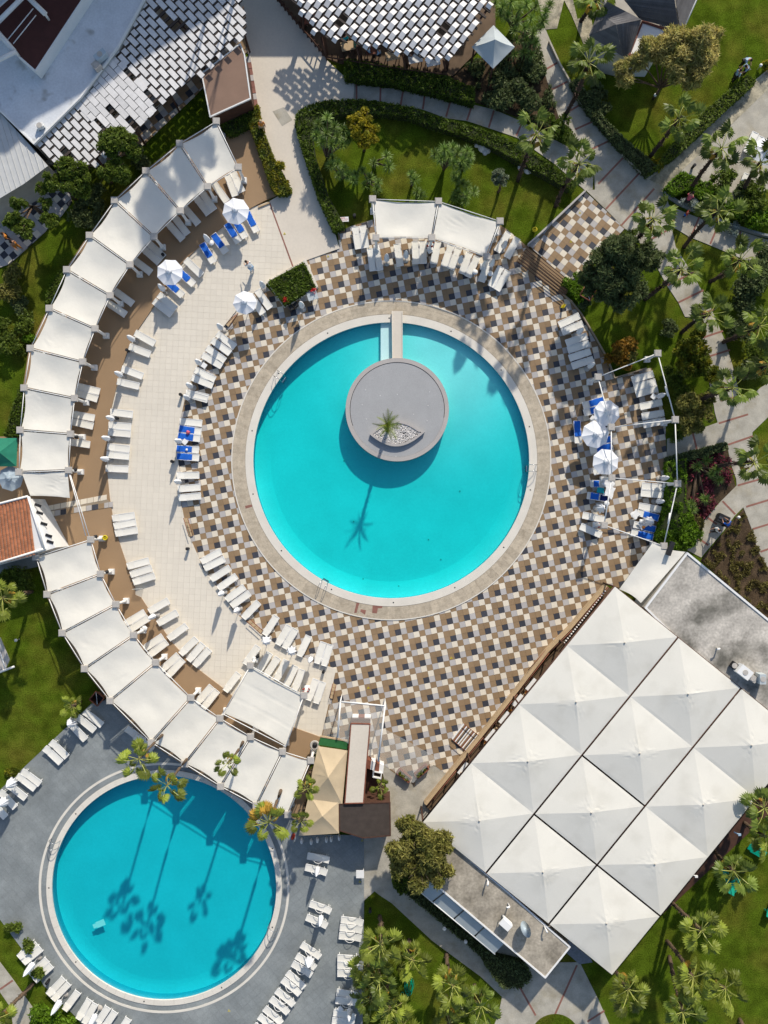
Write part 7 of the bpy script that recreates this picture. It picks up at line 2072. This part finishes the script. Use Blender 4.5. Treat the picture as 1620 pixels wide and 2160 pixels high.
for (x, y, r, h, l, m_) in ((200, 425, 26, 1.6, 'dark bush behind the second canopy, upper left', 'dark'), (165, 450, 24, 1.4, 'dark bush left of the upper pergola', 'dark'), (190, 470, 18, 1.2, 'small dark bush touching the upper pergola', 'dark'), (300, 340, 22, 1.2, 'dark bush above the first canopies', 'dark'),
                        (22, 580, 24, 1.3, 'grey-green bush at the left edge below the terrace', 'olive'), (15, 620, 24, 1.4, 'grey-green bush at the left edge, second down', 'olive'), (60, 680, 20, 1.1, 'round green bush on the left lawn', 'mid'),
                        (20, 715, 26, 1.5, 'bright green bush at the left edge', 'mid'), (0, 690, 20, 1.6, 'green bush cut by the left edge', 'mid'), (65, 712, 12, .9, 'small round green bush by the pergola, left', 'hedge_bright'), (40, 645, 20, 1.0, 'low dark bush on the left lawn', 'dark'),
                        (35, 742, 14, .9, 'small dark bush below the bright one, left edge', 'mid'),
                        (1310, 735, 30, 1.3, 'orange-leaved bush on the right lawn', 'orange'), (1305, 760, 22, 1.0, 'low orange-green bush above the pergola frame', 'orange'), (1330, 750, 18, 1.0, 'small yellowish bush above the pergola frame', 'olive'),
                        (1462, 430, 14, .9, 'white-flowered bush behind the low wall', 'white'), (1548, 478, 13, .7, 'low white-flowered plant on the low wall', 'white'), (1530, 382, 22, 1.6, 'yellow-green bush in the upper right corner bed', 'mid'),
                        (1515, 405, 20, 1.2, 'green bush beside the lounger, upper right bed', 'mid'), (1590, 430, 38, 1.6, 'large green bush at the right edge, upper bed', 'mid'), (1600, 460, 30, 1.3, 'bright green bush at the right edge, upper bed', 'hedge_bright'),
                        (1555, 440, 28, 1.2, 'bright green bush in the middle of the upper right bed', 'hedge_bright'), (1560, 405, 20, 1.4, 'dark bush near the palm, upper right bed', 'dark'), (1500, 440, 20, 1.0, 'dark low bush behind the wall, upper right bed', 'dark'),
                        (1590, 590, 42, 2.4, 'large dark bush on the lawn at the right edge', 'dark'), (1575, 640, 30, 1.6, 'dark bush right of the curving path', 'dark'), (1425, 800, 24, 1.0, 'low green bush beside the pergola frame', 'mid'), (1612, 555, 34, 2.0, 'dark green bush at the right edge under a palm', 'dark'), (1560, 690, 26, 1.4, 'dark bush beside the large palm, right edge', 'dark'), (1608, 735, 34, 1.6, 'mid-green bush at the right edge, middle', 'mid'), (1585, 770, 26, 1.2, 'low dark bush at the right edge, middle', 'dark'), (1410, 690, 18, .8, 'low dark bush added to deepen the lawn shade left of the curving path', 'dark'), (1230, 645, 12, .6, 'small dark plant by the curved deck wall', 'dark'),  # low bush left of the curving path is added to darken the shaded lawn
                        (1440, 830, 24, 1.2, 'green grassy bush right of the pergola frame', 'mid'), (1430, 920, 16, .8, 'low green bush by the branch path', 'mid'), (1210, 610, 22, .9, 'bright leafy plant beside the ramp steps', 'hedge_bright'),
                        (1220, 595, 14, .8, 'small bright plant under the big dark tree', 'hedge_bright'), (1325, 495, 16, .9, 'bright bush at the tip of the upper checkered deck', 'mid'), (1175, 265, 22, 1.2, 'clipped bush between the two upper paths', 'hedge'), (1195, 285, 18, 1.0, 'second clipped bush between the two upper paths', 'hedge'),
                        (1105, 200, 34, 1.6, 'dark bush right of the gazebo', 'dark'), (1060, 190, 34, 1.4, 'dark bush below the gazebo', 'dark'), (1130, 150, 26, 1.4, 'dark bush above the hedge palm', 'dark'), (1060, 150, 26, 1.2, 'dark bush close to the gazebo', 'dark'),
                        (1250, 205, 26, 1.2, 'dark bush below the upper right palm', 'dark'), (1262, 235, 22, 1.0, 'dark bush inside the wall corner', 'dark'), (110, 2150, 34, 1.8, 'bright green bush at the bottom edge, left', 'hedge_bright'), (75, 2155, 18, 1.4, 'small bright bush left of the bottom one', 'hedge_bright'), (145, 2165, 16, 1.3, 'small bright bush right of the bottom one', 'hedge_bright'),
                        (15, 1215, 22, .8, 'large-leaved plant below the tiled house', 'mid'), (50, 1220, 26, .9, 'broad-leaved green plant below the tiled house', 'mid'), (30, 1955, 16, .6, 'low green plant by the grey deck, lower left', 'mid'), (60, 1995, 16, .7, 'low dark plant at the deck edge, lower left', 'mid'),
                        (80, 2050, 16, .7, 'low plant between deck and corner path', 'mid'), (25, 1630, 14, .4, 'small weeds along the upper left grey deck edge', 'hedge_yellow'), (1505, 250, 8, .5, 'tiny flowering plant on the diagonal hedge', 'yellow'), (1618, 140, 14, .8, 'yellow flowering bush at the right edge', 'yellow'),
                        (1392, 345, 14, .9, 'yellow-green bush at the wall corner, upper right', 'yellow'), (1177, 1425, 8, 1.0, 'small green potted plant on the marquee parapet', 'mid'), (1470, 1100, 20, .9, 'dry bush at the lower end of the flower bed', 'scrub'), (1450, 1120, 26, 1.3, 'bright green bush at the lower right deck corner', 'hedge_bright'),
                        (1410, 1130, 22, 1.1, 'bright green bush beside the corner canopy', 'hedge_bright'), (590, 350, 12, 1.0, 'yellow-leaved bush in the plaza hedge', 'yellow'), (578, 372, 10, 1.0, 'small yellow bush low in the plaza hedge', 'yellow'), (600, 388, 10, .9, 'small yellow bush at the end of the plaza hedge', 'yellow')):
    bush(x, y, r, h, l, m_)
# clumps of low plants at the lower right of the beds
for k, (x, y) in enumerate(((1465, 985), (1500, 1010), (1485, 1050), (1520, 985), (1462, 1065), (1478, 1095))):
    pass

# ------------------------------------------------------------------ palms
def fan_mesh(seed, m_, folds=9):
    """a fan-palm leaf: petiole along +X then a pleated round fan with split, drooping tips"""
    rg = random.Random(seed)
    pl, fr = 1.0 + .15 * rg.random(), .47
    vs, fs = [], []
    def petz(x): return .14 * math.sin(x * 1.9)
    # petiole
    for i in range(5):
        x = pl * i / 4
        for y, dz in ((-.026, 0), (.026, 0), (0, .02)): vs.append((x, y, petz(x) + dz))
    for i in range(4):
        a = i * 3
        for j in range(3): fs.append((a + j, a + (j + 1) % 3, a + 3 + (j + 1) % 3, a + 3 + j))
    npet = len(fs)
    base = len(vs); cx, cz = pl, petz(pl)
    n_ = folds * 2
    A0 = R(145)
    rings = (.10, .55, 1.0)
    for ri, rr in enumerate(rings):
        for k in range(n_ + 1):
            a = -A0 + 2 * A0 * k / n_
            l = fr * rr * (.72 + .28 * math.cos(a * .55)) * (1 + (rg.uniform(-.08, .05) if ri == 2 else 0))
            x = cx + l * math.cos(a) ; y = l * math.sin(a)
            z = cz + (.030 if k % 2 else -.012) * rr - (.30 * rr * rr * (l / fr)) * (.55 + .45 * abs(math.sin(a))) + .10 * rr * (1 - abs(a) / A0)
            vs.append((x, y, z))
    for ri in range(2):
        for k in range(n_):
            a = base + ri * (n_ + 1) + k
            if ri == 1: fs.append((a, a + 1, a + n_ + 2, a + n_ + 1))
            else: fs.append((a, a + 1, a + n_ + 2, a + n_ + 1))
    # split tips
    e = base + 2 * (n_ + 1)
    for k in range(n_):
        p, q = Vector(vs[e + k]), Vector(vs[e + k + 1])
        m = (p + q) / 2; d = (m - Vector((cx, 0, cz))).normalized()
        L_ = .17 * rg.uniform(.6, 1.3)
        vs.append(tuple(m + d * L_ + Vector((0, 0, -.07 * rg.uniform(.5, 1.6)))))
        fs.append((e + k, e + k + 1, len(vs) - 1))
    # pale midribs along some folds
    k0 = len(vs)
    q = MB(); q.add(vs, fs[:npet], 1, False); q.add(vs, fs[npet:], 0, False)
    for k in range(2, n_, 4):
        a = Vector(vs[base + k]); b_ = Vector(vs[base + 2 * (n_ + 1) + k]); s_ = Vector((-(b_ - a).y, (b_ - a).x, 0)).normalized() * .010; up = Vector((0, 0, .012))
        q.add([a - s_ + up, a + s_ + up, b_ + s_ * .4 + up, b_ - s_ * .4 + up], [(0, 1, 2, 3)], 1)
    return q.mesh('frond', [m_, FL['petiole']])
FANS = {k: [fan_mesh(s_, FL[k]) for s_ in range(4)] for k in ('palm', 'palm_gold', 'palm_yellow')}
def feather_mesh(seed, m_, L_=1.5):
    rg = random.Random(seed); vs, fs = [], []
    n_ = 24
    def cz(u): return .42 * u - .75 * u * u
    for i in range(n_):
        u = i / n_; x = L_ * u; z = cz(u)
        w_ = .34 * math.sin(math.pi * min(1, u * .92 + .08)) ** .7
        for s_ in (-1, 1):
            b_ = len(vs)
            ex = x + .16; ey = s_ * w_ * rg.uniform(.85, 1.1)
            vs += [(x - .022, 0, z), (x + .022, 0, z), (ex, ey, z - .04 - .10 * rg.random())]
            fs.append((b_, b_ + 1, b_ + 2))
    b_ = len(vs)
    for i in range(n_ + 1):
        u = i / n_
        for y in (-.018, .018): vs.append((L_ * u, y, cz(u) + .008))
    for i in range(n_): fs.append((b_ + 2 * i, b_ + 2 * i + 1, b_ + 2 * i + 3, b_ + 2 * i + 2))
    return MB().add(vs, fs).mesh('frond', m_)
FEATH = [feather_mesh(s_, FL['palm_gold']) for s_ in range(3)]
def trunk_obj(root, top, r0, r1, bark, shag=True, n_=9):
    b = MB(); top = Vector(top)
    sw = Vector((random.gauss(0, .12), random.gauss(0, .12), 0))
    pts = [Vector((0, 0, 0)).lerp(top, t) + sw * math.sin(math.pi * t) for t in [i / n_ for i in range(n_ + 1)]]
    b.tube(pts, [r0 + (r1 - r0) * i / n_ + .02 * math.sin(i * 2.7) for i in range(n_ + 1)], 10)
    if shag:
        for k in range(int(16 * top.length)):
            t = random.random() ** .6; a = random.random() * 6.28
            p = Vector((0, 0, 0)).lerp(top, t) + sw * math.sin(math.pi * t); rr = r0 + (r1 - r0) * t
            d = Vector((math.cos(a), math.sin(a), 0)); s_ = Vector((-d.y, d.x, 0)) * .05
            b.add([p + d * rr * .9 - s_, p + d * rr * .9 + s_, p + d * (rr + random.uniform(.08, .20)) + Vector((0, 0, random.uniform(.04, .16)))], [(0, 1, 2)])
    b.build('trunk', MT[bark], root)
def palm(crown, base, label, m_='palm', n_=17, size=1.0, bark='bark_dark', h=None, r0=.17, shag=True, dead=3, kind='fan', el0=62, el1=-38):
    C0, B0 = Vector(crown), Vector(base if base else crown)
    if h is None:
        rb = math.hypot(B0.x - 810, B0.y - 1080); rc = math.hypot(C0.x - 810, C0.y - 1080)
        h = H * (1 - rb / rc)
    if base is None:
        g = G(*crown, h); g.z = 0
    else: g = G(*base, 0)
    top = G(*crown, h) - g
    t = thing('palm_tree', label, 'palm tree', g)
    trunk_obj(t, top, r0, r0 * .72, bark, shag)
    rg = random.Random(int(crown[0] * 31 + crown[1]))
    fans = FANS[m_] if kind == 'fan' else FEATH
    a0 = rg.random() * 6
    for k in range(n_):
        u = (k + .5) / n_
        az = a0 + k * 2.39996 + rg.uniform(-.25, .25)
        el = R(el0 + (el1 - el0) * u ** .8 + rg.uniform(-9, 9))
        s_ = size * rg.uniform(.85, 1.12) * (.72 + .38 * math.sin(math.pi * min(1, u + .22)))
        o = link('frond', rg.choice(fans), t, top + Vector((0, 0, -.1 * u)))
        o.rotation_euler = (Matrix.Rotation(az, 3, 'Z') @ Matrix.Rotation(-el, 3, 'Y') @ Matrix.Rotation(rg.uniform(-1.0, 1.0), 3, 'X')).to_euler()
        o.scale = (s_, s_ * rg.uniform(.85, 1.1), s_)
    for k in range(dead):
        az = rg.random() * 6.28
        o = link('dead_frond', rg.choice(FANS['palm_yellow']), t, top + Vector((0, 0, -.25)))
        o.rotation_euler = (Matrix.Rotation(az, 3, 'Z') @ Matrix.Rotation(R(62), 3, 'Y')).to_euler(); o.scale = (size * .7,) * 3
    return t
PALMS = [((1242, 132), (1214, 182), 'palm above the garden wall, left of the golden tree'), ((1132, 283), (1098, 345), 'palm standing in the curved hedge, top right'),
         ((1222, 345), (1190, 402), 'palm at the right end of the curved hedge'), ((1432, 250), (1368, 335), 'palm inside the wall corner, upper right lawn'),
         ((1523, 312), (1455, 402), 'leaning palm over the side paving, upper right'), ((1606, 342), (1565, 412), 'palm at the right edge above the bushes'),
         ((1378, 462), (1332, 518), 'palm at the tip of the upper checkered deck'), ((1515, 445), (1443, 521), 'palm leaning over the path by the white-flowered bush'),
         ((1438, 568), (1374, 618), 'palm between the big dark tree and the path'), ((1562, 548), (1498, 594), 'palm in the narrow lawn right of the path'),
         ((1497, 662), (1437, 702), 'palm over the curving path, right, third down'), ((1602, 688), (1525, 722), 'large palm on the shady lawn at the right edge'),
         ((1545, 818), (1462, 850), 'palm over the path above the branch path'), ((1590, 975), (1510, 985), 'palm over the path beside the red flower bed'),
         ((1258, 0), (1225, 45), 'palm cut by the top edge beside the shingled house'), ((1620, 770), (1560, 800), 'palm cut by the right edge, middle')]
for k_, (c, b_, l) in enumerate(PALMS):
    if k_ in (0, 1, 2, 6, 8): palm(c, None, l, size=1.08, n_=14, h=8.0)
    else: palm(c, b_, l, size=1.08, n_=14)
PALMS2 = [((1548, 1838), (1504, 1792), 'palm over the green garden chairs, lower right'), ((1480, 1963), (1415, 1902), 'palm with a yellow dead leaf right of the marquee'),
          ((1462, 2062), (1407, 1985), 'palm of the lower right group, longest trunk'), ((1440, 2135), (1412, 2018), 'palm at the bottom of the lower right group'), ((1530, 2085), (1482, 2042), 'rightmost palm of the lower right group'),
          ((1326, 2088), (1287, 2020), 'palm just below the lowest corner of the marquee'), ((1612, 1705), (1560, 1662), 'palm at the right edge beside the marquee'), ((1615, 1765), (1570, 1735), 'low palm at the right edge above the green lounger'),
          ((955, 2080), (942, 2012), 'palm in the middle of the bottom lawn'), ((1015, 2122), (1001, 2078), 'palm right of the bottom lawn, by the path'), ((870, 2026), (863, 1982), 'short palm above the green hose'),
          ((803, 1992), (801, 1932), 'palm nearest the grey deck corner, bottom'), ((800, 2062), (799, 2010), 'palm in the dense bottom group, second down'), ((822, 2128), (818, 2072), 'palm in the dense bottom group, third down'), ((776, 2040), (778, 2000), 'palm overhanging the right loungers of the grey deck'),
          ((782, 2110), (784, 2068), 'palm overhanging the lowest grey deck loungers'), ((948, 2160), (940, 2100), 'palm cut by the bottom edge, centre'), ((850, 2165), (845, 2110), 'palm cut by the bottom edge left of the hose'), ((1120 + 480, 2240), (1560, 2150), 'palm below the lower right corner')]
for k_, (c, b_, l) in enumerate(PALMS2): palm(c, b_, l, 'palm_gold' if k_ % 3 else 'palm', size=1.06, n_=15, bark='bark')
for c, h_, l, m_, sz, n_ in (((292, 1602), 9.0, 'leftmost tall palm over the small pool', 'palm_gold', .92, 12), ((352, 1657), 9.0, 'second tall palm over the small pool', 'palm_gold', .92, 11), ((480, 1610), 8.6, 'slender tall palm rising through the lower pergola', 'palm_gold', .62, 11)):
    palm(c, None, l, m_, n_, sz, 'bark', h=h_, r0=.12, shag=False, dead=2, el0=45)
palm((567, 1735), None, 'tall palm with orange dying leaves beside the kiosk', 'palm_gold', 10, .98, 'bark', h=9.0, r0=.14, shag=False, dead=2, el0=40)
t = palm((648, 1664), None, 'small palm left of the tan kiosk tent', 'palm_gold', 12, .66, 'bark', h=5.0, r0=.12, dead=2)
palm((634, 1733), None, 'small palm at the lower left corner of the kiosk tent', 'palm_gold', 10, .62, 'bark', h=4.0, r0=.12, dead=1)
palm((803, 1663), None, 'little palm in the dark planting bed beside the bar', 'palm_gold', 9, .52, 'bark', h=1.8, r0=.09, dead=0)
palm((5, 1262), None, 'pale palm cut by the left edge below the tiled house', 'palm_gold', 16, 1.0, 'bark', h=5.0, dead=2)
palm((152, 1490), None, 'young palm by the empty wooden planter', 'palm_gold', 13, .62, 'bark', h=1.6, dead=2)
palm((-8, 2150), (70, 2075), 'palm at the bottom left corner, trunk over the path', 'palm_gold', 14, 1.0, 'bark', dead=2)
# orange fronds on the kiosk palm
kp = [o for o in bpy.data.objects if o.get('label') == 'tall palm with orange dying leaves beside the kiosk'][0]
tp = G(567, 1735, 9.0) - kp.location
for az, el in ((115, 20), (150, 5), (80, 25), (175, -5), (100, 0)):
    o = link('dead_frond', FANS['palm_yellow'][az % 4], kp, tp); o.rotation_euler = (Matrix.Rotation(R(az), 3, 'Z') @ Matrix.Rotation(-R(el), 3, 'Y')).to_euler(); o.scale = (.95,) * 3
# feather palm on the island
palm((818, 897), (819.5, 911), 'feather palm growing from the eye-shaped planter on the island', 'palm', 19, .82, 'bark_dark', h=4.0, r0=.16, dead=0, kind='feather', el0=70, el1=-5)

# ------------------------------------------------------------------ yuccas
def rosette_mesh(seed, n_=60, L_=.56):
    rg = random.Random(seed); vs, fs = [], []
    for k in range(n_):
        az = k * 2.4 + rg.uniform(-.2, .2); el = R(85 - 110 * (k / n_) + rg.uniform(-8, 8)); l = L_ * rg.uniform(.8, 1.1)
        d = Vector((math.cos(az) * math.cos(el), math.sin(az) * math.cos(el), math.sin(el))); s_ = Vector((-math.sin(az), math.cos(az), 0)) * .022
        b_ = len(vs); m = d * l * .55 + Vector((0, 0, .02))
        vs += [(-s_ * .6)[:], (s_ * .6)[:], (m + s_)[:], (m - s_)[:], (d * l + Vector((0, 0, -.05)))[:]]
        fs += [(b_, b_ + 1, b_ + 2, b_ + 3), (b_ + 3, b_ + 2, b_ + 4)]
    return MB().add(vs, fs).mesh('leaf_rosette', FL['yucca'])
ROS = [rosette_mesh(s_) for s_ in range(4)]
def yucca(base, heads, label, sc=1.0):
    g = G(*base, 0); t = thing('yucca', label, 'yucca', g)
    b = MB()
    for (x, y, h_) in heads:
        p = G(x, y, h_) - g
        b.tube([(0, 0, 0), (p.x * .35, p.y * .35, h_ * .45), (p.x, p.y, h_)], [.10, .08, .05], 7)
        o = link('leaf_rosette', random.choice(ROS), t, p); s_ = sc * random.uniform(.9, 1.2); o.scale = (s_,) * 3; o.rotation_euler = (random.gauss(0, .15), random.gauss(0, .15), random.random() * 6)
    b.build('trunk', MT['bark'], t)
yucca((690, 335), [(672, 262, 3.0), (690, 250, 3.2), (706, 268, 3.0), (668, 285, 2.8), (688, 282, 3.1), (712, 290, 2.8), (725, 275, 2.6), (700, 305, 2.7), (680, 300, 2.6), (735, 290, 2.4), (722, 305, 2.4)], 'large many-headed yucca in the left of the top lawn', 1.15)
yucca((722, 375), [(698, 350, 1.8), (712, 345, 1.9), (725, 355, 1.8), (735, 370, 1.6), (745, 380, 1.6), (715, 370, 1.7), (750, 368, 1.5), (702, 335, 1.6)], 'bushy yucca below the large one, top lawn', 1.05)
yucca((790, 345), [(788, 345, 1.3), (815, 330, 1.6), (820, 352, 1.4)], 'yucca pair in the middle left of the top lawn', 1.1)
yucca((778, 385), [(765, 360, 1.6), (780, 375, 1.5), (798, 385, 1.4), (795, 400, 1.3), (770, 392, 1.3)], 'yucca group below the yellow tree', 1.0)
yucca((868, 392), [(868, 368, 1.8), (875, 380, 1.6)], 'single yucca left of the tall yucca group', 1.0)
yucca((880, 412), [(880, 405, 1.0), (888, 412, .9)], 'low yucca behind the left canopy of the top pergola', 1.0)
yucca((936, 358), [(918, 325, 2.8), (938, 315, 3.0), (930, 335, 2.8), (948, 330, 2.9), (955, 345, 2.6), (965, 322, 2.8), (955, 312, 2.8)], 'tall yucca group at the centre of the top lawn, left part', 1.15)
yucca((975, 358), [(985, 318, 2.8), (992, 330, 2.7), (975, 340, 2.7), (972, 352, 2.4), (985, 345, 2.4)], 'tall yucca group at the centre of the top lawn, right part', 1.1)
yucca((968, 385), [(962, 380, 1.5), (975, 388, 1.4), (985, 392, 1.3), (958, 370, 1.4)], 'low yucca under the tall group, top lawn', 1.0)
yucca((970, 415), [(965, 408, 1.2), (985, 412, 1.2), (1000, 405, 1.1), (980, 425, 1.0), (960, 418, 1.0)], 'low yucca group above the right canopy of the top pergola', 1.0)
yucca((1080, 60), [(1045, 5, 3.0), (1060, 15, 3.0), (1078, 5, 3.2), (1095, 20, 3.0), (1110, 10, 2.8), (1070, 35, 2.8), (1090, 45, 2.6), (1120, 40, 2.6), (1055, 30, 2.6), (1130, 15, 2.6)], 'large yucca thicket above the gazebo', 1.2)
yucca((1120, 80), [(1085, 65, 2.4), (1105, 60, 2.4), (1125, 70, 2.4), (1110, 85, 2.0), (1090, 85, 2.0), (1135, 60, 2.2), (1130, 90, 1.8), (1150, 25, 2.6), (1160, 10, 2.8), (1145, 45, 2.4)], 'yucca thicket right of the gazebo', 1.15)
yucca((1110, 110), [(1085, 115, 1.6), (1105, 110, 1.6), (1120, 115, 1.4)], 'low yucca just right of the gazebo roof', 1.05)
yucca((1470, 985), [(1470, 985, .5), (1500, 1000, .6), (1512, 990, .6), (1515, 1012, .5), (1487, 1053, .5), (1460, 1075, .5), (1458, 1062, .4), (1490, 970, .5)], 'spiky yellow-green plants in the red flower bed', 1.0)

# ------------------------------------------------------------------ north of the frame: the hotel block and tall trees that shade the upper left
HB = [(-400, -70), (175, -70), (228, -122), (340, -182), (425, -246), (515, -300), (600, -350), (642, -392), (642, -800), (-400, -800)]
hb = thing('hotel_block', 'tall cream hotel block standing north of the white flat roof', 'building', G(70, -300, 0))
reparent(MB().prism(polyW(HB, 0), 0, 14.0).build('wall', MT['wall_dirty'], hb), hb)
reparent(MB().prism(polyW([(-400, -76), (172, -76), (225, -128), (337, -188), (422, -252), (512, -306), (597, -356), (636, -397), (636, -790), (-400, -790)], 0), 14.0, 14.1).build('roof', MT['roof_grey'], hb), hb)
for f_ in range(4):
    for k in range(9):
        p = G(-200 + k * 42, -69.5, 0); reparent(MB().box((p.x, p.y, 2.2 + f_ * 3.2), (1.0, .06, 1.3)).build('window', MT['dark'], hb), hb)
rb_ = building('restaurant_block', 'flat-roofed restaurant block adjoining the lath-roofed pergola', 'building', [(500, -260), (562, -132), (1040, -132), (1040, -260)], 4.4, 'wall_dirty', 'roof_grey', .1, .12)
tree((544, -75), [(475, -380, 14, 1.6), (500, -350, 13.2, 1.3), (455, -345, 13.4, 1.2), (480, -330, 12.6, 1.1)], 'tall tree beyond the top edge, right of the other', 'mid', 5000, .12)
tree((502, -85), [(393, -490, 17, 1.7), (415, -450, 16, 1.4), (375, -455, 16.2, 1.3), (400, -420, 15, 1.2)], 'tall tree beyond the top edge, left of the other', 'mid', 5000, .12)
